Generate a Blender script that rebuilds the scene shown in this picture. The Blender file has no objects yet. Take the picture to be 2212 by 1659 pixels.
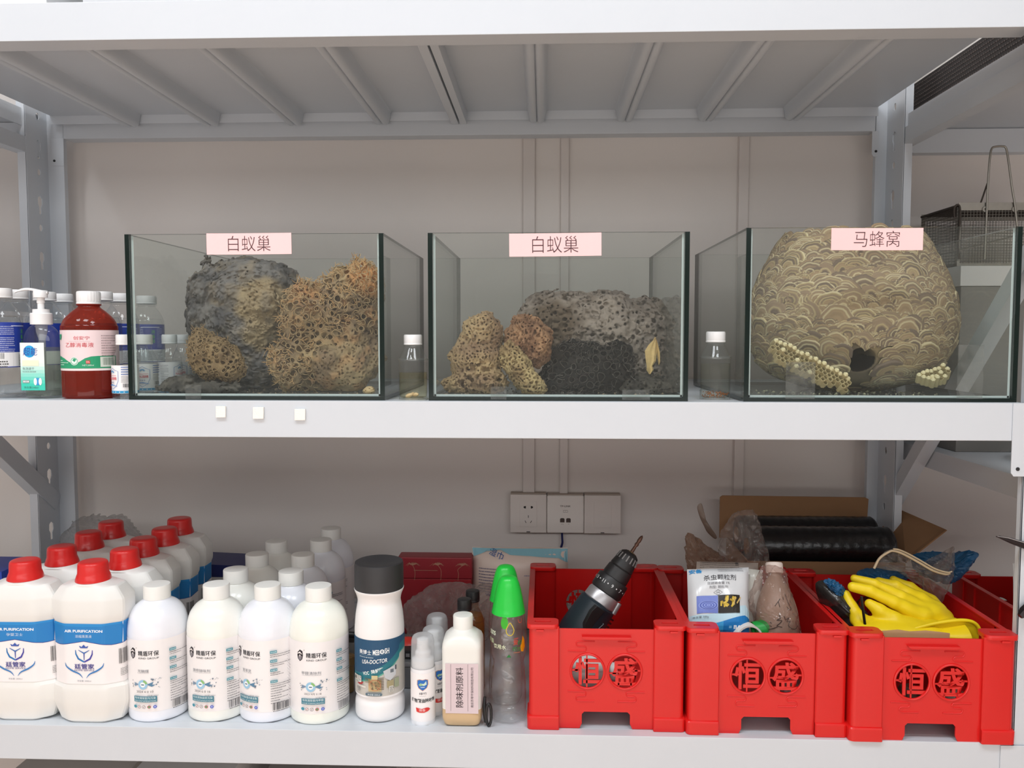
import bpy, bmesh, math, random
import numpy as np
import openvdb
from mathutils import Vector, Matrix

SC = bpy.context.scene
COL = SC.collection
PI = math.pi
random.seed(7)

# ------------------------------------------------------------------ camera, world, lamps, exposure
F, CX, CY, CZ, YAW, PIT = 1756.6, 0.037, -1.301, 0.1063, 0.0385, 0.060
cam = bpy.data.cameras.new('camera')
cam.sensor_fit = 'HORIZONTAL'
cam.sensor_width = 36.0
cam.lens = F * 36.0 / 2212.0
cam.clip_start = 0.02
camo = bpy.data.objects.new('camera', cam)
COL.objects.link(camo)
camo.location = (CX, CY, CZ)
camo.rotation_euler = (PI / 2 - PIT, 0, YAW)
SC.camera = camo

world = bpy.data.worlds.new('room_light')
SC.world = world
world.use_nodes = True
world.node_tree.nodes['Background'].inputs[0].default_value = (0.93, 0.95, 1.0, 1)
world.node_tree.nodes['Background'].inputs[1].default_value = 0.30

CEIL = 2.15
LAMPS = [(x, y) for y in (-1.25, -2.5) for x in (-1.7, -0.55, 0.6)]
for i, (lx, ly) in enumerate(LAMPS):
    L = bpy.data.lights.new('ceiling_light', 'AREA')
    L.shape = 'RECTANGLE'
    L.size, L.size_y = 0.6, 0.6
    L.energy = 27 if ly > -2 else 28
    L.spread = PI if ly > -2 else 1.5
    L.color = (0.90, 0.955, 1.0)
    lo = bpy.data.objects.new('ceiling_light', L)
    COL.objects.link(lo)
    lo.location = (lx, ly, CEIL - 0.03)

# added soft fill, high up behind the camera; no known window there
W = bpy.data.lights.new('high_fill_light', 'AREA')
W.shape = 'RECTANGLE'
W.size, W.size_y = 5.6, 0.7
W.energy = 62
W.color = (0.97, 0.985, 1.0)
wo = bpy.data.objects.new('high_fill_light', W)
COL.objects.link(wo)
wo.location = (0.0, -4.1, 1.33)
wo.rotation_euler = (PI / 2, 0, 0)

# second added fill, set low to brighten the lower shelf; no known door
W2 = bpy.data.lights.new('door_daylight', 'AREA')
W2.shape = 'RECTANGLE'
W2.size, W2.size_y = 5.6, 0.85
W2.energy = 42
W2.color = (1.0, 0.985, 0.975)
w2 = bpy.data.objects.new('door_daylight', W2)
COL.objects.link(w2)
w2.location = (0.0, -4.1, -0.82)
w2.rotation_euler = (PI / 2, 0, 0)

SC.view_settings.view_transform = 'Standard'
SC.view_settings.look = 'None'
SC.view_settings.gamma = 1.0
SC.view_settings.use_curve_mapping = False
SC.view_settings.exposure = -0.26
SC.cycles.transparent_max_bounces = 40
SC.cycles.max_bounces = 10
SC.cycles.diffuse_bounces = 4
SC.cycles.glossy_bounces = 4
SC.cycles.transmission_bounces = 6
SC.cycles.caustics_reflective = False
SC.cycles.caustics_refractive = False
SC.cycles.sample_clamp_indirect = 6.0

# ------------------------------------------------------------------ measuring helpers (photo pixel -> metres on a known plane)
def at(px, py, y=None, x=None, z=None):
    u = (px - 1106) / F
    v = -(py - 829.5) / F
    d = [u, math.cos(PIT) + v * math.sin(PIT), -math.sin(PIT) + v * math.cos(PIT)]
    c, s = math.cos(YAW), math.sin(YAW)
    d = [c * d[0] - s * d[1], s * d[0] + c * d[1], d[2]]
    t = (y - CY) / d[1] if y is not None else (x - CX) / d[0] if x is not None else (z - CZ) / d[2]
    return Vector((CX + t * d[0], CY + t * d[1], CZ + t * d[2]))

def scale_at(y):            # metres per pixel at depth y
    return (y - CY) / F

# ------------------------------------------------------------------ materials
def lin(h):
    if isinstance(h, str):
        h = h.lstrip('#')
        c = [int(h[i:i + 2], 16) / 255 for i in (0, 2, 4)]
    else:
        c = [v / 255 for v in h]
    return tuple(v / 12.92 if v <= 0.04045 else ((v + 0.055) / 1.055) ** 2.4 for v in c) + (1,)

MATS = {}
def M(name, col=(200, 200, 200), rough=0.5, metal=0.0, noise=0.0, nscale=40.0, bump=0.0, bscale=300.0, attr=None, spec=0.5, sss=0.0, coat=0.0, alpha=1.0, trans=0.0):
    if name in MATS:
        return MATS[name]
    m = bpy.data.materials.new(name)
    m.use_nodes = True
    nt = m.node_tree
    p = nt.nodes['Principled BSDF']
    p.inputs['Roughness'].default_value = rough
    p.inputs['Metallic'].default_value = metal
    p.inputs['Specular IOR Level'].default_value = spec
    p.inputs['Coat Weight'].default_value = coat
    p.inputs['Alpha'].default_value = alpha
    if sss:
        p.inputs['Subsurface Weight'].default_value = sss
        p.inputs['Subsurface Radius'].default_value = (0.01, 0.01, 0.008)
        p.inputs['Subsurface Scale'].default_value = 1.0
    if attr:
        a = nt.nodes.new('ShaderNodeAttribute')
        a.attribute_name = attr
        src = a.outputs['Color']
    else:
        r = nt.nodes.new('ShaderNodeRGB')
        r.outputs[0].default_value = lin(col)
        src = r.outputs[0]
    if noise > 0:
        tc = nt.nodes.new('ShaderNodeTexCoord')
        n = nt.nodes.new('ShaderNodeTexNoise')
        n.inputs['Scale'].default_value = nscale
        n.inputs['Detail'].default_value = 5
        nt.links.new(tc.outputs['Object'], n.inputs['Vector'])
        mr = nt.nodes.new('ShaderNodeMapRange')
        mr.inputs[3].default_value = 1 - noise
        mr.inputs[4].default_value = 1 + noise
        nt.links.new(n.outputs['Fac'], mr.inputs[0])
        mx = nt.nodes.new('ShaderNodeMix')
        mx.data_type = 'RGBA'
        mx.blend_type = 'MULTIPLY'
        mx.inputs[0].default_value = 1
        nt.links.new(src, mx.inputs[6])
        nt.links.new(mr.outputs[0], mx.inputs[7])
        src = mx.outputs[2]
    nt.links.new(src, p.inputs['Base Color'])
    if bump > 0:
        tc = nt.nodes.new('ShaderNodeTexCoord')
        n = nt.nodes.new('ShaderNodeTexNoise')
        n.inputs['Scale'].default_value = bscale
        n.inputs['Detail'].default_value = 4
        nt.links.new(tc.outputs['Object'], n.inputs['Vector'])
        b = nt.nodes.new('ShaderNodeBump')
        b.inputs['Strength'].default_value = bump
        b.inputs['Distance'].default_value = 0.002
        nt.links.new(n.outputs['Fac'], b.inputs['Height'])
        nt.links.new(b.outputs['Normal'], p.inputs['Normal'])
    MATS[name] = m
    return m

def clear(name, tint=(250, 252, 250), rough=0.03, haze=0.0, hazecol=(220, 222, 222), ior=1.45, hnoise=0.0, hscale=30.0, bump=0.0, bscale=60.0):
    """thin clear sheet: a Fresnel mix of a tinted transparent and a glossy lobe, plus a little scattering film"""
    if name in MATS:
        return MATS[name]
    m = bpy.data.materials.new(name)
    m.use_nodes = True
    nt = m.node_tree
    nt.nodes.clear()
    N = nt.nodes.new
    out = N('ShaderNodeOutputMaterial')
    tr = N('ShaderNodeBsdfTransparent')
    tr.inputs[0].default_value = lin(tint)
    gl = N('ShaderNodeBsdfGlossy')
    gl.inputs['Roughness'].default_value = rough
    lw = N('ShaderNodeLayerWeight')            # Schlick reflectance, the same from both sides of the sheet
    lw.inputs['Blend'].default_value = 0.5
    pw = N('ShaderNodeMath')
    pw.operation = 'POWER'
    pw.inputs[1].default_value = 5.0
    nt.links.new(lw.outputs['Facing'], pw.inputs[0])
    fr = N('ShaderNodeMapRange')
    f0 = ((ior - 1) / (ior + 1)) ** 2
    fr.inputs[3].default_value = f0
    fr.inputs[4].default_value = 0.9
    nt.links.new(pw.outputs[0], fr.inputs[0])
    mx = N('ShaderNodeMixShader')
    nt.links.new(fr.outputs[0], mx.inputs[0])
    nt.links.new(tr.outputs[0], mx.inputs[1])
    nt.links.new(gl.outputs[0], mx.inputs[2])
    last = mx.outputs[0]
    if bump > 0:
        tc = N('ShaderNodeTexCoord')
        n = N('ShaderNodeTexNoise')
        n.inputs['Scale'].default_value = bscale
        nt.links.new(tc.outputs['Object'], n.inputs['Vector'])
        b = N('ShaderNodeBump')
        b.inputs['Strength'].default_value = bump
        b.inputs['Distance'].default_value = 0.01
        nt.links.new(n.outputs['Fac'], b.inputs['Height'])
        nt.links.new(b.outputs['Normal'], gl.inputs['Normal'])
        nt.links.new(b.outputs['Normal'], lw.inputs['Normal'])
    if haze > 0:
        df = N('ShaderNodeBsdfDiffuse')
        df.inputs[0].default_value = lin(hazecol)
        tl = N('ShaderNodeBsdfTranslucent')
        tl.inputs[0].default_value = lin(hazecol)
        m0 = N('ShaderNodeMixShader')
        m0.inputs[0].default_value = 0.5
        nt.links.new(df.outputs[0], m0.inputs[1])
        nt.links.new(tl.outputs[0], m0.inputs[2])
        m2 = N('ShaderNodeMixShader')
        m2.inputs[0].default_value = haze
        if hnoise > 0:
            tc = N('ShaderNodeTexCoord')
            n = N('ShaderNodeTexNoise')
            n.inputs['Scale'].default_value = hscale
            n.inputs['Detail'].default_value = 6
            nt.links.new(tc.outputs['Object'], n.inputs['Vector'])
            mr = N('ShaderNodeMapRange')
            mr.inputs[1].default_value = 0.3
            mr.inputs[2].default_value = 0.7
            mr.inputs[3].default_value = max(0, haze - hnoise)
            mr.inputs[4].default_value = haze + hnoise
            nt.links.new(n.outputs['Fac'], mr.inputs[0])
            nt.links.new(mr.outputs[0], m2.inputs[0])
        nt.links.new(last, m2.inputs[1])
        nt.links.new(m0.outputs[0], m2.inputs[2])
        last = m2.outputs[0]
    nt.links.new(last, out.inputs[0])
    MATS[name] = m
    return m

def ink(col):               # printed colour, one material per colour
    h = col if isinstance(col, str) else '%02x%02x%02x' % tuple(col)
    return M('print_' + h.lstrip('#'), col, rough=0.45, spec=0.3)

# ------------------------------------------------------------------ scene graph helpers
def tag(o, label, cat, group=None, kind=None):
    o['label'] = label
    o['category'] = cat
    if group:
        o['group'] = group
    if kind:
        o['kind'] = kind
    return o

def thing(name, label, cat, loc=(0, 0, 0), rz=0.0, group=None, kind=None):
    o = bpy.data.objects.new(name, None)
    o.empty_display_size = 0.02
    COL.objects.link(o)
    o.location = loc
    o.rotation_euler = (0, 0, rz)
    return tag(o, label, cat, group, kind)

def dup(root, loc, rz=None, label=None, skip=()):
    r = root.copy()
    COL.objects.link(r)
    r.location = loc
    if rz is not None:
        r.rotation_euler = (0, 0, rz)
    if label:
        r['label'] = label
    for ch in list(root.children):
        if ch.name.split('.')[0] in skip:
            continue
        c = ch.copy()
        COL.objects.link(c)
        c.parent = r
        for g in ch.children:
            d = g.copy()
            COL.objects.link(d)
            d.parent = c
    return r

def sm(pts, n=4):
    """Catmull-Rom through the points of an open profile"""
    P = [np.array(p, float) for p in pts]
    P = [2 * P[0] - P[1]] + P + [2 * P[-1] - P[-2]]
    out = []
    for i in range(1, len(P) - 2):
        for k in range(n):
            t = k / n
            a, b, c, d = P[i - 1], P[i], P[i + 1], P[i + 2]
            out.append(0.5 * ((2 * b) + (c - a) * t + (2 * a - 5 * b + 4 * c - d) * t * t + (3 * b - a - 3 * c + d) * t ** 3))
    out.append(P[-2])
    return [tuple(o) for o in out]

class MB:
    """collects shapes and links them as ONE mesh object"""
    def __init__(s):
        s.v, s.f, s.m = [], [], []
    def add(s, verts, faces, mi=0, mtx=None):
        o = len(s.v)
        if mtx is not None:
            verts = [mtx @ Vector(v) for v in verts]
        s.v += [tuple(v) for v in verts]
        s.f += [tuple(i + o for i in f) for f in faces]
        s.m += [mi] * len(faces)
        return s
    def box(s, a, b, mi=0, mtx=None):
        x0, y0, z0 = a
        x1, y1, z1 = b
        v = [(x0, y0, z0), (x1, y0, z0), (x1, y1, z0), (x0, y1, z0), (x0, y0, z1), (x1, y0, z1), (x1, y1, z1), (x0, y1, z1)]
        return s.add(v, [(0, 3, 2, 1), (4, 5, 6, 7), (0, 1, 5, 4), (1, 2, 6, 5), (2, 3, 7, 6), (3, 0, 4, 7)], mi, mtx)
    def prism(s, poly, a, b, axis='z', mi=0, mtx=None):
        """2-D polygon swept from a to b along an axis; poly is counter-clockwise in the plane (x,y) / (x,z) / (y,z)"""
        def P(p, w):
            return (p[0], p[1], w) if axis == 'z' else (p[0], w, p[1]) if axis == 'y' else (w, p[0], p[1])
        n = len(poly)
        v = [P(p, a) for p in poly] + [P(p, b) for p in poly]
        f = [tuple(range(n))[::-1], tuple(range(n, 2 * n))] + [(i, (i + 1) % n, n + (i + 1) % n, n + i) for i in range(n)]
        if axis == 'y':
            f = [tuple(reversed(q)) for q in f]
        return s.add(v, f, mi, mtx)
    def loft(s, loops, mi=0, cap=(True, True), closed=False, mtx=None):
        n = len(loops[0])
        v = [p for l in loops for p in l]
        f = []
        k = len(loops)
        for i in range(k if closed else k - 1):
            a, b = i * n, ((i + 1) % k) * n
            for j in range(n):
                f.append((a + j, a + (j + 1) % n, b + (j + 1) % n, b + j))
        if cap[0] and not closed:
            f.append(tuple(range(n))[::-1])
        if cap[1] and not closed:
            f.append(tuple(range((k - 1) * n, k * n)))
        return s.add(v, f, mi, mtx)
    def lathe(s, prof, n=40, mi=0, c=(0, 0), cap=(True, True), mtx=None, flute=None):
        loops = []
        for i, (r, z) in enumerate(prof):
            r = max(r, 1e-5)
            L = []
            for j in range(n):
                a = 2 * PI * j / n
                rr = r
                if flute and flute[0] <= z <= flute[1]:
                    rr = r * (1 - (flute[3] if j % flute[2] == 0 else 0))
                L.append((c[0] + rr * math.cos(a), c[1] + rr * math.sin(a), z))
            loops.append(L)
        return s.loft(loops, mi, cap, mtx=mtx)
    def tube(s, path, r, n=8, mi=0, closed=False, mtx=None):
        P = [Vector(p) for p in path]
        k = len(P)
        loops = []
        up = None
        for i in range(k):
            if closed:
                t = P[(i + 1) % k] - P[i - 1]
            else:
                t = P[min(i + 1, k - 1)] - P[max(i - 1, 0)]
            t = t.normalized() if t.length > 0 else Vector((0, 0, 1))
            if up is None:
                up = Vector((0, 0, 1)) if abs(t.z) < 0.9 else Vector((1, 0, 0))
            x = t.cross(up)
            if x.length < 1e-6:
                x = t.orthogonal()
            x.normalize()
            up = x.cross(t).normalized()
            ri = r[i] if isinstance(r, (list, tuple)) else r
            loops.append([tuple(P[i] + x * (ri * math.cos(2 * PI * j / n)) + up * (ri * math.sin(2 * PI * j / n))) for j in range(n)])
        loops = [l[::-1] for l in loops]
        return s.loft(loops, mi, closed=closed, mtx=mtx)
    def build(s, name, mats, parent=None, loc=(0, 0, 0), rot=(0, 0, 0), bevel=0.0, seg=2, angle=0.7, smooth=True, label=None, kind=None, weld=0.0):
        me = bpy.data.meshes.new(name)
        me.from_pydata(s.v, [], s.f)
        if not isinstance(mats, (list, tuple)):
            mats = [mats]
        for m in mats:
            me.materials.append(m)
        me.polygons.foreach_set('material_index', s.m)
        if bevel > 0 or weld > 0:
            bm = bmesh.new()
            bm.from_mesh(me)
            if weld > 0:
                bmesh.ops.remove_doubles(bm, verts=bm.verts, dist=weld)
            if bevel > 0:
                es = [e for e in bm.edges if len(e.link_faces) == 2 and e.calc_face_angle(0) > 0.6]
                bmesh.ops.bevel(bm, geom=es, offset=bevel, segments=seg, affect='EDGES', profile=0.5, clamp_overlap=True)
            bm.to_mesh(me)
            bm.free()
        if smooth:
            me.polygons.foreach_set('use_smooth', [True] * len(me.polygons))
            me.set_sharp_from_angle(angle=angle)
        me.update()
        o = link(name, me, parent, loc, rot, label, kind)
        if bevel > 0 and smooth:
            w = o.modifiers.new('weighted_normals', 'WEIGHTED_NORMAL')
            w.keep_sharp = True
            w.weight = 100
        return o

def link(name, me, parent=None, loc=(0, 0, 0), rot=(0, 0, 0), label=None, kind=None):
    o = bpy.data.objects.new(name, me)
    COL.objects.link(o)
    o.parent = parent
    o.location = loc
    o.rotation_euler = rot
    if label:
        o['label'] = label
    if kind:
        o['kind'] = kind
    return o

# ------------------------------------------------------------------ text and print
_TXT = {}
def text_mesh(body, bold=0.0, shear=0.0, res=3):
    k = (body, bold, shear)
    if k in _TXT:
        return _TXT[k]
    cu = bpy.data.curves.new('lettering', 'FONT')
    cu.body = body
    cu.size = 1.0
    cu.resolution_u = res
    cu.offset = bold
    cu.shear = shear
    o = bpy.data.objects.new('lettering', cu)
    COL.objects.link(o)
    dg = bpy.context.evaluated_depsgraph_get()
    me = o.evaluated_get(dg).to_mesh()
    v = [(p.co.x, p.co.y) for p in me.vertices]
    f = [tuple(p.vertices) for p in me.polygons]
    o.evaluated_get(dg).to_mesh_clear()
    bpy.data.objects.remove(o)
    bpy.data.curves.remove(cu)
    xs = [p[0] for p in v] or [0]
    ys = [p[1] for p in v] or [0]
    _TXT[k] = (v, f, min(xs), max(xs), min(ys), max(ys))
    return _TXT[k]

class Print:
    """flat print laid out in label coordinates (u to the right, v up, metres), then mapped onto the surface"""
    def __init__(s, step=0.08):
        s.it = []
        s.n = 0
    def raw(s, v, f, col):
        s.n += 1
        s.it.append((v, f, col, s.n))
    def poly(s, pts, col):
        s.raw(list(pts), [tuple(range(len(pts)))], col)
    def rect(s, x, y, w, h, col, rot=0.0):
        c, n = math.cos(rot), math.sin(rot)
        s.poly([(x + c * a - n * b, y + n * a + c * b) for a, b in ((-w / 2, -h / 2), (w / 2, -h / 2), (w / 2, h / 2), (-w / 2, h / 2))], col)
    def disc(s, x, y, r, col, n=20, ry=None):
        ry = ry or r
        s.poly([(x + r * math.cos(2 * PI * i / n), y + ry * math.sin(2 * PI * i / n)) for i in range(n)], col)
    def ring(s, x, y, r0, r1, col, a0=0, a1=2 * PI, n=24, ry=1.0):
        v, f = [], []
        for i in range(n + 1):
            a = a0 + (a1 - a0) * i / n
            v += [(x + r0 * math.cos(a), y + ry * r0 * math.sin(a)), (x + r1 * math.cos(a), y + ry * r1 * math.sin(a))]
        f = [(2 * i, 2 * i + 1, 2 * i + 3, 2 * i + 2) for i in range(n)]
        s.raw(v, f, col)
    def line(s, pts, w, col):
        v, f = [], []
        n = len(pts)
        ws = w if isinstance(w, (list, tuple)) else [w] * n
        for i in range(n):
            a, b = pts[max(i - 1, 0)], pts[min(i + 1, n - 1)]
            d = (b[0] - a[0], b[1] - a[1])
            l = math.hypot(*d) or 1
            nx, ny = -d[1] / l * ws[i] / 2, d[0] / l * ws[i] / 2
            v += [(pts[i][0] - nx, pts[i][1] - ny), (pts[i][0] + nx, pts[i][1] + ny)]
        f = [(2 * i, 2 * i + 2, 2 * i + 3, 2 * i + 1) for i in range(n - 1)]
        s.raw(v, f, col)
    def text(s, body, x, y, h, col, al='C', sx=1.0, rot=0.0, bold=0.0, shear=0.0, w=None):
        """h: height of the glyphs; x,y: centre of the line (al C), or its start (al L)"""
        v, f, x0, x1, y0, y1 = text_mesh(body, bold, shear)
        if not f:
            return
        k = h / (y1 - y0)
        kx = k * sx
        if w:
            kx = w / (x1 - x0)
        ox = (x0 + x1) / 2 if al == 'C' else x0
        oy = (y0 + y1) / 2
        c, n = math.cos(rot), math.sin(rot)
        s.raw([(x + c * (a - ox) * kx - n * (b - oy) * k, y + n * (a - ox) * kx + c * (b - oy) * k) for a, b in v], f, col)
    def barcode(s, x, y, w, h, col='222222', seed=1, bg=None):
        rnd = random.Random(seed)
        if bg:
            s.rect(x, y, w * 1.12, h * 1.2, bg)
        v, f = [], []
        u = x - w / 2
        while u < x + w / 2:
            b = w * rnd.choice((0.012, 0.02, 0.035))
            o = len(v)
            v += [(u, y - h / 2), (u + b, y - h / 2), (u + b, y + h / 2), (u, y + h / 2)]
            f.append((o, o + 1, o + 2, o + 3))
            u += b + w * rnd.choice((0.015, 0.025, 0.04))
        s.raw(v, f, col)
    def dashes(s, x, y, w, h, col, rows=1, pitch=0.0, seed=1, full=0.9):
        """lines of print too small to read: rows of short strokes"""
        rnd = random.Random(seed)
        v, f = [], []
        for r in range(rows):
            u = x
            end = x + w * (1 if rnd.random() < full else rnd.uniform(0.4, 0.9))
            yy = y - r * pitch
            while u < end:
                b = h * rnd.uniform(0.6, 1.3)
                hh = h * rnd.uniform(0.7, 1.0)
                o = len(v)
                v += [(u, yy - hh / 2), (u + b, yy - hh / 2), (u + b, yy + hh / 2), (u, yy + hh / 2)]
                f.append((o, o + 1, o + 2, o + 3))
                u += b + h * rnd.uniform(0.25, 0.6)
        s.raw(v, f, col)
    def build(s, name, parent, mapf, cut=0.0, cutv=0.0, eps=0.00006, lift=0.0001, clip=None, loc=(0, 0, 0), rot=(0, 0, 0)):
        V, FF, MI = [], [], []
        cols = []
        for v, f, col, n in s.it:
            if col not in cols:
                cols.append(col)
            mi = cols.index(col)
            if cut > 0 or cutv > 0 or clip:
                bm = bmesh.new()
                vs = [bm.verts.new((a, b, 0)) for a, b in v]
                for q in f:
                    try:
                        bm.faces.new([vs[i] for i in q])
                    except ValueError:
                        pass
                xs = [a for a, b in v]
                if cut > 0:
                    u = math.ceil(min(xs) / cut) * cut
                    while u < max(xs):
                        bmesh.ops.bisect_plane(bm, geom=bm.verts[:] + bm.edges[:] + bm.faces[:], plane_co=(u, 0, 0), plane_no=(1, 0, 0), dist=1e-7)
                        u += cut
                if cutv > 0:
                    ys = [b for a, b in v]
                    u = math.ceil(min(ys) / cutv) * cutv
                    while u < max(ys):
                        bmesh.ops.bisect_plane(bm, geom=bm.verts[:] + bm.edges[:] + bm.faces[:], plane_co=(0, u, 0), plane_no=(0, 1, 0), dist=1e-7)
                        u += cutv
                if clip:
                    for co, no in (((clip[0], 0, 0), (-1, 0, 0)), ((clip[1], 0, 0), (1, 0, 0)), ((0, clip[2], 0), (0, -1, 0)), ((0, clip[3], 0), (0, 1, 0))):
                        bmesh.ops.bisect_plane(bm, geom=bm.verts[:] + bm.edges[:] + bm.faces[:], plane_co=co, plane_no=no, dist=1e-7, clear_outer=True)
                bm.verts.index_update()
                v = [(p.co.x, p.co.y) for p in bm.verts]
                f = [tuple(p.index for p in q.verts) for q in bm.faces]
                bm.free()
            o = len(V)
            V += [mapf(a, b, lift + n * eps) for a, b in v]
            FF += [tuple(i + o for i in q) for q in f]
            MI += [mi] * len(f)
        me = bpy.data.meshes.new(name)
        me.from_pydata(V, [], FF)
        for c in cols:
            me.materials.append(ink(c))
        me.polygons.foreach_set('material_index', MI)
        me.update()
        return link(name, me, parent, loc, rot)

def cylmap(R, z0=0.0):
    return lambda u, v, h: ((R + h) * math.sin(u / R), -(R + h) * math.cos(u / R), z0 + v)
def flatmap(y=0.0, x0=0.0, z0=0.0):
    return lambda u, v, h: (x0 + u, y - h, z0 + v)

def sleeve(R, z0, z1, a0=-PI, a1=PI, n=48, t=0.0003, prof=None):
    """paper label wrapped round a bottle, a0..a1 measured from the front"""
    b = MB()
    full = abs(a1 - a0) > 2 * PI - 0.01
    zs = [z0 + (z1 - z0) * k / 6 for k in range(7)]
    loops = []
    for z in zs:
        r = (prof(z) if prof else R) + t
        loops.append([(r * math.sin(a0 + (a1 - a0) * j / n), -r * math.cos(a0 + (a1 - a0) * j / n), z) for j in range(n if full else n + 1)])
    m = len(loops[0])
    v = [p for l in loops for p in l]
    f = []
    for i in range(len(loops) - 1):
        for j in range(m if full else m - 1):
            f.append((i * m + j, i * m + (j + 1) % m, (i + 1) * m + (j + 1) % m, (i + 1) * m + j))
    b.add(v, f)
    return b

# ------------------------------------------------------------------ solids from distance fields
def vnoise(X, Y, Z, s, seed=0):
    """smooth value noise in -1..1"""
    rng = np.random.default_rng(seed)
    T = rng.random((32, 32, 32), dtype=np.float32) * 2 - 1
    x, y, z = X * s + 100.3, Y * s + 101.7, Z * s + 99.1
    xi, yi, zi = np.floor(x).astype(np.int32), np.floor(y).astype(np.int32), np.floor(z).astype(np.int32)
    fx, fy, fz = x - xi, y - yi, z - zi
    fx, fy, fz = [t * t * (3 - 2 * t) for t in (fx, fy, fz)]
    xi &= 31
    yi &= 31
    zi &= 31
    x1, y1, z1 = (xi + 1) & 31, (yi + 1) & 31, (zi + 1) & 31
    a = T[xi, yi, zi] * (1 - fx) + T[x1, yi, zi] * fx
    b = T[xi, y1, zi] * (1 - fx) + T[x1, y1, zi] * fx
    c = T[xi, yi, z1] * (1 - fx) + T[x1, yi, z1] * fx
    d = T[xi, y1, z1] * (1 - fx) + T[x1, y1, z1] * fx
    a = a * (1 - fy) + b * fy
    c = c * (1 - fy) + d * fy
    return a * (1 - fz) + c * fz

def grid(lo, hi, vox):
    n = [int(math.ceil((hi[i] - lo[i]) / vox)) + 1 for i in range(3)]
    ax = [np.float32(lo[i]) + np.arange(n[i], dtype=np.float32) * np.float32(vox) for i in range(3)]
    return np.meshgrid(*ax, indexing='ij')

def field_mesh(D, lo, vox):
    g = openvdb.FloatGrid(1.0)
    g.copyFromArray(np.ascontiguousarray(D.astype(np.float32)))
    pts, quads = g.convertToQuads(0.0)
    return np.asarray(pts) * vox + np.array(lo), np.asarray(quads)

def solid(name, D, lo, vox, mat, parent=None, colf=None, loc=(0, 0, 0), rot=(0, 0, 0), keep_largest=False, label=None, kind=None, smooth=True):
    D[0], D[-1] = 1, 1
    D[:, 0], D[:, -1] = 1, 1
    D[:, :, 0], D[:, :, -1] = 1, 1
    P, Q = field_mesh(D, lo, vox)
    Q = Q[:, ::-1]
    me = bpy.data.meshes.new(name)
    me.vertices.add(len(P))
    me.vertices.foreach_set('co', P.astype(np.float32).ravel())
    me.loops.add(len(Q) * 4)
    me.loops.foreach_set('vertex_index', Q.astype(np.int32).ravel())
    me.polygons.add(len(Q))
    me.polygons.foreach_set('loop_start', np.arange(0, len(Q) * 4, 4, dtype=np.int32))
    me.polygons.foreach_set('use_smooth', np.full(len(Q), smooth))
    me.update(calc_edges=True)
    me.validate()
    if keep_largest:
        a = np.concatenate([Q[:, 0], Q[:, 1], Q[:, 2], Q[:, 3]])
        b = np.concatenate([Q[:, 1], Q[:, 2], Q[:, 3], Q[:, 0]])
        lab = np.arange(len(P))
        while True:
            new = lab.copy()
            np.minimum.at(new, a, lab[b])
            np.minimum.at(new, b, lab[a])
            new = new[new]
            if np.array_equal(new, lab):
                break
            lab = new
        u_, cnt = np.unique(lab, return_counts=True)
        keep = lab == u_[cnt.argmax()]
        if not keep.all():
            idx = np.cumsum(keep) - 1
            Q = idx[Q[keep[Q[:, 0]]]]
            P = P[keep]
            me.clear_geometry()
            me.vertices.add(len(P))
            me.vertices.foreach_set('co', P.astype(np.float32).ravel())
            me.loops.add(len(Q) * 4)
            me.loops.foreach_set('vertex_index', Q.astype(np.int32).ravel())
            me.polygons.add(len(Q))
            me.polygons.foreach_set('loop_start', np.arange(0, len(Q) * 4, 4, dtype=np.int32))
            me.polygons.foreach_set('use_smooth', np.full(len(Q), smooth))
            me.update(calc_edges=True)
    # outward check
    c = np.zeros(3)
    v0, v1, v2 = P[Q[:, 0]], P[Q[:, 1]], P[Q[:, 2]]
    vol = (np.cross(v1 - v0, v2 - v0) * (v0 - P.mean(0))).sum()
    if vol < 0:
        me.flip_normals()
    if colf is not None:
        C = colf(P[:, 0], P[:, 1], P[:, 2]).astype(np.float32)
        C = np.concatenate([C, np.ones((len(P), 1), np.float32)], 1)
        a = me.color_attributes.new('Col', 'FLOAT_COLOR', 'POINT')
        a.data.foreach_set('color', C.ravel())
    me.materials.append(mat)
    return link(name, me, parent, loc, rot, label, kind)

def ell(X, Y, Z, c, r):
    q = np.sqrt(((X - c[0]) / r[0]) ** 2 + ((Y - c[1]) / r[1]) ** 2 + ((Z - c[2]) / r[2]) ** 2)
    return (q - 1) * min(r)
def caps(X, Y, Z, a, b, ra, rb=None):
    rb = ra if rb is None else rb
    a, b = np.array(a, np.float32), np.array(b, np.float32)
    d = b - a
    t = np.clip(((X - a[0]) * d[0] + (Y - a[1]) * d[1] + (Z - a[2]) * d[2]) / max(float(d @ d), 1e-12), 0, 1)
    return np.sqrt((X - a[0] - t * d[0]) ** 2 + (Y - a[1] - t * d[1]) ** 2 + (Z - a[2] - t * d[2]) ** 2) - (ra + (rb - ra) * t)
def smin(a, b, k):
    h = np.clip(0.5 + 0.5 * (b - a) / k, 0, 1)
    return b * (1 - h) + a * h - k * h * (1 - h)
def lincol(c):
    return np.array(lin(c)[:3])
def mixc(a, b, t):
    return a[None, :] * (1 - t[:, None]) + b[None, :] * t[:, None]
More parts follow.
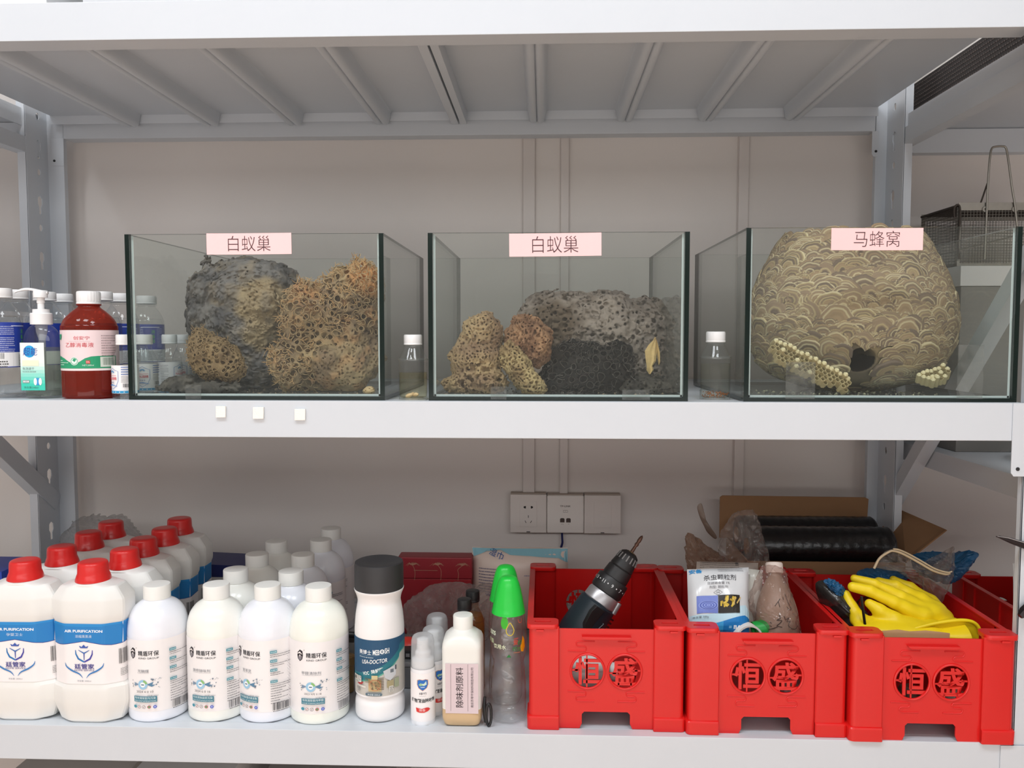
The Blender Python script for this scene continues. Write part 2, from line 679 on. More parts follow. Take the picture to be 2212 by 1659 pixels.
# ------------------------------------------------------------------ the room
ZB = -0.549                       # top of the lower shelf
YR = 0.638                        # face of the rear beams
YW = 0.700                        # wall
m_wall = M('wall_paint', (226, 219, 214), 0.9, noise=0.02, nscale=3, bump=0.05, bscale=200)
m_steel = M('white_powder_coat', (206, 211, 217), 0.34, noise=0.02, nscale=8)
m_dark = M('dark_gap', (38, 38, 40), 0.7)
def structure(name, mb, mat, **k):
    o = mb.build(name, mat, **k)
    o['kind'] = 'structure'
    return o
structure('wall_back', MB().box((-3.2, YW, -1.3), (3.2, YW + 0.12, CEIL)), m_wall)
m_room = M('room_paint', (196, 190, 186), 0.9, noise=0.02, nscale=3)
structure('wall_left', MB().box((-3.32, -4.2, -1.3), (-3.2, YW + 0.12, CEIL)), m_room)
structure('wall_right', MB().box((3.2, -4.2, -1.3), (3.32, YW + 0.12, CEIL)), m_room)
structure('wall_front', MB().box((-3.32, -4.32, -1.3), (3.32, -4.2, CEIL)), M('far_room_paint', (150, 147, 144), 0.9, noise=0.02, nscale=3))
structure('floor', MB().box((-3.32, -4.32, -1.36), (3.32, YW + 0.12, -1.3)), M('beige_floor_tile', (196, 172, 154), 0.35, noise=0.04, nscale=4))
structure('ceiling', MB().box((-3.32, -4.32, CEIL), (3.32, YW + 0.12, CEIL + 0.08)), M('ceiling_board', (205, 203, 200), 0.9, noise=0.02, nscale=6))

# cable ducts on the wall
m_duct = M('duct_plastic', (216, 208, 203), 0.5, noise=0.02, nscale=10)
for i, (x0, x1, zb, lab) in enumerate(((-0.013, 0.016, -0.288, 'pale cable duct running up the wall from the power socket'),
                          (0.078, 0.098, -0.288, 'pale narrow cable duct running up the wall from the network panel'),
                          (0.503, 0.527, -0.30, 'pale cable duct on the wall running down behind the cardboard carton'))):
    t = thing('cable_duct', lab, 'cable duct', ((x0 + x1) / 2, YW, zb))
    w = (x1 - x0) / 2
    MB().box((-w, -0.012, 0), (w, 0, 1.3)).build('duct_cover', m_duct, t, bevel=0.002)
    MB().box((-w - 0.0015, -0.004, 0.0), (w + 0.0015, 0, 1.3)).build('duct_base', m_duct, t)

# ------------------------------------------------------------------ the steel rack
rack = thing('storage_rack', 'white powder-coated steel storage rack with perforated uprights against the wall', 'shelf rack', (0, 0, -1.3))
RZ = 1.3
def rk(mb, name, mat=None, **k):
    return mb.build(name, mat or m_steel, rack, (0, 0, RZ), **k)
XL, XR = -1.115, 0.793
ZT = 0.576
TOPS = {'top': ZT + 0.06, 'mid': 0.0, 'low': ZB}
def front_beam(x0, x1, z1):
    b = MB()
    prof = [(0, z1 - 0.060), (0.046, z1 - 0.060), (0.046, z1 - 0.045), (0.030, z1 - 0.045), (0.030, z1 - 0.012), (0.024, z1 - 0.012), (0.024, z1), (0, z1)]
    b.prism(prof, x0, x1, 'x')
    return rk(b, 'front_beam', bevel=0.0015)
def rear_beam(x0, x1, z1):
    b = MB().prism([(YR, z1 - 0.060), (YR + 0.04, z1 - 0.060), (YR + 0.04, z1), (YR + 0.012, z1), (YR + 0.012, z1 - 0.014), (YR, z1 - 0.014)], x0, x1, 'x')
    return rk(b, 'rear_beam', bevel=0.0015)
for z1 in (TOPS['top'], 0.0, ZB):
    front_beam(XL, XR - 0.002, z1)
    rear_beam(XL + 0.0, 0.802, z1)

def panel(x0, x1, z, ribs, ya=0.026, yb=0.646):
    p = rk(MB().box((x0, ya, z - 0.010), (x1, yb, z - 0.0012)), 'shelf_panel', bevel=0.001)
    # turned-down rear and front flange
    MB().box((x0, yb - 0.0255, z - 0.030), (x1, yb - 0.0245, z - 0.008)).build('panel_flange', m_steel, p)
    for xr in ribs:
        prof = []
        w = 0.020
        base = z - 0.0095
        pts = sm([(-w * 1.35, base), (-w * 1.1, base - 0.002), (-w * 0.85, base - 0.024), (-w * 0.45, base - 0.030), (-w * 0.12, base - 0.028), (0, base - 0.0235),
                  (w * 0.12, base - 0.028), (w * 0.45, base - 0.030), (w * 0.85, base - 0.024), (w * 1.1, base - 0.002), (w * 1.35, base)], 3)
        poly = [(xr + a, b) for a, b in pts]
        MB().prism(poly, ya + 0.021, yb - 0.028, 'y').build('stiffener', m_steel, p, angle=1.2)
    return p
RIBS = [-0.936, -0.745, -0.547, -0.341, 0.021, 0.224, 0.41, 0.607]
SEAM = -0.158
for z in (TOPS['top'], 0.0, ZB):
    pa = panel(XL - 0.02, SEAM - 0.001, z, [r for r in RIBS if r < SEAM])
    pb = panel(SEAM + 0.001, 0.80, z, [r for r in RIBS if r > SEAM])
    MB().box((SEAM - 0.020, 0.047, z - 0.040), (SEAM - 0.003, 0.618, z - 0.009)).build('edge_flange', m_steel, pa, bevel=0.001)
    MB().box((SEAM + 0.001, 0.047, z - 0.040), (SEAM + 0.016, 0.618, z - 0.009)).build('edge_flange', m_steel, pb, bevel=0.001)

def upright(xw, y0, y1, sgn, flange, lip, z0=-1.3, z1=1.25, front=False):
    """perforated web at xw between y0 and y1, rear flange turned towards the bay (sgn), front lip turned away"""
    t = 0.002
    b = MB()
    zs = [0.13 * k - 1.2 for k in range(19)]
    # the web, pierced by round holes and key slots
    cu = bpy.data.curves.new('web', 'CURVE')
    cu.dimensions = '2D'
    cu.fill_mode = 'BOTH'
    cu.extrude = t / 2
    def spl(pts):
        s = cu.splines.new('POLY')
        s.points.add(len(pts) - 1)
        for p, q in zip(s.points, pts):
            p.co = (q[0], q[1], 0, 1)
        s.use_cyclic_u = True
    spl([(y0, z0), (y1, z0), (y1, z1), (y0, z1)])
    ym = (y0 + y1) / 2 + 0.004
    for z in zs:
        spl([(ym + 0.0065 * math.cos(a * PI / 6), z + 0.0085 * math.sin(a * PI / 6)) for a in range(12)])
        k = [(-0.008, 0.050), (0, 0.056), (0.008, 0.050), (0.009, 0.036), (0.004, 0.028), (0.004, 0.012), (-0.004, 0.012), (-0.004, 0.028), (-0.009, 0.036)]
        spl([(ym + a, z + c + 0.02) for a, c in k])
    o = bpy.data.objects.new('w', cu)
    COL.objects.link(o)
    dg = bpy.context.evaluated_depsgraph_get()
    me = bpy.data.meshes.new_from_object(o.evaluated_get(dg))
    bpy.data.objects.remove(o)
    v = [(xw + p.co.z, p.co.x, p.co.y) for p in me.vertices]
    b.add(v, [tuple(p.vertices) for p in me.polygons])
    xa, xb = sorted((xw, xw + sgn * flange))
    b.box((xa, y1 - t, z0), (xb, y1, z1))
    xc = xw + sgn * flange
    xa, xb = sorted((xc, xc - sgn * t))
    b.box((xa, y1, z0), (xb, y1 + 0.012, z1))
    xa, xb = sorted((xw, xw - sgn * lip))
    b.box((xa, y0, z0), (xb, y0 + t, z1))
    return rk(b, 'upright', angle=0.5)
upright(-1.155, 0.556, YR + 0.002, 1, 0.040, 0.020)
upright(0.829, 0.548, YR + 0.002, -1, 0.026, 0.018)
# front uprights: the near one shows at the frame's edge
rk(MB().box((0.793, 0.001, -1.3), (0.850, 0.0035, 1.25)).box((0.846, 0.001, -1.3), (0.850, 0.08, 1.25)).box((0.793, 0.001, -1.3), (0.796, 0.014, 1.25)), 'upright', bevel=0.0008)
rk(MB().box((-1.19, 0.001, -1.3), (-1.115, 0.0035, 1.25)).box((-1.19, 0.001, -1.3), (-1.186, 0.08, 1.25)), 'upright', bevel=0.0008)
# connector plates at the beam ends
def plate(x0, x1, y, z0, z1, hx):
    p = rk(MB().prism([(x0 + 0.004, z0), (x1 - 0.001, z0), (x1, z1), (x0, z1), (x0, z0 + 0.006)], y - 0.002, y, 'y'), 'connector_plate', bevel=0.0006)
    MB().lathe([(0.0001, 0), (0.003, 0), (0.003, 0.0008), (0.0001, 0.0008)], 12, mtx=Matrix.Translation((hx, y - 0.002, z0 + 0.012)) @ Matrix.Rotation(PI / 2, 4, 'X')).build('bolt_hole', m_dark, p)
plate(0.773, 0.848, -0.0005, -0.116, -0.0, 0.783)
plate(0.773, 0.848, -0.0005, 0.46, 0.62, 0.783)
plate(0.773, 0.848, -0.0005, -0.66, -0.552, 0.783)
plate(-1.144, -1.113, YR, 0.512, 0.578, -1.137)
plate(0.794, 0.809, YR, 0.518, 0.576, 0.803)
# side rails between front and rear uprights
def slanted(name, a, b, w, h, mat=None):
    """bar from a to b (centres), w across x, h high"""
    a, b = Vector(a), Vector(b)
    d = (b - a).normalized()
    n = d.cross(Vector((1, 0, 0))).normalized()
    x = Vector((w / 2, 0, 0))
    n = n * (h / 2)
    v = [a - x - n, a + x - n, a + x + n, a - x + n, b - x - n, b + x - n, b + x + n, b - x + n]
    return rk(MB().add(v, [(0, 1, 2, 3), (7, 6, 5, 4), (0, 4, 5, 1), (1, 5, 6, 2), (2, 6, 7, 3), (3, 7, 4, 0)]), name, mat, bevel=0.001)
for xs, sg in ((0.845, 1), (-1.170, -1)):
    zc = at(1918, 320, x=0.845).z if sg > 0 else at(60, 318, x=-1.17).z
    slanted('side_rail', (xs, 0.02, zc), (xs, YR - 0.02, zc), 0.030, 0.036)
    slanted('side_rail', (xs, 0.02, -1.1), (xs, YR - 0.02, -1.1), 0.030, 0.036)
# diagonal braces
pa, pb = at(1890, 1100, x=0.822), at(2000, 960, x=0.842)
slanted('diagonal_brace', (0.846, 0.63, at(1897, 1110, y=0.63).z), (0.846, 0.02, at(1897, 1110, y=0.63).z + 0.62), 0.028, 0.032)
slanted('diagonal_brace', (-1.165, 0.63, at(110, 1085, y=0.63).z), (-1.165, 0.02, at(110, 1085, y=0.63).z + 0.5), 0.028, 0.040)
# shelves of the neighbouring bays
for x0, x1, zz in ((0.862, 1.9, -0.138), (0.836, 1.9, 0.592), (-2.2, -1.162, 0.20), (-2.2, -1.162, 0.628), (0.862, 1.9, -0.566), (-2.2, -1.20, -0.549)):
    p = rk(MB().box((x0, 0.03, zz - 0.010), (x1, 0.65, zz)), 'shelf_panel', bevel=0.001)
    for k in range(2):
        xr = x0 + (x1 - x0) * (0.35 + 0.35 * k)
        MB().prism([(xr - 0.03, zz - 0.0095), (xr - 0.018, zz - 0.035), (xr + 0.018, zz - 0.035), (xr + 0.03, zz - 0.0095)][::-1], 0.05, 0.62, 'y').build('stiffener', m_steel, p)
    for xe in (x0, x1 - 0.003):
        MB().box((xe, 0.03, zz - 0.04), (xe + 0.003, 0.65, zz - 0.009)).build('edge_flange', m_steel, p)
    rk(MB().box((x0, YR, zz - 0.066), (x1, YR + 0.03, zz - 0.012)), 'rear_beam', bevel=0.0015)
    rk(MB().box((x0, 0.0, zz - 0.055), (x1, 0.0285, zz + 0.002)), 'front_beam', bevel=0.0015)
# ------------------------------------------------------------------ the three glass tanks on the middle shelf
m_glass = clear('tank_glass', (253, 255, 254), 0.02, haze=0.026, hazecol=(214, 222, 218), hnoise=0.012, hscale=7)
m_gedge = M('glass_edge_green', (14, 30, 27), 0.12, spec=0.6)
m_gseal = M('clear_silicone', (196, 208, 208), 0.25)
m_card = M('pink_card', (252, 206, 206), 0.75, noise=0.01, nscale=60)
m_tape = clear('clear_tape', (246, 247, 246), 0.12, haze=0.07, hazecol=(225, 228, 226), hnoise=0.04, hscale=60)
GT = 0.0075
def pane(name, a, b, root, ax):
    """glass plate; the faces across axis ax are clear, the cut rims show their green depth"""
    mb = MB().box(a, b)
    for i, f in enumerate(mb.f):
        n = (2, 2, 1, 0, 1, 0)[i]
        mb.m[i] = 0 if n == ax else 1
    return mb.build(name, [m_glass, m_gedge], root, smooth=False)

def tank(x0, x1, text, card, label, h=0.2705, y0=0.013, y1=0.451):
    cx, cy = (x0 + x1) / 2, (y0 + y1) / 2
    t = thing('glass_tank', label, 'glass tank', (cx, cy, 0.0), group='glass specimen tanks on the middle shelf')
    w, d = (x1 - x0) / 2, (y1 - y0) / 2
    pane('bottom_pane', (-w, -d, 0.0), (w, d, 0.006), t, 2)
    pane('side_pane', (-w, -d, 0.0062), (-w + GT, d, h), t, 0)
    pane('side_pane', (w - GT, -d, 0.0062), (w, d, h), t, 0)
    pane('front_pane', (-w + GT + 0.0002, -d, 0.0062), (w - GT - 0.0002, -d + 0.006, h), t, 1)
    pane('back_pane', (-w + GT + 0.0002, d - 0.006, 0.0062), (w - GT - 0.0002, d, h), t, 1)
    # silicone fillets in the inner corners
    s = 0.0035
    for sx in (-1, 1):
        xx = sx * (w - GT - 0.0004)
        q = MB().prism([(xx, -d + 0.0064), (xx - sx * s, -d + 0.0064), (xx, -d + 0.0064 + s)][::sx], 0.0066, h - 0.002, 'z')
        q.build('silicone_seam', m_gseal, t)
    q = MB().prism([(-d + 0.0064, 0.0064), (-d + 0.0064 + s, 0.0064), (-d + 0.0064, 0.0064 + s)], -w + GT + 0.001, w - GT - 0.001, 'x')
    q.build('silicone_seam', m_gseal, t)
    # pink paper label on the upper edge of the front pane
    (ax, ay), (bx, by) = card
    p0, p1 = at(ax, ay, y=y0 - 0.002), at(bx, by, y=y0 - 0.002)
    lw, lh = p1.x - p0.x, p0.z - p1.z
    mb = MB()
    n = 10
    v, f = [], []
    for i in range(n + 1):
        u = i / n - 0.5
        yy = -0.0006 - 0.0016 * (2 * u) ** 4
        for zz in (-lh / 2, lh / 2):
            v += [(u * lw, yy, zz), (u * lw, yy + 0.0004, zz)]
    for i in range(n):
        a = 4 * i
        f += [(a, a + 4, a + 6, a + 2), (a + 3, a + 7, a + 5, a + 1), (a + 2, a + 6, a + 7, a + 3), (a + 1, a + 5, a + 4, a)]
    f += [(0, 2, 3, 1), (4 * n + 1, 4 * n + 3, 4 * n + 2, 4 * n)]
    mb.add(v, f)
    tilt = -math.atan2(at(bx, ay - 4, y=y0).z - at(ax, ay, y=y0).z, lw) * 0.0
    c = mb.build('paper_label', m_card, t, ((p0.x + p1.x) / 2 - cx, y0 - 0.0004 - cy, (p0.z + p1.z) / 2), rot=(0, random.uniform(-0.012, 0.012), 0))
    P = Print()
    P.text(text, 0, 0.0005, lh * 0.72, '4a3338', bold=-0.012, w=lw * 0.50)
    P.build('lettering', c, flatmap(-0.0008))
    return t, cx, cy
T1, T1x, T1y = tank(at(274, 700, y=0.013).x, at(830, 700, y=0.013).x, '白蚁巢', ((446, 504), (630, 549)), 'glass tank with a dark grey dome nest and a brown spongy nest inside')
T2, T2x, T2y = tank(at(925, 700, y=0.013).x, at(1488, 700, y=0.013).x, '白蚁巢', ((1100, 504), (1299, 553)), 'glass tank between two specimen bottles, holding a broad grey nest and black comb')
T3, T3x, T3y = tank(at(1609, 700, y=0.013).x, at(2202, 700, y=0.013).x, '马蜂窝', ((1796, 493), (1993, 540)), 'glass tank holding the big scalloped wasp nest', h=0.276)
def tape(root, cx, cy, a, b, y=0.0122):
    p, q = at(a[0], a[1], y=y), at(b[0], b[1], y=y)
    mb = MB().box((p.x - cx, y - 0.0002 - cy, q.z), (q.x - cx, y - cy, p.z))
    mb.build('clear_tape', m_tape, root, smooth=False)
tape(T1, T1x, T1y, (400, 832), (435, 862))
tape(T2, T2x, T2y, (1344, 842), (1404, 864))
tape(T2, T2x, T2y, (1060, 835), (1094, 863))
tape(T3, T3x, T3y, (1698, 782), (1760, 862))
tape(T3, T3x, T3y, (2070, 745), (2122, 862))

# ------------------------------------------------------------------ nests: bodies from distance fields, pierced with galleries
m_nest = M('nest_carton', attr='Col', rough=0.95, noise=0.16, nscale=160, bump=0.5, bscale=700, spec=0.15)
def E(px, py, Y, rx, rz, ry):
    p = at(px, py, y=Y)
    s = scale_at(Y)
    return ((p.x, p.y, p.z), (rx * s, ry, rz * s))

def pierce(D, lo, vox, pts, rad, dirs, depth):
    """cut round galleries: a capsule from each surface point inwards"""
    nx = np.array(D.shape)
    for p, r, d, dp in zip(pts, rad, dirs, depth):
        q = p - d * dp
        a = np.maximum(np.floor((np.minimum(p, q) - r - lo) / vox).astype(int) - 1, 0)
        b = np.minimum(np.ceil((np.maximum(p, q) + r - lo) / vox).astype(int) + 2, nx)
        if np.any(a >= b):
            continue
        X = (lo[0] + np.arange(a[0], b[0]) * vox)[:, None, None]
        Y = (lo[1] + np.arange(a[1], b[1]) * vox)[None, :, None]
        Z = (lo[2] + np.arange(a[2], b[2]) * vox)[None, None, :]
        c = r - caps(X, Y, Z, p, q, 0.0)
        sl = D[a[0]:b[0], a[1]:b[1], a[2]:b[2]]
        np.maximum(sl, c, out=sl)

def nest(name, label, cat, ells, vox, holes, colf, seed=1, rough=((40, 0.006), (110, 0.003)), blend=0.012, flake=None, base=0.0064, fringe=None, group=None, extra=None, grow=0.028, rims=None):
    rng = np.random.default_rng(seed)
    lo = np.min([np.array(c) - np.array(r) for c, r in ells], 0) - grow
    hi = np.max([np.array(c) + np.array(r) for c, r in ells], 0) + grow
    lo[2] = max(lo[2], base - vox * 1.5)
    X, Y, Z = grid(lo, hi, vox)
    D = None
    for c, r in ells:
        e = ell(X, Y, Z, c, r)
        D = e if D is None else smin(D, e, blend)
    for k, (s, a) in enumerate(rough):
        D = D + a * vnoise(X, Y, Z, s, seed * 10 + k)
    if flake:
        D = flake(D, X, Y, Z)
    if extra:
        D = extra(D, X, Y, Z)
    # surface cells
    G = np.abs(D) < vox * 0.8
    idx = np.argwhere(G)
    W = lo + idx * vox
    g = [(D[np.minimum(idx[:, 0] + (k == 0), D.shape[0] - 1), np.minimum(idx[:, 1] + (k == 1), D.shape[1] - 1), np.minimum(idx[:, 2] + (k == 2), D.shape[2] - 1)] - D[idx[:, 0], idx[:, 1], idx[:, 2]]) for k in range(3)]
    Nn = np.stack(g, 1)
    Nn /= np.maximum(np.linalg.norm(Nn, axis=1, keepdims=True), 1e-9)
    ok = Nn[:, 1] < 0.35                       # nothing is seen of the far side
    W, Nn = W[ok], Nn[ok]
    RP = []
    for (n, r0, r1, wall, dep, mask) in holes:
        sel = np.arange(len(W)) if mask is None else np.nonzero(mask(W[:, 0], W[:, 1], W[:, 2]))[0]
        if len(sel) == 0:
            continue
        order = rng.permutation(sel)
        cell = {}
        pts, rad, dirs, deps = [], [], [], []
        h = 2 * r1 + wall
        for i in order[:n * 30]:
            if len(pts) >= n:
                break
            p = W[i]
            r = r0 + (r1 - r0) * rng.random() ** 1.5
            key = tuple((p // h).astype(int))
            bad = False
            for dx in (-1, 0, 1):
                for dy in (-1, 0, 1):
                    for dz in (-1, 0, 1):
                        for j in cell.get((key[0] + dx, key[1] + dy, key[2] + dz), ()):
                            if ((pts[j] - p) ** 2).sum() < (rad[j] + r + wall) ** 2:
                                bad = True
                                break
                        if bad: break
                    if bad: break
                if bad: break
            if bad:
                continue
            cell.setdefault(key, []).append(len(pts))
            d = Nn[i] + rng.normal(0, 0.25, 3)
            d /= np.linalg.norm(d)
            pts.append(p + d * r * 0.3)
            rad.append(r)
            dirs.append(d)
            deps.append(dep * (0.6 + 0.8 * rng.random()))
        RP += list(zip(pts, rad, dirs))
        if r1 < 0.004:                       # half of the small pores are drawn out into slots
            for k in range(0, len(pts), 2):
                tg = np.cross(dirs[k], rng.normal(0, 1, 3))
                tg /= np.linalg.norm(tg)
                pts.append(pts[k] + tg * rad[k] * 1.1)
                rad.append(rad[k] * 0.8)
                dirs.append(dirs[k])
                deps.append(deps[k] * 0.7)
        pierce(D, lo, vox, pts, rad, dirs, deps)
    D = np.maximum(D, (base + 0.0004) - Z)
    c0 = np.array([(lo[0] + hi[0]) / 2, (lo[1] + hi[1]) / 2, base])
    root = thing(name, label, cat, tuple(c0), group=group)
    solid('nest_body', D, lo - c0, vox, m_nest, root, keep_largest=True, colf=lambda x, y, z: colf(x + c0[0], y + c0[1], z + c0[2]))
    if rims:
        rmin, tr, col = rims
        mb = MB()
        for p, r, d in RP:
            if r < rmin:
                continue
            d = Vector(d)
            ax = d.orthogonal().normalized()
            ay = d.cross(ax)
            ph = rng.random(3) * 6.28
            c_ = Vector(p - c0) - d * (0.28 * r)
            ring = []
            for k in range(14):
                a = 2 * PI * k / 14
                q = r * (1.0 + 0.10 * math.sin(2 * a + ph[0]) + 0.07 * math.sin(3 * a + ph[1]))
                ring.append(tuple(c_ + ax * (q * math.cos(a)) + ay * (q * math.sin(a)) - d * (0.22 * r * math.sin(2 * a + ph[2]))))
            mb.tube(ring, tr, 5, closed=True)
        mb.build('cell_rims', M('cell_rim_%d_%d_%d' % col, col, 0.9, noise=0.2, nscale=200), root, kind='stuff')
    if fringe:
        n, ln, rr, mask, col = fringe
        sel = np.nonzero(mask(W[:, 0], W[:, 1], W[:, 2]))[0]
        mb = MB()
        for i in rng.choice(sel, min(n, len(sel)), replace=False):
            p, d = W[i], Nn[i].copy()
            pts = [p - d * 0.004]
            l = ln * (0.5 + rng.random())
            for k in range(4):
                d = d + rng.normal(0, 0.35, 3)
                d /= np.linalg.norm(d)
                pts.append(pts[-1] + d * l / 4)
                if k == 1 and rng.random() < 0.7:
                    e = d + rng.normal(0, 0.6, 3)
                    e /= np.linalg.norm(e)
                    mb.tube([pts[-1] - c0, pts[-1] + e * l * 0.25 - c0, pts[-1] + (e + rng.normal(0, .3, 3)) * l * 0.45 - c0], [rr, rr * 0.8, rr * 0.4], 5)
            mb.tube([q - c0 for q in pts], [rr * 1.3, rr * 1.1, rr, rr * 0.8, rr * 0.4], 5)
        mb.build('twig_fringe', M('nest_fringe_%d_%d_%d' % col, col, 0.9, noise=0.15, nscale=200), root, kind='stuff')
    return root

def pal(a, b, s, seed, c=None, mask=None, bias=0.0):
    a, b = lincol(a), lincol(b)
    def f(x, y, z):
        t = np.clip(0.5 + bias + 0.9 * vnoise(x, y, z, s, seed) + 0.35 * vnoise(x, y, z, s * 4, seed + 1), 0, 1)
        q = mixc(a, b, t)
        if c is not None:
            m = np.clip(mask(x, y, z) + 0.5 * vnoise(x, y, z, 60, seed + 2), 0, 1)
            q = q * (1 - m[:, None]) + lincol(c)[None, :] * m[:, None]
        return q
    return f

def pxmask(px, py, Y, rpx, soft=0.5):
    p = at(px, py, y=Y)
    R = rpx * scale_at(Y)
    return lambda x, y, z: np.clip((1 - np.sqrt((x - p.x) ** 2 + (z - p.z) ** 2) / R) / soft, 0, 1)

# tank 1: the grey dome with swirling flakes
_sw = at(548, 690, y=0.2)
def swirl(amp, fr, ft, cx, cz, seed):
    def f(D, X, Y, Z):
        r = np.sqrt((X - cx) ** 2 + (Z - cz) ** 2)
        th = np.arctan2(Z - cz, X - cx)
        n = vnoise(r * fr, th * ft, Y * 60, 1.0, seed) + 0.5 * vnoise(r * fr * 1.9, th * ft * 2.1, Y * 120, 1.0, seed + 1)
        return D - amp * np.abs(n) + amp * 0.4
    return f
nest('termite_nest', 'dark grey domed termite nest with a tan patch, in the tank nearest the red bottle', 'nest',
     [E(530, 700, 0.25, 98, 150, 0.085), E(462, 665, 0.24, 52, 100, 0.07), E(585, 640, 0.25, 58, 80, 0.075), E(540, 800, 0.25, 95, 60, 0.085)], 0.0017,
     [(500, 0.0012, 0.0026, 0.0012, 0.004, None)],
     pal((82, 80, 80), (116, 112, 108), 35, 3, (150, 133, 104), lambda x, y, z: np.clip(1.7 * pxmask(562, 650, 0.18, 62)(x, y, z) + pxmask(560, 720, 0.18, 45)(x, y, z), 0, 1)),
     seed=4, rough=((30, 0.007), (90, 0.004), (220, 0.002)), flake=swirl(0.0065, 190, 7, _sw.x, _sw.z, 21))
# tank 1: the brown spongy nest
nest('termite_nest', 'brown spongy termite nest with twig-like fringe, standing beside the dark dome nest', 'nest',
     [E(722, 775, 0.16, 108, 82, 0.068), E(752, 680, 0.16, 68, 95, 0.07), E(672, 700, 0.16, 56, 92, 0.06), E(640, 790, 0.15, 50, 62, 0.06), E(788, 615, 0.15, 26, 50, 0.045)], 0.0015,
     [(420, 0.0042, 0.0085, 0.0010, 0.018, lambda x, y, z: pxmask(770, 815, 0.09, 105)(x, y, z) < 0.05), (420, 0.0022, 0.0034, 0.0010, 0.012, lambda x, y, z: pxmask(770, 815, 0.09, 85)(x, y, z) < 0.05),
      (420, 0.0013, 0.0022, 0.0016, 0.005, lambda x, y, z: pxmask(770, 815, 0.09, 105)(x, y, z) >= 0.05)],
     pal((128, 108, 86), (160, 138, 104), 30, 7, (196, 142, 92), lambda x, y, z: np.clip(1.2 * pxmask(795, 590, 0.12, 55)(x, y, z) + .3 * pxmask(650, 640, 0.12, 50)(x, y, z), 0, 1)),
     rims=(0.0040, 0.0006, (178, 152, 112)), seed=6, rough=((28, 0.009), (90, 0.004), (260, 0.0015)),
     fringe=(330, 0.016, 0.0007, lambda x, y, z: (pxmask(665, 640, 0.12, 110)(x, y, z) + pxmask(610, 740, 0.12, 90)(x, y, z) + pxmask(740, 590, .12, 60)(x, y, z)) > 0.02, (186, 150, 104)))
# tank 1: the small brown comb piece and the dark slab under it
nest('nest_fragment', 'small brown honeycombed nest fragment leaning on the dark dome nest', 'nest',
     [E(462, 775, 0.10, 52, 46, 0.035), E(440, 745, 0.11, 26, 34, 0.028), E(497, 790, 0.10, 34, 34, 0.03)], 0.0013,
     [(170, 0.0026, 0.0042, 0.0010, 0.012, None), (200, 0.0013, 0.0022, 0.0009, 0.008, None)],
     pal((112, 92, 70), (150, 126, 92), 40, 9), rims=(0.0027, 0.0005, (158, 132, 94)), seed=8, rough=((50, 0.005), (150, 0.0025)), base=0.012,
     fringe=(90, 0.009, 0.0006, lambda x, y, z: pxmask(425, 735, 0.08, 60)(x, y, z) > 0.02, (160, 132, 96)))
nest('nest_fragment', 'flat charcoal nest slab lying under the small brown fragment', 'nest',
     [E(445, 836, 0.10, 88, 13, 0.05), E(400, 830, 0.10, 40, 18, 0.03), E(470, 815, 0.13, 40, 30, 0.03)], 0.0014,
     [(160, 0.0012, 0.0022, 0.001, 0.004, None)], pal((66, 63, 60), (98, 93, 86), 50, 11), seed=9, rough=((60, 0.004), (170, 0.003)))
nest('nest_fragment', 'tan crumb of nest in the corner of the first tank', 'nest', [E(797, 843, 0.035, 13, 9, 0.009)], 0.0009,
     [(20, 0.0008, 0.0014, 0.001, 0.003, None)], pal((176, 148, 108), (206, 182, 140), 90, 12), seed=10, rough=((150, 0.0014),), grow=0.008)
# tank 2
nest('nest_fragment', 'tall pale brown spongy nest fragment at the near corner of the middle tank', 'nest',
     [E(1042, 722, 0.12, 44, 48, 0.04), E(1030, 785, 0.12, 58, 62, 0.05), E(1008, 830, 0.12, 46, 30, 0.045), E(1055, 825, 0.10, 36, 30, 0.04)], 0.0013,
     [(90, 0.003, 0.0055, 0.0010, 0.014, lambda x, y, z: pxmask(1048, 828, 0.08, 52)(x, y, z) > 0.02),
      (900, 0.0013, 0.0024, 0.0013, 0.007, None)],
     pal((138, 112, 88), (176, 150, 112), 35, 15), seed=12, rough=((40, 0.006), (130, 0.0032), (320, 0.0014)))
nest('nest_fragment', 'slanting finger of pale nest with elongated holes, between two brown lumps', 'nest',
     [E(1104, 765, 0.10, 24, 30, 0.022), E(1118, 790, 0.095, 26, 30, 0.024), E(1134, 815, 0.09, 27, 30, 0.024), E(1150, 835, 0.085, 26, 22, 0.024)], 0.0012,
     [(330, 0.0014, 0.0028, 0.0011, 0.008, None)], pal((146, 122, 88), (182, 160, 116), 45, 17), seed=13, rough=((60, 0.004), (150, 0.0025), (330, 0.0012)))
nest('nest_fragment', 'reddish brown ruffled nest lump resting high against the broad grey nest', 'nest',
     [E(1150, 735, 0.12, 44, 40, 0.035), E(1135, 705, 0.12, 30, 26, 0.03), E(1162, 765, 0.12, 28, 28, 0.028), E(1110, 735, 0.12, 22, 22, 0.022)], 0.0013,
     [(420, 0.0013, 0.003, 0.0011, 0.008, None)], pal((132, 98, 76), (170, 132, 100), 45, 19), seed=14, rough=((60, 0.005), (160, 0.003), (330, 0.0014)), base=0.02)
_s2 = at(1290, 860, y=0.25)
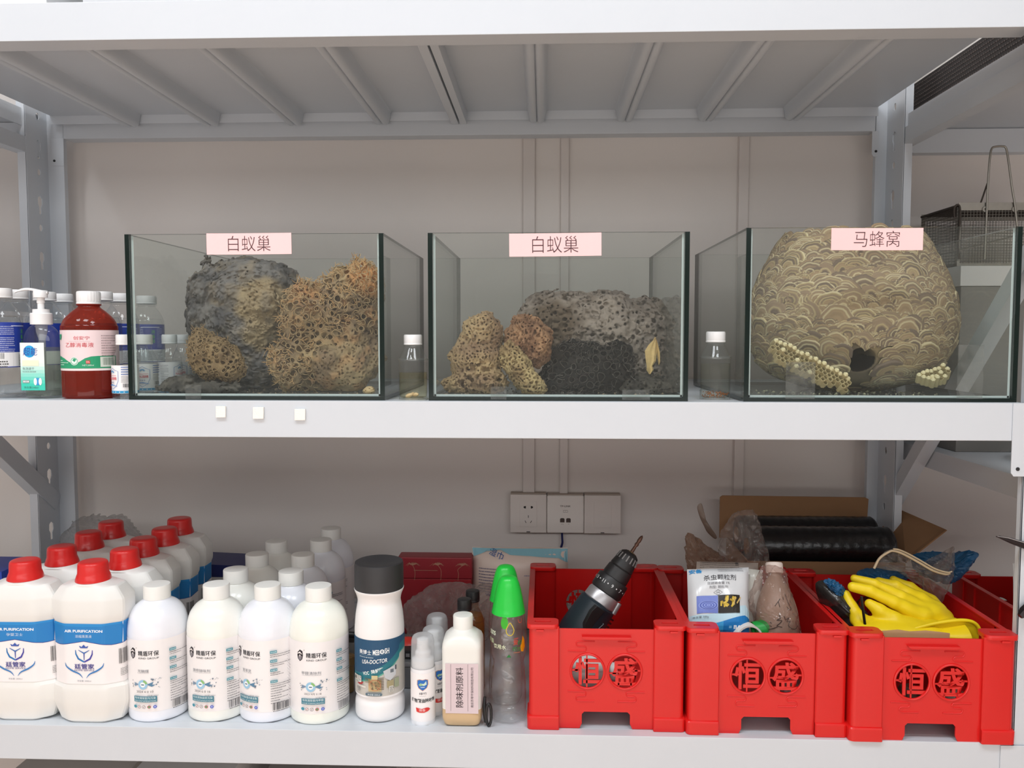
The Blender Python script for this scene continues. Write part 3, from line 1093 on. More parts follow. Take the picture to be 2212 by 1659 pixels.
nest('termite_nest', 'broad grey brown termite nest filling the back of the middle tank', 'nest',
     [E(1285, 735, 0.29, 150, 105, 0.09), E(1190, 705, 0.28, 80, 72, 0.06), E(1395, 745, 0.28, 58, 100, 0.07), E(1280, 810, 0.29, 170, 60, 0.09)], 0.0018,
     [(700, 0.0024, 0.0046, 0.0014, 0.009, None), (900, 0.0013, 0.0024, 0.0012, 0.006, None)],
     pal((112, 102, 94), (142, 130, 118), 30, 23, (96, 82, 68), lambda x, y, z: 1.3 * pxmask(1195, 700, 0.2, 70)(x, y, z)),
     seed=16, rough=((30, 0.008), (90, 0.005), (230, 0.0022)), flake=swirl(0.0045, 120, 9, _s2.x, _s2.z, 31))
nest('nest_fragment', 'black carton comb with large cavities in front of the broad grey nest', 'nest',
     [E(1270, 805, 0.15, 92, 62, 0.05), E(1330, 790, 0.15, 40, 52, 0.04), E(1200, 830, 0.14, 40, 34, 0.04), E(1240, 770, 0.16, 50, 34, 0.04)], 0.0015,
     [(150, 0.0045, 0.008, 0.0008, 0.018, None), (300, 0.0016, 0.003, 0.001, 0.01, None)], pal((26, 24, 23), (46, 41, 38), 40, 25), seed=18, rims=(0.0042, 0.00055, (70, 63, 58)), rough=((45, 0.006), (140, 0.003)),
     fringe=(45, 0.012, 0.0004, lambda x, y, z: pxmask(1270, 805, 0.1, 110)(x, y, z) > 0.02, (128, 120, 112)))
nest('nest_fragment', 'dark crumbly nest heap in the far corner of the middle tank under the wood chip', 'nest',
     [E(1395, 835, 0.15, 52, 26, 0.05), E(1440, 845, 0.14, 36, 12, 0.035)], 0.0014, [(160, 0.0014, 0.0026, 0.001, 0.006, None)], pal((58, 54, 50), (92, 86, 78), 60, 27), seed=19, rough=((70, 0.006), (180, 0.003)))
# the splinter of wood
w0, w1 = at(1413, 730, y=0.125), at(1402, 808, y=0.115)
def sliver(pts, th, d0):
    mb = MB()
    V = []
    n = len(pts)
    for (cx, z, hw, sk) in pts:
        V += [(cx - hw, d0 + 0.001, z), (cx - hw * 0.35, d0 - th, z), (cx + hw * 0.1, d0 - th * 0.55, z), (cx + hw * 0.55, d0 - th * 0.9, z), (cx + hw, d0 + 0.001, z), (cx, d0 + th, z)]
    f = []
    for i in range(n - 1):
        for k in range(6):
            f.append((i * 6 + k, (i + 1) * 6 + k, (i + 1) * 6 + (k + 1) % 6, i * 6 + (k + 1) % 6))
    f += [tuple(range(6)), tuple(range((n - 1) * 6, n * 6))[::-1]]
    return mb.add(V, f)
L_ = (w0 - w1).length
m_wood = M('pale_split_wood', (206, 176, 118), 0.7, noise=0.22, nscale=160, bump=0.5, bscale=300)
wt = thing('wood_chip', 'pale yellow splinter of wood stuck on the broad grey nest', 'wood chip', tuple(w1))
sliver([(0.001, 0.0, 0.0012, 0), (0.002, 0.007, 0.0062, 0), (0.001, 0.014, 0.0050, 0), (0.003, 0.022, 0.0085, 0), (0.003, 0.040, 0.0105, 0), (0.006, 0.050, 0.0075, 0), (0.009, 0.058, 0.0030, 0), (0.010, 0.064, 0.0006, 0)], 0.004, 0.0).build('main_splinter', m_wood, wt, angle=0.35)
sliver([(0.017, 0.016, 0.0005, 0), (0.0175, 0.022, 0.0020, 0), (0.016, 0.038, 0.0028, 0), (0.0135, 0.050, 0.0024, 0), (0.012, 0.060, 0.0004, 0)], 0.003, 0.002).build('side_splinter', m_wood, wt, angle=0.35)

# crumbs on the tank floors
def crumbs(n, x0, x1, y0, y1, cols, label, seed, z=0.0064):
    rnd = random.Random(seed)
    mb = MB()
    for i in range(n):
        x, y = rnd.uniform(x0, x1), rnd.uniform(y0, y1)
        r = rnd.uniform(0.0008, 0.003)
        v = []
        for a in range(5):
            t = 2 * PI * a / 5 + rnd.random()
            v.append((x + r * math.cos(t) * rnd.uniform(0.7, 1.5), y + r * math.sin(t), z))
        v.append((x, y, z + r * rnd.uniform(0.5, 1.1)))
        mb.add(v, [(i2, (i2 + 1) % 5, 5) for i2 in range(5)] + [(4, 3, 2, 1, 0)], rnd.randrange(len(cols)))
    o = mb.build('nest_crumbs', [M('crumb_%d_%d' % (seed, k), c, 0.95) for k, c in enumerate(cols)], smooth=False)
    tag(o, label, 'crumbs', kind='stuff')
crumbs(260, T1x - 0.19, T1x + 0.19, 0.022, 0.25, ((96, 90, 82), (140, 122, 98), (70, 66, 62)), 'nest crumbs strewn over the floor of the first tank', 3)
crumbs(200, T2x - 0.19, T2x + 0.19, 0.022, 0.25, ((96, 90, 82), (140, 122, 98), (60, 56, 52)), 'nest crumbs strewn over the floor of the middle tank', 4)
crumbs(260, T3x - 0.19, T3x + 0.14, 0.022, 0.20, ((84, 82, 76), (120, 116, 100), (170, 166, 136)), 'grey flakes and crumbs strewn on the floor of the wasp nest tank', 5)

# ------------------------------------------------------------------ the wasp nest
WY = 0.232
wp = [(515, 137), (530, 150), (560, 165), (600, 185), (650, 203), (700, 209), (750, 201), (790, 180), (815, 148), (832, 95), (841, 40), (842.5, 0)]
s_ = scale_at(WY)
wc0 = at(1834, 700, y=WY)
zt = at(1834, 842.5, y=WY).z
BASEZ = 0.0064
def wz(py):
    return BASEZ + (at(1834, py, y=WY).z - zt)
WPROF = sorted([(wz(py), r * s_) for py, r in wp])
WZ = np.array([a for a, b in WPROF])
WR = np.array([b for a, b in WPROF])
YSQ = 0.86                                # a little shallower than wide
HOLE = at(1872, 789, y=WY - 0.15)
wroot = thing('wasp_nest', 'large tan and grey paper wasp nest with scalloped envelope and round entrance hole', 'wasp nest', (wc0.x, WY, BASEZ))
lo = np.array([-0.2, -0.18, 0.0])
hi = np.array([0.2, 0.18, WZ[-1] - BASEZ + 0.012])
X, Y, Z = grid(lo, hi, 0.0028)
R = np.sqrt(X ** 2 + (Y / YSQ) ** 2)
prof = np.interp(Z + BASEZ, WZ, WR).astype(np.float32) - 0.003
D = (R - prof) * 0.8
D = np.maximum(D, Z - (WZ[-1] - BASEZ) - 0.006 * vnoise(X, Y, Z, 18, 4))
D = D + 0.002 * vnoise(X, Y, Z, 20, 41) + 0.0015 * vnoise(X, Y, Z, 70, 42)
h_ = caps(X, Y, Z, (HOLE.x - wc0.x, -0.20, HOLE.z - BASEZ), (HOLE.x - wc0.x - 0.01, 0.03, HOLE.z - BASEZ + 0.03), 0.0225)
D = np.maximum(D, -h_)
D = np.maximum(D, 0.0004 - Z)
def wcol(x, y, z):
    q = mixc(lincol((110, 98, 82)), lincol((146, 128, 98)), np.clip(0.5 + vnoise(x, y, z, 25, 5), 0, 1))
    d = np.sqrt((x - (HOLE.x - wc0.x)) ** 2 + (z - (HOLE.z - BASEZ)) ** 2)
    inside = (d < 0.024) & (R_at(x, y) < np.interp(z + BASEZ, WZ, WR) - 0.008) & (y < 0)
    q[inside] = lincol((34, 30, 30))  # darkness of the entrance hole put into the colour of its walls
    return q
def R_at(x, y):
    return np.sqrt(x ** 2 + (y / YSQ) ** 2)
solid('nest_core', D, lo, 0.0028, M('wasp_paper_core', attr='Col', rough=0.95, noise=0.1, nscale=90, spec=0.1), wroot, colf=wcol)

# scallops: fan-shaped shells of striped paper, each a piece of its own
m_scal = M('wasp_paper', attr='Col', rough=0.9, noise=0.10, nscale=220, bump=0.25, bscale=900, spec=0.15)
def lincol2(c, f):
    return np.array(c[:3]) * f
def scallop_mesh(k):
    rnd = random.Random(100 + k)
    NR, NA = 11, 14
    base = [lincol(c) for c in ((132, 114, 96), (146, 126, 104), (118, 103, 90), (156, 134, 106))]
    rim = [lincol(c) for c in ((188, 170, 130), (172, 154, 116), (200, 186, 150))]
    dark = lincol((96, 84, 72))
    cols = []
    cur = rnd.choice(base)
    last = False
    for i in range(NR + 1):
        if rnd.random() < 0.4:
            cur = rnd.choice(base)
        if i > 2 and not last and rnd.random() < 0.42:
            cols.append(lincol2(rnd.choice(rim), rnd.uniform(0.84, 1.0)))
            last = True
        else:
            cols.append(lincol2(cur, rnd.uniform(0.86, 1.06)))
            last = False
    cols[-1] = lincol2(rnd.choice(rim if k % 3 != 2 else base), 1.0)
    cols[-2] = cols[-1] if rnd.random() < 0.3 else cols[-2]
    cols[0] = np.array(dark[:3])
    v, c, f = [], [], []
    asp = rnd.uniform(0.8, 1.15)
    for i in range(NR + 1):
        t = i / NR
        for j in range(NA + 1):
            a = PI * (-0.12 + 1.24 * j / NA)
            wob = 1 + 0.05 * math.sin(3 * a + k) + 0.03 * math.sin(7 * a + 2 * k)
            r = t * wob
            hgt = 0.20 * t * math.sin(a) + 0.16 * (1 - t ** 2.2) + 0.022 * math.sin(i * 2.2 + k) - 0.02
            if i == NR:
                hgt -= 0.03
            v.append((r * math.cos(a), r * math.sin(a) * asp - 0.35, hgt))
            c.append(cols[i])
    # a turned-in lip closes the shell towards the core
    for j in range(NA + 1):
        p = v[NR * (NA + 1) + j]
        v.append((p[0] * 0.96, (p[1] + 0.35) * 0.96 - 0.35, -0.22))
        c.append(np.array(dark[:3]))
    for i in range(NR + 1):
        for j in range(NA):
            a = i * (NA + 1) + j
            f.append((a, a + NA + 1, a + NA + 2, a + 1))
    me = bpy.data.meshes.new('paper_scallop')
    me.from_pydata([tuple(p) for p in v], [], f)
    at_ = me.color_attributes.new('Col', 'FLOAT_COLOR', 'POINT')
    at_.data.foreach_set('color', np.concatenate([np.array(c, np.float32), np.ones((len(c), 1), np.float32)], 1).ravel())
    me.polygons.foreach_set('use_smooth', [True] * len(f))
    me.set_sharp_from_angle(angle=1.0)
    me.materials.append(m_scal)
    return me
SCM = [scallop_mesh(k) for k in range(16)]
rnd = random.Random(5)
cand = []
for i in range(14000):
    z = rnd.uniform(WZ[0] + 0.004, WZ[-1] - 0.002)
    r = float(np.interp(z, WZ, WR))
    if rnd.random() > (r + 0.03) / 0.24:
        continue
    a = rnd.uniform(0, 2 * PI)
    p = Vector((r * math.cos(a), r * math.sin(a) * YSQ, z - BASEZ))
    if p.y > 0.10:
        continue
    if abs(p.x - (HOLE.x - wc0.x)) < 0.037 and -0.044 < p.z + BASEZ - HOLE.z < 0.036 and p.y < 0:
        continue
    size = rnd.uniform(0.012, 0.025)
    if all((q - p).length > 0.56 * min(size, s2) for q, s2, a2 in cand):
        cand.append((p, size, a))
cand.sort(key=lambda c: c[0].y)
extra = MB()
def place_m(p, size, a):
    z = p.z + BASEZ
    dr = (np.interp(z + 0.004, WZ, WR) - np.interp(z - 0.004, WZ, WR)) / 0.008
    n = Vector((math.cos(a), math.sin(a) / YSQ, -float(np.clip(dr, -2.2, 2.2)))).normalized()
    up = Vector((0, 0, 1)) - n * n.z
    if up.length < 0.2:
        up = Vector((-math.cos(a), -math.sin(a), 0.2))
    up.normalize()
    x = up.cross(n).normalized()
    up = n.cross(x).normalized()
    t = rnd.gauss(0, 0.28)
    x, up = x * math.cos(t) + up * math.sin(t), up * math.cos(t) - x * math.sin(t)
    m = Matrix((x, up, n)).transposed().to_4x4()
    return Matrix.Translation(p + n * 0.0012) @ m @ Matrix.Diagonal((size * rnd.uniform(0.95, 1.25), size, size * 0.8, 1))
restv, restf, restc = [], [], []
for i, (p, size, a) in enumerate(cand):
    mt = place_m(p, size, a)
    me = SCM[rnd.randrange(16)]
    if i < 300:
        o = bpy.data.objects.new('paper_scallop', me)
        COL.objects.link(o)
        o.parent = wroot
        o.matrix_local = mt
    else:
        o0 = len(restv)
        restv += [tuple(mt @ v.co) for v in me.vertices]
        restf += [tuple(q + o0 for q in f.vertices) for f in me.polygons]
        restc += [tuple(c.color) for c in me.color_attributes['Col'].data]
if restv:
    me = bpy.data.meshes.new('paper_scallops')
    me.from_pydata(restv, [], restf)
    a_ = me.color_attributes.new('Col', 'FLOAT_COLOR', 'POINT')
    a_.data.foreach_set('color', np.array(restc, np.float32).ravel())
    me.polygons.foreach_set('use_smooth', [True] * len(restf))
    me.materials.append(m_scal)
    link('paper_scallops', me, wroot, kind='stuff')

# pieces of wasp comb: paper hexagon cells
m_cell = M('comb_paper', (182, 166, 124), 0.85, noise=0.15, nscale=120)
m_cellcap = M('comb_cap', (222, 210, 168), 0.8, noise=0.08, nscale=150)
def cell_mesh(capped, ln=0.016, r=0.0043):
    mb = MB()
    def ring(rr, z):
        return [(rr * math.cos(PI / 3 * k), rr * math.sin(PI / 3 * k), z) for k in range(6)]
    if capped:
        mb.loft([ring(r, 0), ring(r, ln), ring(r * 0.86, ln + r * 0.25), ring(r * 0.4, ln + r * 0.75)], 1)
        mb.m[:6] = [0] * 6
    else:
        mb.loft([ring(r * 0.8, 0.3 * ln), ring(r * 0.84, ln), ring(r, ln), ring(r, 0)][::-1], 0, cap=(True, True))
    o = mb.build('cell', [m_cell, m_cellcap], smooth=False)
    me = o.data
    bpy.data.objects.remove(o)
    return me
CELL = [cell_mesh(False), cell_mesh(True), cell_mesh(False, 0.012), cell_mesh(True, 0.02)]
def comb(label, a, b, rows, tilt, seed, capshare=0.12, width=None):
    rnd = random.Random(seed)
    a, b = Vector(a), Vector(b)
    d = (b - a)
    L = d.length
    d.normalize()
    t = thing('wasp_comb', label, 'comb', tuple(a))
    n = Vector(tilt)
    n = (n - d * n.dot(d)).normalized()
    w = d.cross(n).normalized()
    if w.z > 0:
        w = -w
    k = int(L / 0.0076)
    for i in range(k + 1):
        rr = rows if rows < 3 else max(1, rows - (abs(i - k * 0.45) > k * 0.36) - (i % 5 == 0))
        for j in range(rr):
            p = d * (i * 0.0076 + (0.0038 if j % 2 else 0)) + w * (j * 0.0066) + n * rnd.uniform(-0.0015, 0.0015)
            m = CELL[rnd.choice((1, 3)) if (j == 0 or rnd.random() < capshare) else rnd.choice((0, 2))]
            o = bpy.data.objects.new('cell', m)
            COL.objects.link(o)
            o.parent = t
            mt = Matrix((d, n.cross(d), n)).transposed().to_4x4()
            o.matrix_local = Matrix.Translation(p) @ mt @ Matrix.Rotation(PI / 6, 4, 'Z')
    return t
ca, cb = at(1668, 745, y=0.055), at(1822, 826, y=0.045)
comb('long pale comb of hexagon cells leaning on the wasp nest', ca, cb, 5, (0.15, -0.75, 0.45), 3)
ca, cb = at(1982, 826, y=0.10), at(2040, 806, y=0.11)
comb('small pale comb fragment on the tank floor beside the wasp nest', ca, cb, 4, (0.1, -0.5, 0.8), 6, 0.6)
# ------------------------------------------------------------------ bottles on the middle shelf
m_pet = clear('clear_pet', (253, 254, 254), 0.04, haze=0.025, hazecol=(225, 228, 230))
m_water = clear('clear_liquid', (252, 253, 253), 0.02, ior=1.2)
m_wcap = M('white_cap', (238, 238, 238), 0.45, noise=0.01, nscale=60)
m_paper = M('label_paper', (244, 240, 240), 0.5, noise=0.01, nscale=60)

def base_spot(px, py, hw, z0=0.0):
    """centre and radius of a round base from its lowest visible pixel and half width"""
    p = at(px, py, z=z0)
    r = hw * scale_at(p.y + 0.03)
    return Vector((p.x, p.y + r, z0)), r

def ribbed_cap(root, r, z0, z1, mat, name='cap', n=48, flute=3, band=0.0):
    mb = MB()
    h = z1 - z0
    mb.lathe([(r * 0.97, z0), (r, z0 + 0.0008), (r, z0 + h * 0.14), (r * 0.965, z0 + h * 0.16), (r * 0.965, z0 + h * 0.2), (r * 0.99, z0 + h * 0.22), (r * 0.985, z1 - h * 0.12), (r * 0.93, z1 - 0.0004), (r * 0.85, z1), (0.0001, z1)],
             n, flute=(z0 + h * 0.21, z1 - h * 0.1, flute, 0.035))
    return mb.build(name, mat, root, angle=0.5)

# --- clear bottles with a blue wrap
BH = 0.186
def big_clear(loc, label, rz=0.0):
    t = thing('disinfectant_bottle', label, 'bottle', loc, rz, 'large clear bottles with a blue wrap at the shelf end')
    r = 0.0325
    body = sm([(r * 0.80, 0.0), (r * 0.97, 0.005), (r, 0.012), (r, 0.04), (r * 0.985, 0.055), (r, 0.07), (r, 0.128), (r * 0.97, 0.137), (r * 0.80, 0.150), (r * 0.58, 0.160), (r * 0.50, 0.164), (r * 0.50, 0.170)], 4)
    MB().lathe([(0.0001, 0.004), (r * 0.6, 0.002)] + body, 44, cap=(False, False)).build('bottle_body', m_pet, t, angle=0.9)
    MB().lathe([(0.0001, 0.0045), (r * 0.7, 0.003), (r * 0.93, 0.006), (r * 0.955, 0.012), (r * 0.955, 0.126), (r * 0.85, 0.139), (0.0001, 0.139)], 40, cap=(False, False)).build('liquid', m_water, t, angle=0.9)
    MB().lathe([(r * 0.52, 0.165), (r * 0.60, 0.1655), (r * 0.60, 0.168), (r * 0.52, 0.1685)], 36).build('neck_ring', m_pet, t)
    ribbed_cap(t, r * 0.60, 0.1695, BH, m_wcap, flute=2)
    lb = sleeve(r, 0.052, 0.128, -2.5, 2.5, t=0.0004)
    l = lb.build('wrap_label', M('blue_wrap', (36, 62, 158), 0.4, noise=0.02, nscale=50), t)
    P = Print()
    P.rect(0, 0.0655, 0.16, 0.024, 'e9eaec')
    P.text('消', 0.016, 0.113, 0.0078, '57b948')
    P.text('毒', 0.016, 0.1035, 0.0078, '57b948')
    P.text('液', 0.016, 0.094, 0.0078, '57b948')
    P.dashes(0.024, 0.119, 0.012, 0.0011, 'a9b6e6', 14, 0.0028, 5)
    P.dashes(-0.042, 0.121, 0.040, 0.0012, 'd6dcf4', 14, 0.0032, 9)
    P.line([(-0.006, 0.122), (0.03, 0.122)], 0.0012, 'dfe4f5')
    P.barcode(-0.030, 0.0715, 0.024, 0.010, '333333', 4)
    P.dashes(-0.044, 0.062, 0.030, 0.0024, '555555', 3, 0.0042, 8)
    P.dashes(0.006, 0.074, 0.030, 0.0012, '777777', 7, 0.0028, 3)
    P.build('print', l, cylmap(r + 0.0004), cut=0.005)
    return t
def back_at(px, capy, H, z0=0.0):
    """position of a bottle of height H from the pixel of its cap top"""
    return at(px, capy, z=z0 + H)
spots = [(-2, 622, 'clear bottle with blue wrap nearest the shelf edge, cut by the picture border', 1.25),
         (34, 627, 'clear bottle with blue wrap standing behind the hand gel pump bottle', -1.0),
         (96, 631, 'clear bottle with blue wrap whose cap shows just behind the pump head', -0.6),
         (134, 636, 'clear bottle with blue wrap half hidden behind the red bottle', 0.5),
         (193, 640, 'clear bottle with blue wrap, only its cap edge showing by the red bottle cap', 0.5),
         (219, 640, 'clear bottle with blue wrap and green print just behind the red bottle shoulder', -0.35),
         (259, 644, 'clear bottle with blue wrap behind the small alcohol bottle', 0.4),
         (316, 648, 'clear bottle with blue wrap seen through the pane of the first tank', 0.3)]
YS = [0.055, 0.105, 0.175, 0.245, 0.335, 0.170, 0.235, 0.330]
for (px, cy, lab, rz), yy in zip(spots, YS):
    p = at(px, cy, y=yy)
    big_clear((p.x, yy, 0.0), lab, rz)

# --- hand gel with pump
c, r = base_spot(72, 861, 38)
t = thing('pump_bottle', 'clear hand gel bottle with white pump and a green-white front label', 'bottle', (c.x, c.y, 0))
def oval(rx, ry, z, n=40, e=2.6):
    L = []
    for i in range(n):
        a = 2 * PI * i / n
        ca, sa = math.cos(a), math.sin(a)
        L.append((rx * math.copysign(abs(ca) ** (2 / e), ca), ry * math.copysign(abs(sa) ** (2 / e), sa), z))
    return L
s = 0.00078
H = 0.136
rx, ry = 37 * s, 25 * s
pr = sm([(0.86, 0.0), (0.98, 0.004), (1, 0.012), (1, 0.085), (0.97, 0.100), (0.86, 0.113), (0.62, 0.121), (0.42, 0.1245)], 4)
MB().loft([oval(rx * k, ry * (k if k > 0.62 else 0.62 + (k - 0.62) * 0.4), z) for k, z in pr]).build('bottle_body', m_pet, t, angle=0.8)
MB().loft([oval(rx * 0.955, ry * 0.94, z) for z in (0.003, 0.01, 0.04, 0.086)]).build('gel', clear('gel_liquid', (226, 232, 222), 0.05, haze=0.10, hazecol=(222, 226, 216), ior=1.15), t, angle=0.8)
MB().lathe([(15.5 * s, 0.124), (22 * s, 0.1245), (22 * s, 0.1245 + 23 * s), (20.5 * s, 0.1245 + 25 * s), (17 * s, 0.1245 + 25 * s), (16.5 * s, 0.1245 + 33 * s), (8 * s, 0.1245 + 33.5 * s)], 40, flute=(0.125, 0.1245 + 22 * s, 2, 0.02)).build('pump_collar', m_wcap, t, angle=0.6)
zz = 0.1245 + 33 * s
MB().lathe([(6.8 * s, zz), (6.8 * s, zz + 13 * s), (8 * s, zz + 14 * s), (8 * s, zz + 26 * s)], 28).build('pump_stem', m_wcap, t, angle=0.6)
zz += 25 * s
hd = MB()
hd.lathe([(9 * s, zz), (14 * s, zz + 0.5 * s), (14.5 * s, zz + 14 * s), (13 * s, zz + 16 * s), (0.0001, zz + 16.5 * s)], 32)
path = [(-k * s, -k * s * 0.35, zz + (14.5 + 4.0 * math.sin(min(k, 24) / 24 * PI / 2) - max(0, k - 24) ** 1.7 * 0.035) * s) for k in range(-14, 52, 6)]
lo_ = []
for i, q in enumerate(path):
    w = (9 - 0.085 * i * 6) * s if i > 1 else (6 + i * 2) * s
    hh = 3.2 * s if i < 9 else 2.2 * s
    lo_.append([(q[0] - 0.35 * b * w, q[1] + b * w, q[2] + a_ * hh) for b, a_ in ((-1, -0.6), (-0.5, -1), (0.5, -1), (1, -0.6), (1, 0.4), (0.5, 0.9), (-0.5, 0.9), (-1, 0.4))])
hd.loft(lo_)
hd.build('pump_head', m_wcap, t, angle=0.8)
MB().lathe([(7 * s, 0.010), (7 * s, 0.10), (11 * s, 0.112), (12 * s, 0.1235)], 24).build('dip_tube', clear('dip_tube', (236, 238, 238), 0.2, haze=0.35, hazecol=(232, 234, 234)), t, angle=0.8)
# front label: white running to sea green
def grad_label(root, w, h, z0, y, c0, c1, name='front_label', n=10, x0=0.0, rr=0.003):
    mb = MB()
    mats = []
    for k in range(n):
        a, b = z0 + h * k / n, z0 + h * (k + 1) / n
        v = [(x0 - w / 2, y, a), (x0 + w / 2, y, a), (x0 + w / 2, y, b), (x0 - w / 2, y, b)]
        mb.add([(p[0], y + yb, p[2]) for yb in (0, 0.0003) for p in v], [(0, 1, 2, 3), (7, 6, 5, 4), (0, 4, 5, 1), (3, 2, 6, 7), (0, 3, 7, 4), (1, 5, 6, 2)], k)
        f = (k + 0.5) / n
        col = tuple(int(c0[i] + (c1[i] - c0[i]) * f) for i in range(3))
        mats.append(M('grad_%d_%d_%d' % col, col, 0.4))
    return mb.build(name, mats, root, smooth=False)
lw, lh = 53 * s, 103 * s
z0 = 17 * s
n = 14
yl = -ry - 0.0006
mb = MB()
mats = []
for k in range(n):
    f = k / (n - 1)
    g = min(1, max(0, (f - 0.08) / 0.5))
    col = tuple(int(a + (b - a) * g) for a, b in zip((64, 210, 184), (240, 243, 238)))
    mats.append(M('gel_label_%d' % k, col, 0.4))
    a, b = z0 + lh * k / n, z0 + lh * (k + 1) / n
    inset = 0.002 if k in (0, n - 1) else 0
    mb.add([(x, yl + d, zz_) for d in (0, 0.0004) for x, zz_ in ((-lw / 2, a), (lw / 2, a), (lw / 2, b), (-lw / 2, b))], [(0, 1, 2, 3), (7, 6, 5, 4), (0, 4, 5, 1), (3, 2, 6, 7), (0, 3, 7, 4), (1, 5, 6, 2)], k)
gl_ = mb.build('front_label', mats, t, (-7 * s, 0, 0), smooth=False)
P = Print()
P.disc(-6 * s, z0 + 84 * s, 13 * s, '2aa2de')
P.ring(-4 * s, z0 + 81 * s, 11 * s, 16 * s, 'f2f5f4', -2.3, 0.3)
P.text('超能', -4 * s, z0 + 84 * s, 17 * s, '3d3796', w=32 * s, shear=0.12)
P.rect(-4 * s, z0 + 59 * s, 36 * s, 12 * s, 'f3f2d2')
P.text('免洗速干', -9 * s, z0 + 47 * s, 6 * s, '7f9a97', w=26 * s)
P.dashes(-22 * s, z0 + 40.5 * s, 30 * s, 2.6 * s, '8fb0aa', 1, 0, 3)
P.ring(11 * s, z0 + 19 * s, 0, 8 * s, '3f9cd8')
P.disc(5.5 * s, z0 + 19 * s, 3.6 * s, 'eef4f2', ry=8 * s)
P.disc(16.5 * s, z0 + 19 * s, 3.6 * s, 'eef4f2', ry=8 * s)
P.rect(-15 * s, z0 + 19 * s, 15 * s, 6 * s, '9aa6a4')
P.dashes(-21 * s, z0 + 19 * s, 12 * s, 3.4 * s, 'e4eae8', 1, 0, 6)
P.text('净含量:248ml', -4 * s, z0 + 6.5 * s, 5.0 * s, '4b8f80', w=32 * s)
P.build('print', gl_, flatmap(yl))

# --- red-brown ethanol bottle
c, r = base_spot(166, 862, 58)
t = thing('ethanol_bottle', 'red-brown ethanol bottle with ribbed white cap and pink and green label', 'bottle', (c.x, c.y, 0), 0.26)
s = r / 58
m_red = clear('red_brown_plastic', (228, 130, 110), 0.05, haze=0.36, hazecol=(196, 84, 68))
m_redin = clear('red_liquid', (236, 140, 114), 0.05, haze=0.16, hazecol=(200, 92, 68), ior=1.1)
pr = sm([(0.86, 0), (0.965, 2.5 * s), (1, 8 * s), (1, 60 * s), (0.994, 61 * s), (1, 62 * s), (1, 150 * s), (0.985, 158 * s), (0.86, 174 * s), (0.60, 190 * s), (0.405, 199 * s), (0.385, 205 * s), (0.385, 214 * s)], 4)
MB().lathe([(0.0001, 4 * s), (r * 0.7, 3 * s)] + [(r * a, b) for a, b in pr], 56, cap=(False, True)).build('bottle_body', m_red, t, angle=0.9)
MB().lathe([(0.0001, 5 * s), (r * 0.66, 4.5 * s), (r * 0.93, 8 * s), (r * 0.95, 14 * s), (r * 0.95, 148 * s), (0.0001, 148 * s)], 44).build('liquid', m_redin, t, angle=0.7)
MB().lathe([(r * 0.39, 203 * s), (r * 0.435, 204 * s), (r * 0.435, 206.5 * s), (r * 0.39, 208 * s)], 40).build('neck_ring', m_red, t)
ribbed_cap(t, 25 * s, 206 * s, 235 * s, m_wcap, n=72, flute=3)
m_lp = M('pale_pink_label', (238, 216, 218), 0.45, noise=0.01, nscale=60)
l = sleeve(r, 61 * s, 149 * s, -2.6, 2.6, t=0.0004).build('label', m_lp, t)
P = Print()
u0 = 16 * s                       # the label's centre shows a little towards the viewer's side
wave = [(-75, 93), (-60, 92), (-45, 88), (-30, 80), (-18, 77), (-8, 80), (4, 88), (16, 92), (30, 93), (75, 93)]
P.poly([(a * s, b * s) for a, b in wave[::-1]] + [(-75 * s, 66 * s), (75 * s, 66 * s)], '2f9c70')
P.rect(0, 63.5 * s, 150 * s, 3 * s, 'efe6e4')
P.text('创安宁', -2 * s, 132 * s, 8 * s, 'cf4a54', w=33 * s)
P.text('乙醇消毒液', -8 * s, 117 * s, 10 * s, 'cf4a54', w=60 * s)
P.dashes(-30 * s, 124.5 * s, 52 * s, 1.2 * s, 'd9b8bb', 1, 0, 2)
P.disc(-18 * s, 82 * s, 9 * s, 'dfeee8')
P.ring(-18 * s, 82 * s, 6.5 * s, 7.6 * s, '2f9c70')
P.poly([(-22 * s, 84 * s), (-18 * s, 88 * s), (-13 * s, 86 * s), (-17 * s, 80 * s)], '2f9c70')
P.rect(10 * s, 80 * s, 8 * s, 7 * s, 'cf3c3c')
P.text('5%', 10 * s, 80 * s, 4.5 * s, 'f4e4e2', w=6 * s)
P.text('NET:500ml', 10 * s, 73 * s, 3.4 * s, 'd6efe4', w=22 * s)
P.rect(52 * s, 80 * s, 36 * s, 22 * s, 'd5ded4')
P.barcode(53 * s, 81 * s, 27 * s, 16 * s, '6d8274', 11)
P.dashes(37 * s, 137 * s, 34 * s, 2.2 * s, 'a48e90', 9, 5.4 * s, 14)
P.dashes(-62 * s, 83 * s, 30 * s, 1.8 * s, 'd6efe4', 3, 4.5 * s, 15)
P.poly([(-62 * s, 140 * s), (-52 * s, 140 * s), (-56 * s, 128 * s), (-62 * s, 128 * s)], '2f9c70')
P.build('print', l, cylmap(r + 0.0004), cut=0.005)

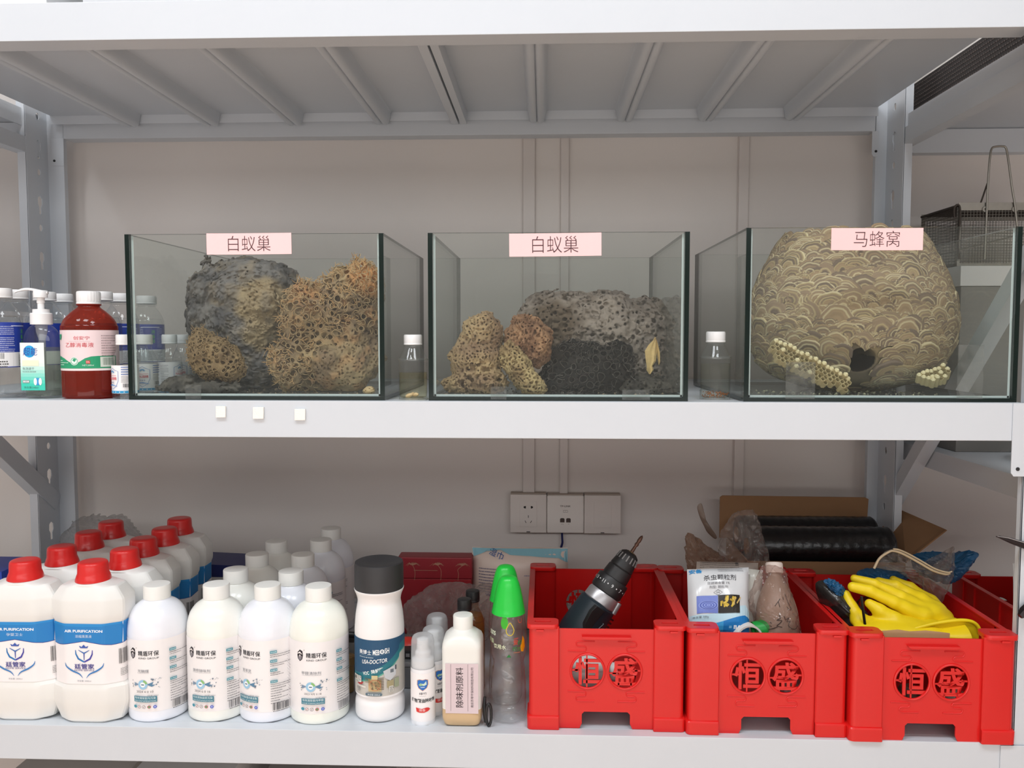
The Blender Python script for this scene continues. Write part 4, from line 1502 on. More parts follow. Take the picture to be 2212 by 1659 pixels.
# --- small alcohol bottles in a file along the tank
def alcohol(loc, label, rz):
    t = thing('alcohol_bottle', label, 'bottle', loc, rz, 'small alcohol bottles filed along the first tank')
    r = 0.0212
    body = sm([(r * 0.84, 0), (r * 0.97, 0.002), (r, 0.006), (r, 0.058), (r * 0.97, 0.064), (r * 0.8, 0.073), (r * 0.57, 0.083), (r * 0.54, 0.087), (r * 0.54, 0.092)], 4)
    MB().lathe([(0.0001, 0.003), (r * 0.6, 0.0015)] + body, 36, cap=(False, False)).build('bottle_body', m_pet, t, angle=0.9)
    MB().lathe([(0.0001, 0.0035), (r * 0.92, 0.004), (r * 0.95, 0.008), (r * 0.95, 0.056), (0.0001, 0.056)], 32).build('liquid', m_water, t, angle=0.8)
    ribbed_cap(t, r * 0.66, 0.090, 0.1075, m_wcap, n=40, flute=2)
    l = sleeve(r, 0.009, 0.056, -2.4, 2.4, t=0.0003, n=36).build('label', m_paper, t)
    P = Print()
    P.rect(0, 0.0115, 0.1, 0.004, '3a9ccc')
    for k in range(9):
        P.disc(-0.028 + 0.007 * k, 0.0115, 0.0009, 'e8f2f6', 8)
    sh = [(-0.012, 0.046), (-0.006, 0.048), (0, 0.0515), (0.006, 0.048), (0.012, 0.046), (0.012, 0.03), (0.008, 0.021), (0, 0.016), (-0.008, 0.021), (-0.012, 0.03), (-0.012, 0.046)]
    P.line(sh, 0.0006, '4b7fbe')
    for k in range(7):
        a = PI * (0.1 + 0.8 * k / 6)
        P.line([(0.0022 * math.cos(a), 0.043 + 0.0022 * math.sin(a)), (0.0055 * math.cos(a), 0.043 + 0.0055 * math.sin(a))], [0.0016, 0.0003], '4b95c6')
    P.text('75%酒精', 0, 0.034, 0.0046, 'd0384a', w=0.019, bold=0.01)
    P.line([(-0.006, 0.0385), (0.009, 0.039)], 0.0005, 'd0384a')
    P.text('消毒液', 0, 0.0275, 0.0028, '3d5c86', w=0.009)
    P.line([(-0.011, 0.022), (0, 0.0235), (0.011, 0.021)], [0.0003, 0.0018, 0.0003], '3f86c6')
    for k in range(4):
        P.line([(0.017, 0.053 - 0.004 * k), (0.036, 0.053 - 0.004 * k)], 0.0011, '2b62ae')
    P.dashes(0.017, 0.037, 0.018, 0.0009, '777777', 5, 0.0022, 5)
    P.barcode(0.026, 0.0225, 0.013, 0.006, '444444', 3)
    P.dashes(-0.036, 0.05, 0.014, 0.0009, '777777', 11, 0.003, 6)
    P.build('print', l, cylmap(r + 0.0003), cut=0.004)
    return t
p = at(264, 861, z=0)
a0 = alcohol((p.x, 0.026 + 0.0212, 0), 'small clear alcohol bottle with white cap beside the red bottle', -0.62)
for px, yy, rz, lab in ((303, 0.175, -0.55, 'small alcohol bottle, first of those seen through the tank pane'),
                        (338, 0.115, 0.25, 'small alcohol bottle with its red lettering facing out through the tank pane'),
                        (366, 0.215, 1.3, 'small alcohol bottle behind the one with red lettering, its label turned away'),
                        (396, 0.275, 0.1, 'small alcohol bottle farthest along the file, partly hidden by the small nest fragment')):
    q = at(px, 740, y=yy)
    xm = min(q.x, T1x - 0.5 * (at(830, 700, y=0.013).x - at(274, 700, y=0.013).x) - 0.0225)
    dup(a0, (xm, yy, 0), rz, lab)

# --- two specimen bottles between the tanks
def specimen(px, py, hw, liquid, lvl, label, bits):
    c, r = base_spot(px, py, hw)
    t = thing('specimen_bottle', label, 'bottle', (c.x, c.y, 0))
    s = r / 31
    body = sm([(0.88, 0), (0.985, 2 * s), (1, 6 * s), (1, 82 * s), (1.04, 83.5 * s), (1.04, 86 * s), (0.98, 88 * s), (0.72, 104 * s), (0.62, 110 * s), (0.58, 114 * s), (0.58, 122 * s)], 4)
    MB().lathe([(0.0001, 3 * s), (r * 0.7, 2 * s)] + [(r * a, b) for a, b in body], 44, cap=(False, False)).build('bottle_body', m_pet, t, angle=0.9)
    MB().lathe([(0.0001, 4 * s), (r * 0.9, 4 * s), (r * 0.95, 8 * s), (r * 0.95, lvl * s), (0.0001, lvl * s)], 40).build('liquid', liquid, t, angle=0.8)
    MB().lathe([(r * 0.58, 114 * s), (r * 0.66, 115 * s), (r * 0.66, 117 * s), (r * 0.58, 118 * s)], 36).build('neck_ring', m_pet, t)
    ribbed_cap(t, 20 * s, 117 * s, 139 * s, m_wcap, n=60, flute=2)
    bits(t, r, s)
    return t
def bits_a(t, r, s):
    mb = MB()
    for k, (x, y, w, a) in enumerate(((-8, -8, 15, 0.3), (6, -4, 13, -0.4), (-2, 8, 14, 1.2))):
        pts = [(x * s + w * s * u * math.cos(a), y * s + w * s * u * math.sin(a), (8 + 2 * math.sin(2.6 * u + k)) * s) for u in (-0.5, -0.25, 0, 0.25, 0.5)]
        mb.tube(pts, [2.2 * s, 4 * s, 4.6 * s, 4 * s, 2 * s], 8)
    mb.build('preserved_larvae', M('larva', (226, 200, 170), 0.4, noise=0.08, nscale=200), t, kind='stuff')
def bits_b(t, r, s):
    rnd = random.Random(4)
    mb = MB()
    for k in range(80):
        a, q = rnd.uniform(0, 2 * PI), r * 0.88 * math.sqrt(rnd.random())
        l = rnd.uniform(2, 5) * s
        b = rnd.uniform(0, PI)
        x, y, z = q * math.cos(a), q * math.sin(a), rnd.uniform(4, 14) * s
        mb.tube([(x, y, z), (x + l * math.cos(b) * .4, y + l * math.sin(b) * .4, z + rnd.uniform(-1, 1.6) * s)], [1.5 * s, 0.8 * s], 5)
    mb.build('preserved_insects', M('termite_amber', (158, 96, 44), 0.45, noise=0.2, nscale=300), t, kind='stuff')
specimen(888, 864, 31, clear('yellow_spirit', (252, 249, 232), 0.02, ior=1.2), 58, 'specimen bottle of yellowish liquid with pale larvae between the first two tanks', bits_a)
specimen(1551, 864, 32, clear('clear_spirit', (252, 252, 248), 0.02, ior=1.2), 74, 'specimen bottle of clear liquid with amber insects beside the wasp nest tank', bits_b)

# --- three foam pads stuck to the beam
m_pad = M('foam_pad', (246, 244, 238), 0.9, noise=0.03, nscale=300, bump=0.4, bscale=500)
for (x0, y0_, x1, y1_), lab in (((466, 877, 488, 902), 'square white foam pad on the beam, nearest the bottles end of the three'),
                      ((546, 879, 570, 905), 'square white foam pad on the beam, middle one of the three'),
                      ((636, 883, 660, 908), 'square white foam pad on the beam with a nick, lowest of the three')):
    a, b = at(x0, y0_, y=-0.003), at(x1, y1_, y=-0.003)
    hw, hh = (b.x - a.x) / 2, (a.z - b.z) / 2
    mb = MB().prism([(-hw, -hh), (hw * 0.94, -hh * 0.98), (hw, hh * 0.96), (0.2 * hw, hh), (0.05 * hw, hh * 0.94), (-0.1 * hw, hh), (-hw * 0.96, hh * 0.97)], -0.004, -0.0003, 'y')
    o = mb.build('foam_pad', m_pad, None, ((a.x + b.x) / 2, 0, (a.z + b.z) / 2), bevel=0.0004)
    tag(o, lab, 'foam pad', 'foam pads on the middle beam')
# ------------------------------------------------------------------ bottles and boxes on the lower shelf
m_hdpe = M('white_hdpe', (233, 232, 228), 0.42, noise=0.015, nscale=20, sss=0.12)
m_redcap = M('red_cap_plastic', (214, 40, 38), 0.28, noise=0.02, nscale=40)
m_gloss = M('white_gloss_bottle', (240, 240, 243), 0.22, noise=0.01, nscale=15)
m_capw = M('white_matt_cap', (236, 235, 230), 0.55, noise=0.015, nscale=60)

def rrect(rx, ry, z, e=4.2, n=48):
    L = []
    for i in range(n):
        a = 2 * PI * (i + 0.5) / n
        ca, sa = math.cos(a), math.sin(a)
        L.append((rx * math.copysign(abs(ca) ** (2 / e), ca), ry * math.copysign(abs(sa) ** (2 / e), sa), z))
    return L

def oct_unit(a, p=34.0, c=1.55):
    ca, sa = abs(math.cos(a)), abs(math.sin(a))
    r = (ca ** p + sa ** p + ((ca + sa) / c) ** p) ** (-1.0 / p)
    return r * math.cos(a), r * math.sin(a)
def octa(rx, ry, z, n=64):
    return [(rx * oct_unit(2 * PI * (i + 0.5) / n)[0], ry * oct_unit(2 * PI * (i + 0.5) / n)[1], z) for i in range(n)]
# --- red-capped jugs
JX, JY, JH = 0.0645, 0.0375, 0.268
def jug(loc, label, name2, rz=0.0):
    t = thing('disinfectant_jug', label, 'jug', loc, rz, 'white jugs with red caps in two files')
    secs = [(0.70, 0.80, 0.0), (0.84, 0.9, 0.004), (0.985, 0.985, 0.030), (1.0, 1.0, 0.036), (1.0, 1.0, 0.056), (0.985, 0.985, 0.062), (0.925, 0.925, 0.0675), (0.915, 0.92, 0.072), (0.915, 0.92, 0.120), (0.93, 0.93, 0.168), (0.935, 0.935, 0.1735),
            (0.975, 0.975, 0.180), (0.985, 0.985, 0.186), (0.985, 0.985, 0.209), (0.97, 0.97, 0.2125), (0.78, 0.80, 0.2300), (0.73, 0.76, 0.2322)]
    mb = MB()
    loops = [octa(JX * a, JY * b, z) for a, b, z in secs]
    loops += [rrect(0.036, 0.029, 0.2345, 2.6, 64), rrect(0.030, 0.027, 0.2370, 2.1, 64), rrect(0.024, 0.024, 0.2390, 2, 64), rrect(0.023, 0.023, 0.247, 2, 64)]
    mb.loft(loops)
    mb.build('jug_body', m_hdpe, t, angle=0.36)
    c = MB()
    c.lathe([(0.0240, 0.2375), (0.0285, 0.2375), (0.0280, 0.2410), (0.0256, 0.2480), (0.0247, 0.2500), (0.0242, 0.2620)] + sm([(0.0242, 0.2620), (0.0235, 0.2665), (0.0212, 0.2690), (0.0175, 0.2700)], 4)[1:] + [(0.012, 0.2702), (0.0001, 0.2700)], 44)
    c.build('cap', m_redcap, t, angle=0.6)
    # wrap label: white below a blue chevron band
    # arc length mapping along the outline so print is not stretched
    tab = []
    A = [(-PI / 2 + 2 * PI * i / 720) for i in range(-360, 361)]
    def outl(a, f=0.92):
        x, y = oct_unit(a)
        return JX * f * x, JY * f * y
    xs = [outl(a) for a in A]
    acc = [0.0]
    for i in range(1, len(xs)):
        acc.append(acc[-1] + math.hypot(xs[i][0] - xs[i - 1][0], xs[i][1] - xs[i - 1][1]))
    mid = acc[360]
    acc = [q - mid for q in acc]
    def jmap(u, v, h):
        a = np.interp(u, acc, A)
        f = np.interp(v, [0.0675, 0.072, 0.120, 0.168, 0.1735], [0.925, 0.917, 0.917, 0.932, 0.937])
        x, y = outl(a, f)
        d = 1e-3
        p, q = outl(a - d, f), outl(a + d, f)
        n = (q[1] - p[1], -(q[0] - p[0]))
        l = math.hypot(*n) or 1
        return (x + n[0] / l * h, y + n[1] / l * h, v)
    us = [i * 0.003 for i in range(-32, 33)]
    vs = [0.0685, 0.075, 0.09, 0.105, 0.120, 0.135, 0.15, 0.165, 0.1725]
    mb = MB()
    v = [jmap(u, vv, 0.0005) for vv in vs for u in us]
    n = len(us)
    mb.add(v, [(i * n + j, i * n + j + 1, (i + 1) * n + j + 1, (i + 1) * n + j) for i in range(len(vs) - 1) for j in range(n - 1)])
    l = mb.build('wrap_label', m_paper, t)
    P = Print()
    chev = [(-0.095, 0.139), (-0.052, 0.135), (-0.045, 0.135), (0, 0.1425), (0.045, 0.135), (0.052, 0.135), (0.095, 0.139)]
    P.poly(chev + [(0.095, 0.1722), (-0.095, 0.1722)], '2b82c6')
    P.poly([(-0.095, 0.166), (0.095, 0.166), (0.095, 0.1722), (-0.095, 0.1722)], '2f8fd2')
    P.line([(a, b - 0.0004) for a, b in chev], 0.0011, '3a4a9a')
    P.text('AIR PURIFICATION', 0, 0.1595, 0.0047, 'f0f6fb', w=0.064, bold=0.03)
    P.text(name2, 0, 0.1505, 0.0052, 'd8e8f6', w=0.028)
    sh = [(-0.0145, 0.127), (-0.014, 0.120), (-0.010, 0.112), (0, 0.1065), (0.010, 0.112), (0.014, 0.120), (0.0145, 0.127)]
    P.line(sh[:4], [0.0012, 0.0022, 0.0030, 0.0024], '2f78b8')
    P.line(sh[3:], [0.0024, 0.0030, 0.0022, 0.0012], '4a4aa4')
    P.line([(-0.0095, 0.127), (0, 0.1215), (0.0095, 0.127)], [0.0008, 0.0026, 0.0008], '4270b4')
    P.line([(0, 0.1215), (0, 0.110)], [0.002, 0.0012], '4a5aa8')
    P.poly([(-0.006, 0.1305), (-0.008, 0.1345), (-0.0035, 0.1325), (0, 0.1365), (0.0035, 0.1325), (0.008, 0.1345), (0.006, 0.1305)], '3f5cae')
    P.text('廷管家', 0, 0.099, 0.0090, '43408e', w=0.034, bold=0.015)
    P.text('HOME SERVICE', 0, 0.0925, 0.0030, '56528e', w=0.034)
    for sg in (-1, 1):
        pts = [(sg * x, y) for x, y in sm([(0.033, 0.105), (0.0305, 0.0985), (0.021, 0.0915), (0.009, 0.0860), (0.003, 0.079)], 4)]
        k = len(pts)
        P.line(pts, [0.0004 + 0.0022 * math.sin(PI * i / (k - 1)) for i in range(k)], '3f7fbe')
    P.text('净含量: 2000ml', -0.001, 0.0742, 0.0030, '9aa0a8', w=0.024)
    P.barcode(0.066, 0.113, 0.020, 0.026, '444444', 7)
    P.dashes(0.058, 0.091, 0.018, 0.0012, '888888', 5, 0.0028, 4)
    P.build('print', l, jmap, cut=0.004, lift=0.0006)
    return t
jz = ZB
j0 = jug((-0.748, 0.043, jz), 'red-capped white jug with a full blue and white label, nearest the white bottles', '浓缩熏蒸液', 0.0)
j1 = jug((-0.8585, 0.043, jz), 'red-capped white jug cut by the picture border, its label saying 孕婴卫士', '孕婴卫士', 0.02)
# shift each file so that the cap centres land on the measured cap pixels
JP = [((68, 1204), 'second'), ]
capz = ZB + JH
def capspot(px, py):
    p = at(px, py, z=capz)
    return p.x, p.y - 0.018
j0.location = (*capspot(213, 1207), ZB)
j1.location = (*capspot(68, 1204), ZB)
j0.location.y = max(j0.location.y, 0.041)
j1.location.y = max(j1.location.y, 0.041)
yprev = {0: j0.location.y, 1: j1.location.y}
for src, px, py, lab, k in ((j1, 140, 1175, 'red-capped jug second from the edge in the outer file', 1), (j1, 197, 1145, 'red-capped jug third from the edge in the outer file, in shade', 1), (j1, 245, 1123, 'dimly lit red-capped jug at the back of the outer file', 1),
                   (j0, 275, 1181, 'red-capped jug second from the edge in the file beside the white bottles', 0), (j0, 315, 1158, 'red-capped jug in the middle of the file beside the white bottles', 0), (j0, 360, 1137, 'red-capped jug with blue label band showing, second from the back', 0), (j0, 392, 1116, 'red-capped jug at the far end of the file beside the white bottles', 0)):
    x, y = capspot(px, py)
    y = max(y, yprev[k] + 2 * JY + 0.0015)
    yprev[k] = y
    x = at(px, py, y=y + 0.01).x
    dup(src, (x, y, ZB), random.uniform(-0.03, 0.03), lab)

# --- white one-litre bottles
WRAD, WH = 0.0500, 0.2245
def wbottle(loc, label, name, banner, banner2, date, tint, rz, seed):
    t = thing('cleaner_bottle', label, 'bottle', loc, rz, 'white round-shouldered cleaner bottles')
    r = WRAD
    pr = sm([(r * 0.93, 0), (r * 0.985, 0.0015), (r, 0.005), (r, 0.010), (r, 0.03), (r, 0.09), (r, 0.140), (r * 0.996, 0.150), (r * 0.965, 0.163), (r * 0.875, 0.178), (r * 0.70, 0.190), (r * 0.48, 0.1975), (r * 0.425, 0.2005)], 4)
    MB().lathe([(0.0001, 0.002), (r * 0.85, 0.0005)] + pr + [(r * 0.40, 0.203)], 56, cap=(False, True)).build('bottle_body', M('bottle_white_' + tint, {'cool': (238, 240, 247), 'warm': (243, 243, 236), 'green': (241, 243, 234)}[tint], 0.22, noise=0.01, nscale=15), t, angle=0.9)
    MB().lathe([(r * 0.43, 0.2005), (r * 0.445, 0.201), (r * 0.445, 0.2225), (r * 0.43, 0.224), (r * 0.36, 0.2245), (0.0001, 0.2245)], 44).build('cap', m_capw, t, angle=0.6)
    l = sleeve(r, 0.019, 0.142, -PI, PI, 56, t=0.00025).build('label', M('bottle_label', (242, 239, 239), 0.32, noise=0.01, nscale=20), t)
    P = Print()
    # emblem: a shield holding a roof
    P.poly([(-0.0305, 0.1235), (-0.0255, 0.1285), (-0.0205, 0.1265), (-0.0195, 0.1195), (-0.021, 0.1125), (-0.0255, 0.1085), (-0.030, 0.1125), (-0.0312, 0.118)], '2e2a30')
    P.poly([(-0.0325, 0.1205), (-0.0255, 0.1255), (-0.0205, 0.1205), (-0.0255, 0.1222)], 'f2ecea')
    P.poly([(-0.0290, 0.1180), (-0.0215, 0.1180), (-0.0225, 0.1125), (-0.0255, 0.1103), (-0.0285, 0.1125)], '8a868c')
    P.rect(-0.0255, 0.1185, 0.002, 0.003, 'f2ecea')
    P.ring(-0.0172, 0.1285, 0.0006, 0.0009, '4a464c', n=10)
    P.text('精盾环保', 0.0035, 0.1198, 0.0088, '26262c', w=0.0345, bold=0.01)
    P.text('KIND GROUP', 0.0038, 0.1115, 0.0030, '2c2c32', w=0.0335)
    P.text(name, -0.0055, 0.0895, 0.0056, '8d9096', w=0.0066 * len(name))
    P.line([(-0.0055 - 0.0034 * len(name), 0.0856), (-0.0055 + 0.0034 * len(name), 0.0856)], 0.0003, '9aa0a6')
    # molecule roundel with blue funnels
    for sg in (-1, 1):
        P.poly([(-0.0065 + sg * 0.0065, 0.0665), (-0.0065 + sg * (0.018 if sg > 0 else 0.016), 0.0700 + 0.001 * sg), (-0.0065 + sg * 0.0155, 0.0660), (-0.0065 + sg * (0.021 if sg > 0 else 0.0165), 0.0655), (-0.0065 + sg * 0.0150, 0.0625)], '7d93aa' if sg < 0 else '5d86a4')
    P.disc(-0.0065, 0.0660, 0.0082, '9cc8e4', 28)
    P.ring(-0.0065, 0.0660, 0.0046, 0.0082, '8fc07a', 0.2, 1.4)
    P.disc(-0.0065, 0.0660, 0.0044, 'eef3f5', 20)
    P.rect(-0.0065, 0.0660, 0.0050, 0.0018, '4c6c86')
    rnd = random.Random(seed)
    for k in range(10):
        P.disc(0.008 + 0.014 * rnd.random(), 0.060 + 0.018 * rnd.random(), rnd.uniform(0.0006, 0.0014), rnd.choice(('8c98a6', '6f7f90', 'aab6c2')), 8)
    for k in range(4):
        P.disc(-0.022 - 0.003 * rnd.random(), 0.060 + 0.013 * rnd.random(), rnd.uniform(0.0006, 0.001), '50565e', 8)
        P.line([(0.010 + 0.004 * k, 0.0745 + 0.001 * (k % 2)), (0.0125 + 0.004 * k, 0.0765)], 0.0004, '7a858f')
    if date:
        P.text(date, -0.003, 0.0545, 0.0036, '3b3b42', w=0.028)
    P.text('净含量: 1000ml', 0.010, 0.0480, 0.0022, '8a8f95', w=0.017)
    P.rect(-0.0030, 0.0415, 0.0385, 0.0100, '3f7f92')
    P.text(banner, -0.0030, 0.0437, 0.0042, 'e6f1f3', w=0.0350)
    P.text(banner2, -0.0030, 0.0387, 0.0026, 'd5e6ea', w=0.0350)
    ic = ((-0.020, '4a94a8'), (-0.0125, 'c0503c'), (-0.0045, '8d7878'), (0.0040, '6c9c78'), (0.0130, '5c6cc0'))
    for k, (x, col) in enumerate(ic):
        if k in (1, 2):
            P.ring(x, 0.0285, 0.0023, 0.0030, '8a7f84', n=18)
            P.line([(x - 0.001, 0.0272), (x + 0.001, 0.0298)], 0.0008, col)
        elif k == 4:
            P.disc(x, 0.0285, 0.0031, col, 6)
            P.disc(x, 0.0285, 0.0015, 'aab4e6', 6)
        else:
            P.disc(x, 0.0285, 0.0030, 'c06a6a' if k == 3 else col, 16, ry=0.0027)
            P.disc(x, 0.0285, 0.0019, col, 12)
    # text panel on the flank with teal tags and bar code
    for k in range(4):
        zz = 0.1225 - 0.0155 * k - (0.004 if k == 3 else 0)
        P.rect(0.0420, zz, 0.0110, 0.0044, '4f93a2')
        P.dashes(0.0378, zz, 0.0080, 0.0016, 'd8eaee', 1, 0, seed + k)
        P.dashes(0.0368, zz - 0.0045, 0.036, 0.0014, '6d6d72', 2, 0.0034, seed + 10 + k, 0.5)
    P.dashes(0.0368, 0.0600, 0.034, 0.0015, '6d6d72', 7, 0.0042, seed + 30, 0.2)
    P.barcode(0.0540, 0.0285, 0.030, 0.0125, '3c3c40', seed)
    P.dashes(0.040, 0.0205, 0.028, 0.0016, '555558', 1, 0, seed + 5)
    P.dashes(-0.060, 0.1100, 0.014, 0.0012, '9a9aa0', 14, 0.0055, seed + 50, 0.3)
    P.build('print', l, cylmap(r + 0.00025), cut=0.005)
    return t
def wspot(px, capy):
    p = at(px, capy, z=ZB + WH)
    return [p.x, p.y - 0.018, ZB]
b1 = wbottle((-0.6335, 0.0645, ZB), 'white cleaner bottle labelled 光触媒, standing next to the jugs', '光触媒', '有效清除室内污染', 'DECONTAMINATION', '2024 4 0 10', 'cool', 0.05, 1)
b2 = wbottle((at(472, 1480, y=0.0695).x, 0.0695, ZB), 'white cleaner bottle labelled 装修除味剂, its printed date clear', '装修除味剂', '有效清除装修污染', 'DECONTAMINATION', '2024 6 0 16', 'warm', -0.08, 2)
b3 = wbottle((at(582, 1480, y=0.0695).x, 0.0695, ZB), 'white cleaner bottle labelled 克苯灵, turned so its side text shows', '克苯灵', '有效清除室内苯系物', 'CLEAR UP BENZENE', None, 'cool', -0.36, 3)
b4 = wbottle((at(691, 1480, y=0.0665).x, 0.0665, ZB), 'white cleaner bottle labelled 甲醛清除剂, next to the dark-capped bottle', '甲醛清除剂', '有效清除室内甲醛', 'CLEAR FORMALDEHYDE', '2023 9月 0 18', 'green', 0.10, 4)
for src, px, py, lab, rz in ((b2, 517, 1222, 'white cleaner bottle second in the file behind the clearly date-stamped bottle', -0.3), (b2, 562, 1190, 'white cleaner bottle third in the file behind the clearly date-stamped bottle', 0.4), (b2, 603, 1163, 'dim white cleaner bottle last in the file behind the clearly date-stamped bottle', 1.0),
                        (b3, 635, 1226, 'white cleaner bottle second in the file behind the turned bottle', 0.5), (b3, 660, 1191, 'white cleaner bottle third in the file behind the turned bottle', 0.2), (b3, 698, 1160, 'pinkish shaded cleaner bottle fourth in the file, its side print showing', -0.25), (b3, 719, 1136, 'dim cleaner bottle fifth and farthest in the file by the wall', -0.5)):
    q = wspot(px, py)
    dup(src, q, rz, lab)

# --- dark-capped deodoriser bottle
c, r = Vector((-0.2455, 0.0705, ZB)), 0.0425
t = thing('deodoriser_bottle', 'tall white waisted bottle with a big charcoal cap and dark blue label', 'bottle', tuple(c), -0.1)
PR = [(0.90, 0), (0.965, 0.002), (1, 0.008), (1, 0.024), (0.985, 0.030), (0.935, 0.037), (0.955, 0.0415), (0.995, 0.046), (1.0, 0.050), (1.0, 0.140), (1.0, 0.150), (0.99, 0.158), (0.955, 0.176), (0.895, 0.192), (0.865, 0.2005), (0.905, 0.210), (0.985, 0.2185), (1.0, 0.2215)]
pr = sm(PR, 4)
MB().lathe([(0.0001, 0.003), (r * 0.8, 0.001)] + [(r * a, z) for a, z in pr] + [(r * 0.93, 0.223)], 60, cap=(False, True)).build('bottle_body', M('white_deodoriser', (243, 241, 241), 0.38, noise=0.01, nscale=15), t, angle=0.9)
MB().lathe([(r * 0.95, 0.2205), (r * 0.985, 0.221), (r * 0.985, 0.262), (r * 0.965, 0.2662), (r * 0.92, 0.2672), (r * 0.6, 0.2662), (r * 0.45, 0.2645), (0.0001, 0.2642)], 60).build('cap', M('charcoal_cap', (46, 46, 48), 0.5, noise=0.12, nscale=45), t, angle=0.5)
l = sleeve(r, 0.046, 0.143, -PI, PI, 60, t=0.0003).build('label', M('deodoriser_label', (196, 192, 184), 0.4, noise=0.03, nscale=30), t)
P = Print()
arc = sm([(-0.14, 0.0845), (-0.06, 0.0845), (-0.030, 0.0865), (-0.008, 0.0915), (0.012, 0.0995), (0.030, 0.110), (0.048, 0.124), (0.06, 0.135), (0.14, 0.138)], 5)
P.poly([(a, b - 0.019) for a, b in arc] + [(0.14, 0.143), (-0.14, 0.143)], '63ac98')
P.poly([(a, b - 0.0165) for a, b in arc] + [(0.14, 0.143), (-0.14, 0.143)], '2f7682')
P.poly([(a, b - 0.003) for a, b in arc] + [(0.14, 0.143), (-0.14, 0.143)], '2a5272')
P.text('美博士', -0.0135, 0.1215, 0.0080, 'f4f6f6', w=0.0240, bold=0.008)
P.text('MEB', 0.0068, 0.1222, 0.0088, 'f4f6f6', w=0.0112, bold=0.02)
P.ring(0.0168, 0.1232, 0.0021, 0.0039, 'f4f6f6')
P.rect(0.0168, 0.1232, 0.0032, 0.0010, 'f4f6f6')
P.text('SH', 0.0250, 0.1240, 0.0092, 'f4f6f6', w=0.0078, bold=0.02)
P.line([(-0.025, 0.1160), (0.006, 0.1168), (0.030, 0.1195)], 0.0003, '9fb3c0')
P.dashes(-0.0245, 0.1130, 0.026, 0.0018, 'b5c4ce', 1, 0, 21)
P.text('USA-DOCTOR', 0.003, 0.1065, 0.0070, 'f6f8f8', w=0.044, rot=0.08, bold=0.012, shear=0.25)
P.text('VOC', -0.0115, 0.0855, 0.0060, 'eef6f6', w=0.0120, rot=0.22, bold=0.02)
P.text('降解酶', 0.0085, 0.0910, 0.0072, 'eef6f6', w=0.0205, rot=0.24, bold=0.015)
# the room pictures under the band
P.rect(-0.0205, 0.0615, 0.017, 0.0035, 'd9d5cc')
P.rect(0.004, 0.066, 0.022, 0.020, 'b5a076')
P.rect(0.004, 0.060, 0.022, 0.010, 'c5b184')
for k in range(8):
    P.rect(0.0135, 0.0585 + 0.0028 * k, 0.011, 0.0011, '5f4a30')
for k in range(4):
    P.rect(-0.008, 0.0705 + 0.0022 * k, 0.010, 0.0007, '7a6647')
P.rect(0.004, 0.0795, 0.010, 0.007, 'cbbd92')
P.poly([(0.018, 0.090), (0.042, 0.099), (0.040, 0.080), (0.030, 0.072), (0.021, 0.078)], 'c4c8cc')
P.rect(0.033, 0.0885, 0.006, 0.006, '6f777e')
P.rect(0.040, 0.093, 0.003, 0.008, '4f565c')
P.rect(0.030, 0.0665, 0.012, 0.012, 'a49a78')
P.rect(0.042, 0.066, 0.009, 0.016, '9aa288')
P.rect(-0.033, 0.0745, 0.012, 0.010, 'bdbab2')
P.rect(-0.035, 0.0745, 0.005, 0.005, '5e5a50')
P.rect(-0.023, 0.074, 0.006, 0.011, 'e6e4de')
P.dashes(-0.0245, 0.0785, 0.003, 0.0013, '444444', 5, 0.0019, 31)
P.poly([(-0.030, 0.066), (-0.024, 0.0645), (-0.018, 0.066), (-0.0155, 0.070), (-0.0185, 0.0705), (-0.021, 0.068), (-0.026, 0.0675)], 'a63838')
P.dashes(-0.030, 0.060, 0.007, 0.0013, '555555', 4, 0.0021, 33)
P.rect(0.031, 0.0575, 0.007, 0.0105, 'e4e2da')
P.dashes(0.0285, 0.061, 0.005, 0.0013, '444444', 5, 0.0019, 34)
P.ring(0.0045, 0.0665, 0.0088, 0.0094, 'd27a5c', n=30)
P.line([(-0.002, 0.0725), (0.011, 0.0605)], 0.0006, 'd27a5c')
for k, (a, b, ch) in enumerate(((-0.0005, 0.0700, '装'), (0.0055, 0.0705, '修'), (0.0002, 0.0655, '污'), (0.0062, 0.0658, '染'), (0.0006, 0.0610, '毒'), (0.0066, 0.0612, '气'))):
    P.text(ch, a, b, 0.0042, '2c2c2c')
P.rect(0.0025, 0.0505, 0.0225, 0.0050, '5f7480')
P.disc(-0.0088, 0.0505, 0.0025, '5f7480', 12)
P.disc(0.0138, 0.0505, 0.0025, '5f7480', 12)
P.text('净含量:1000ml', 0.0025, 0.0505, 0.0030, 'e8eef0', w=0.0200)
P.build('print', l, cylmap(r + 0.0003), cut=0.005)

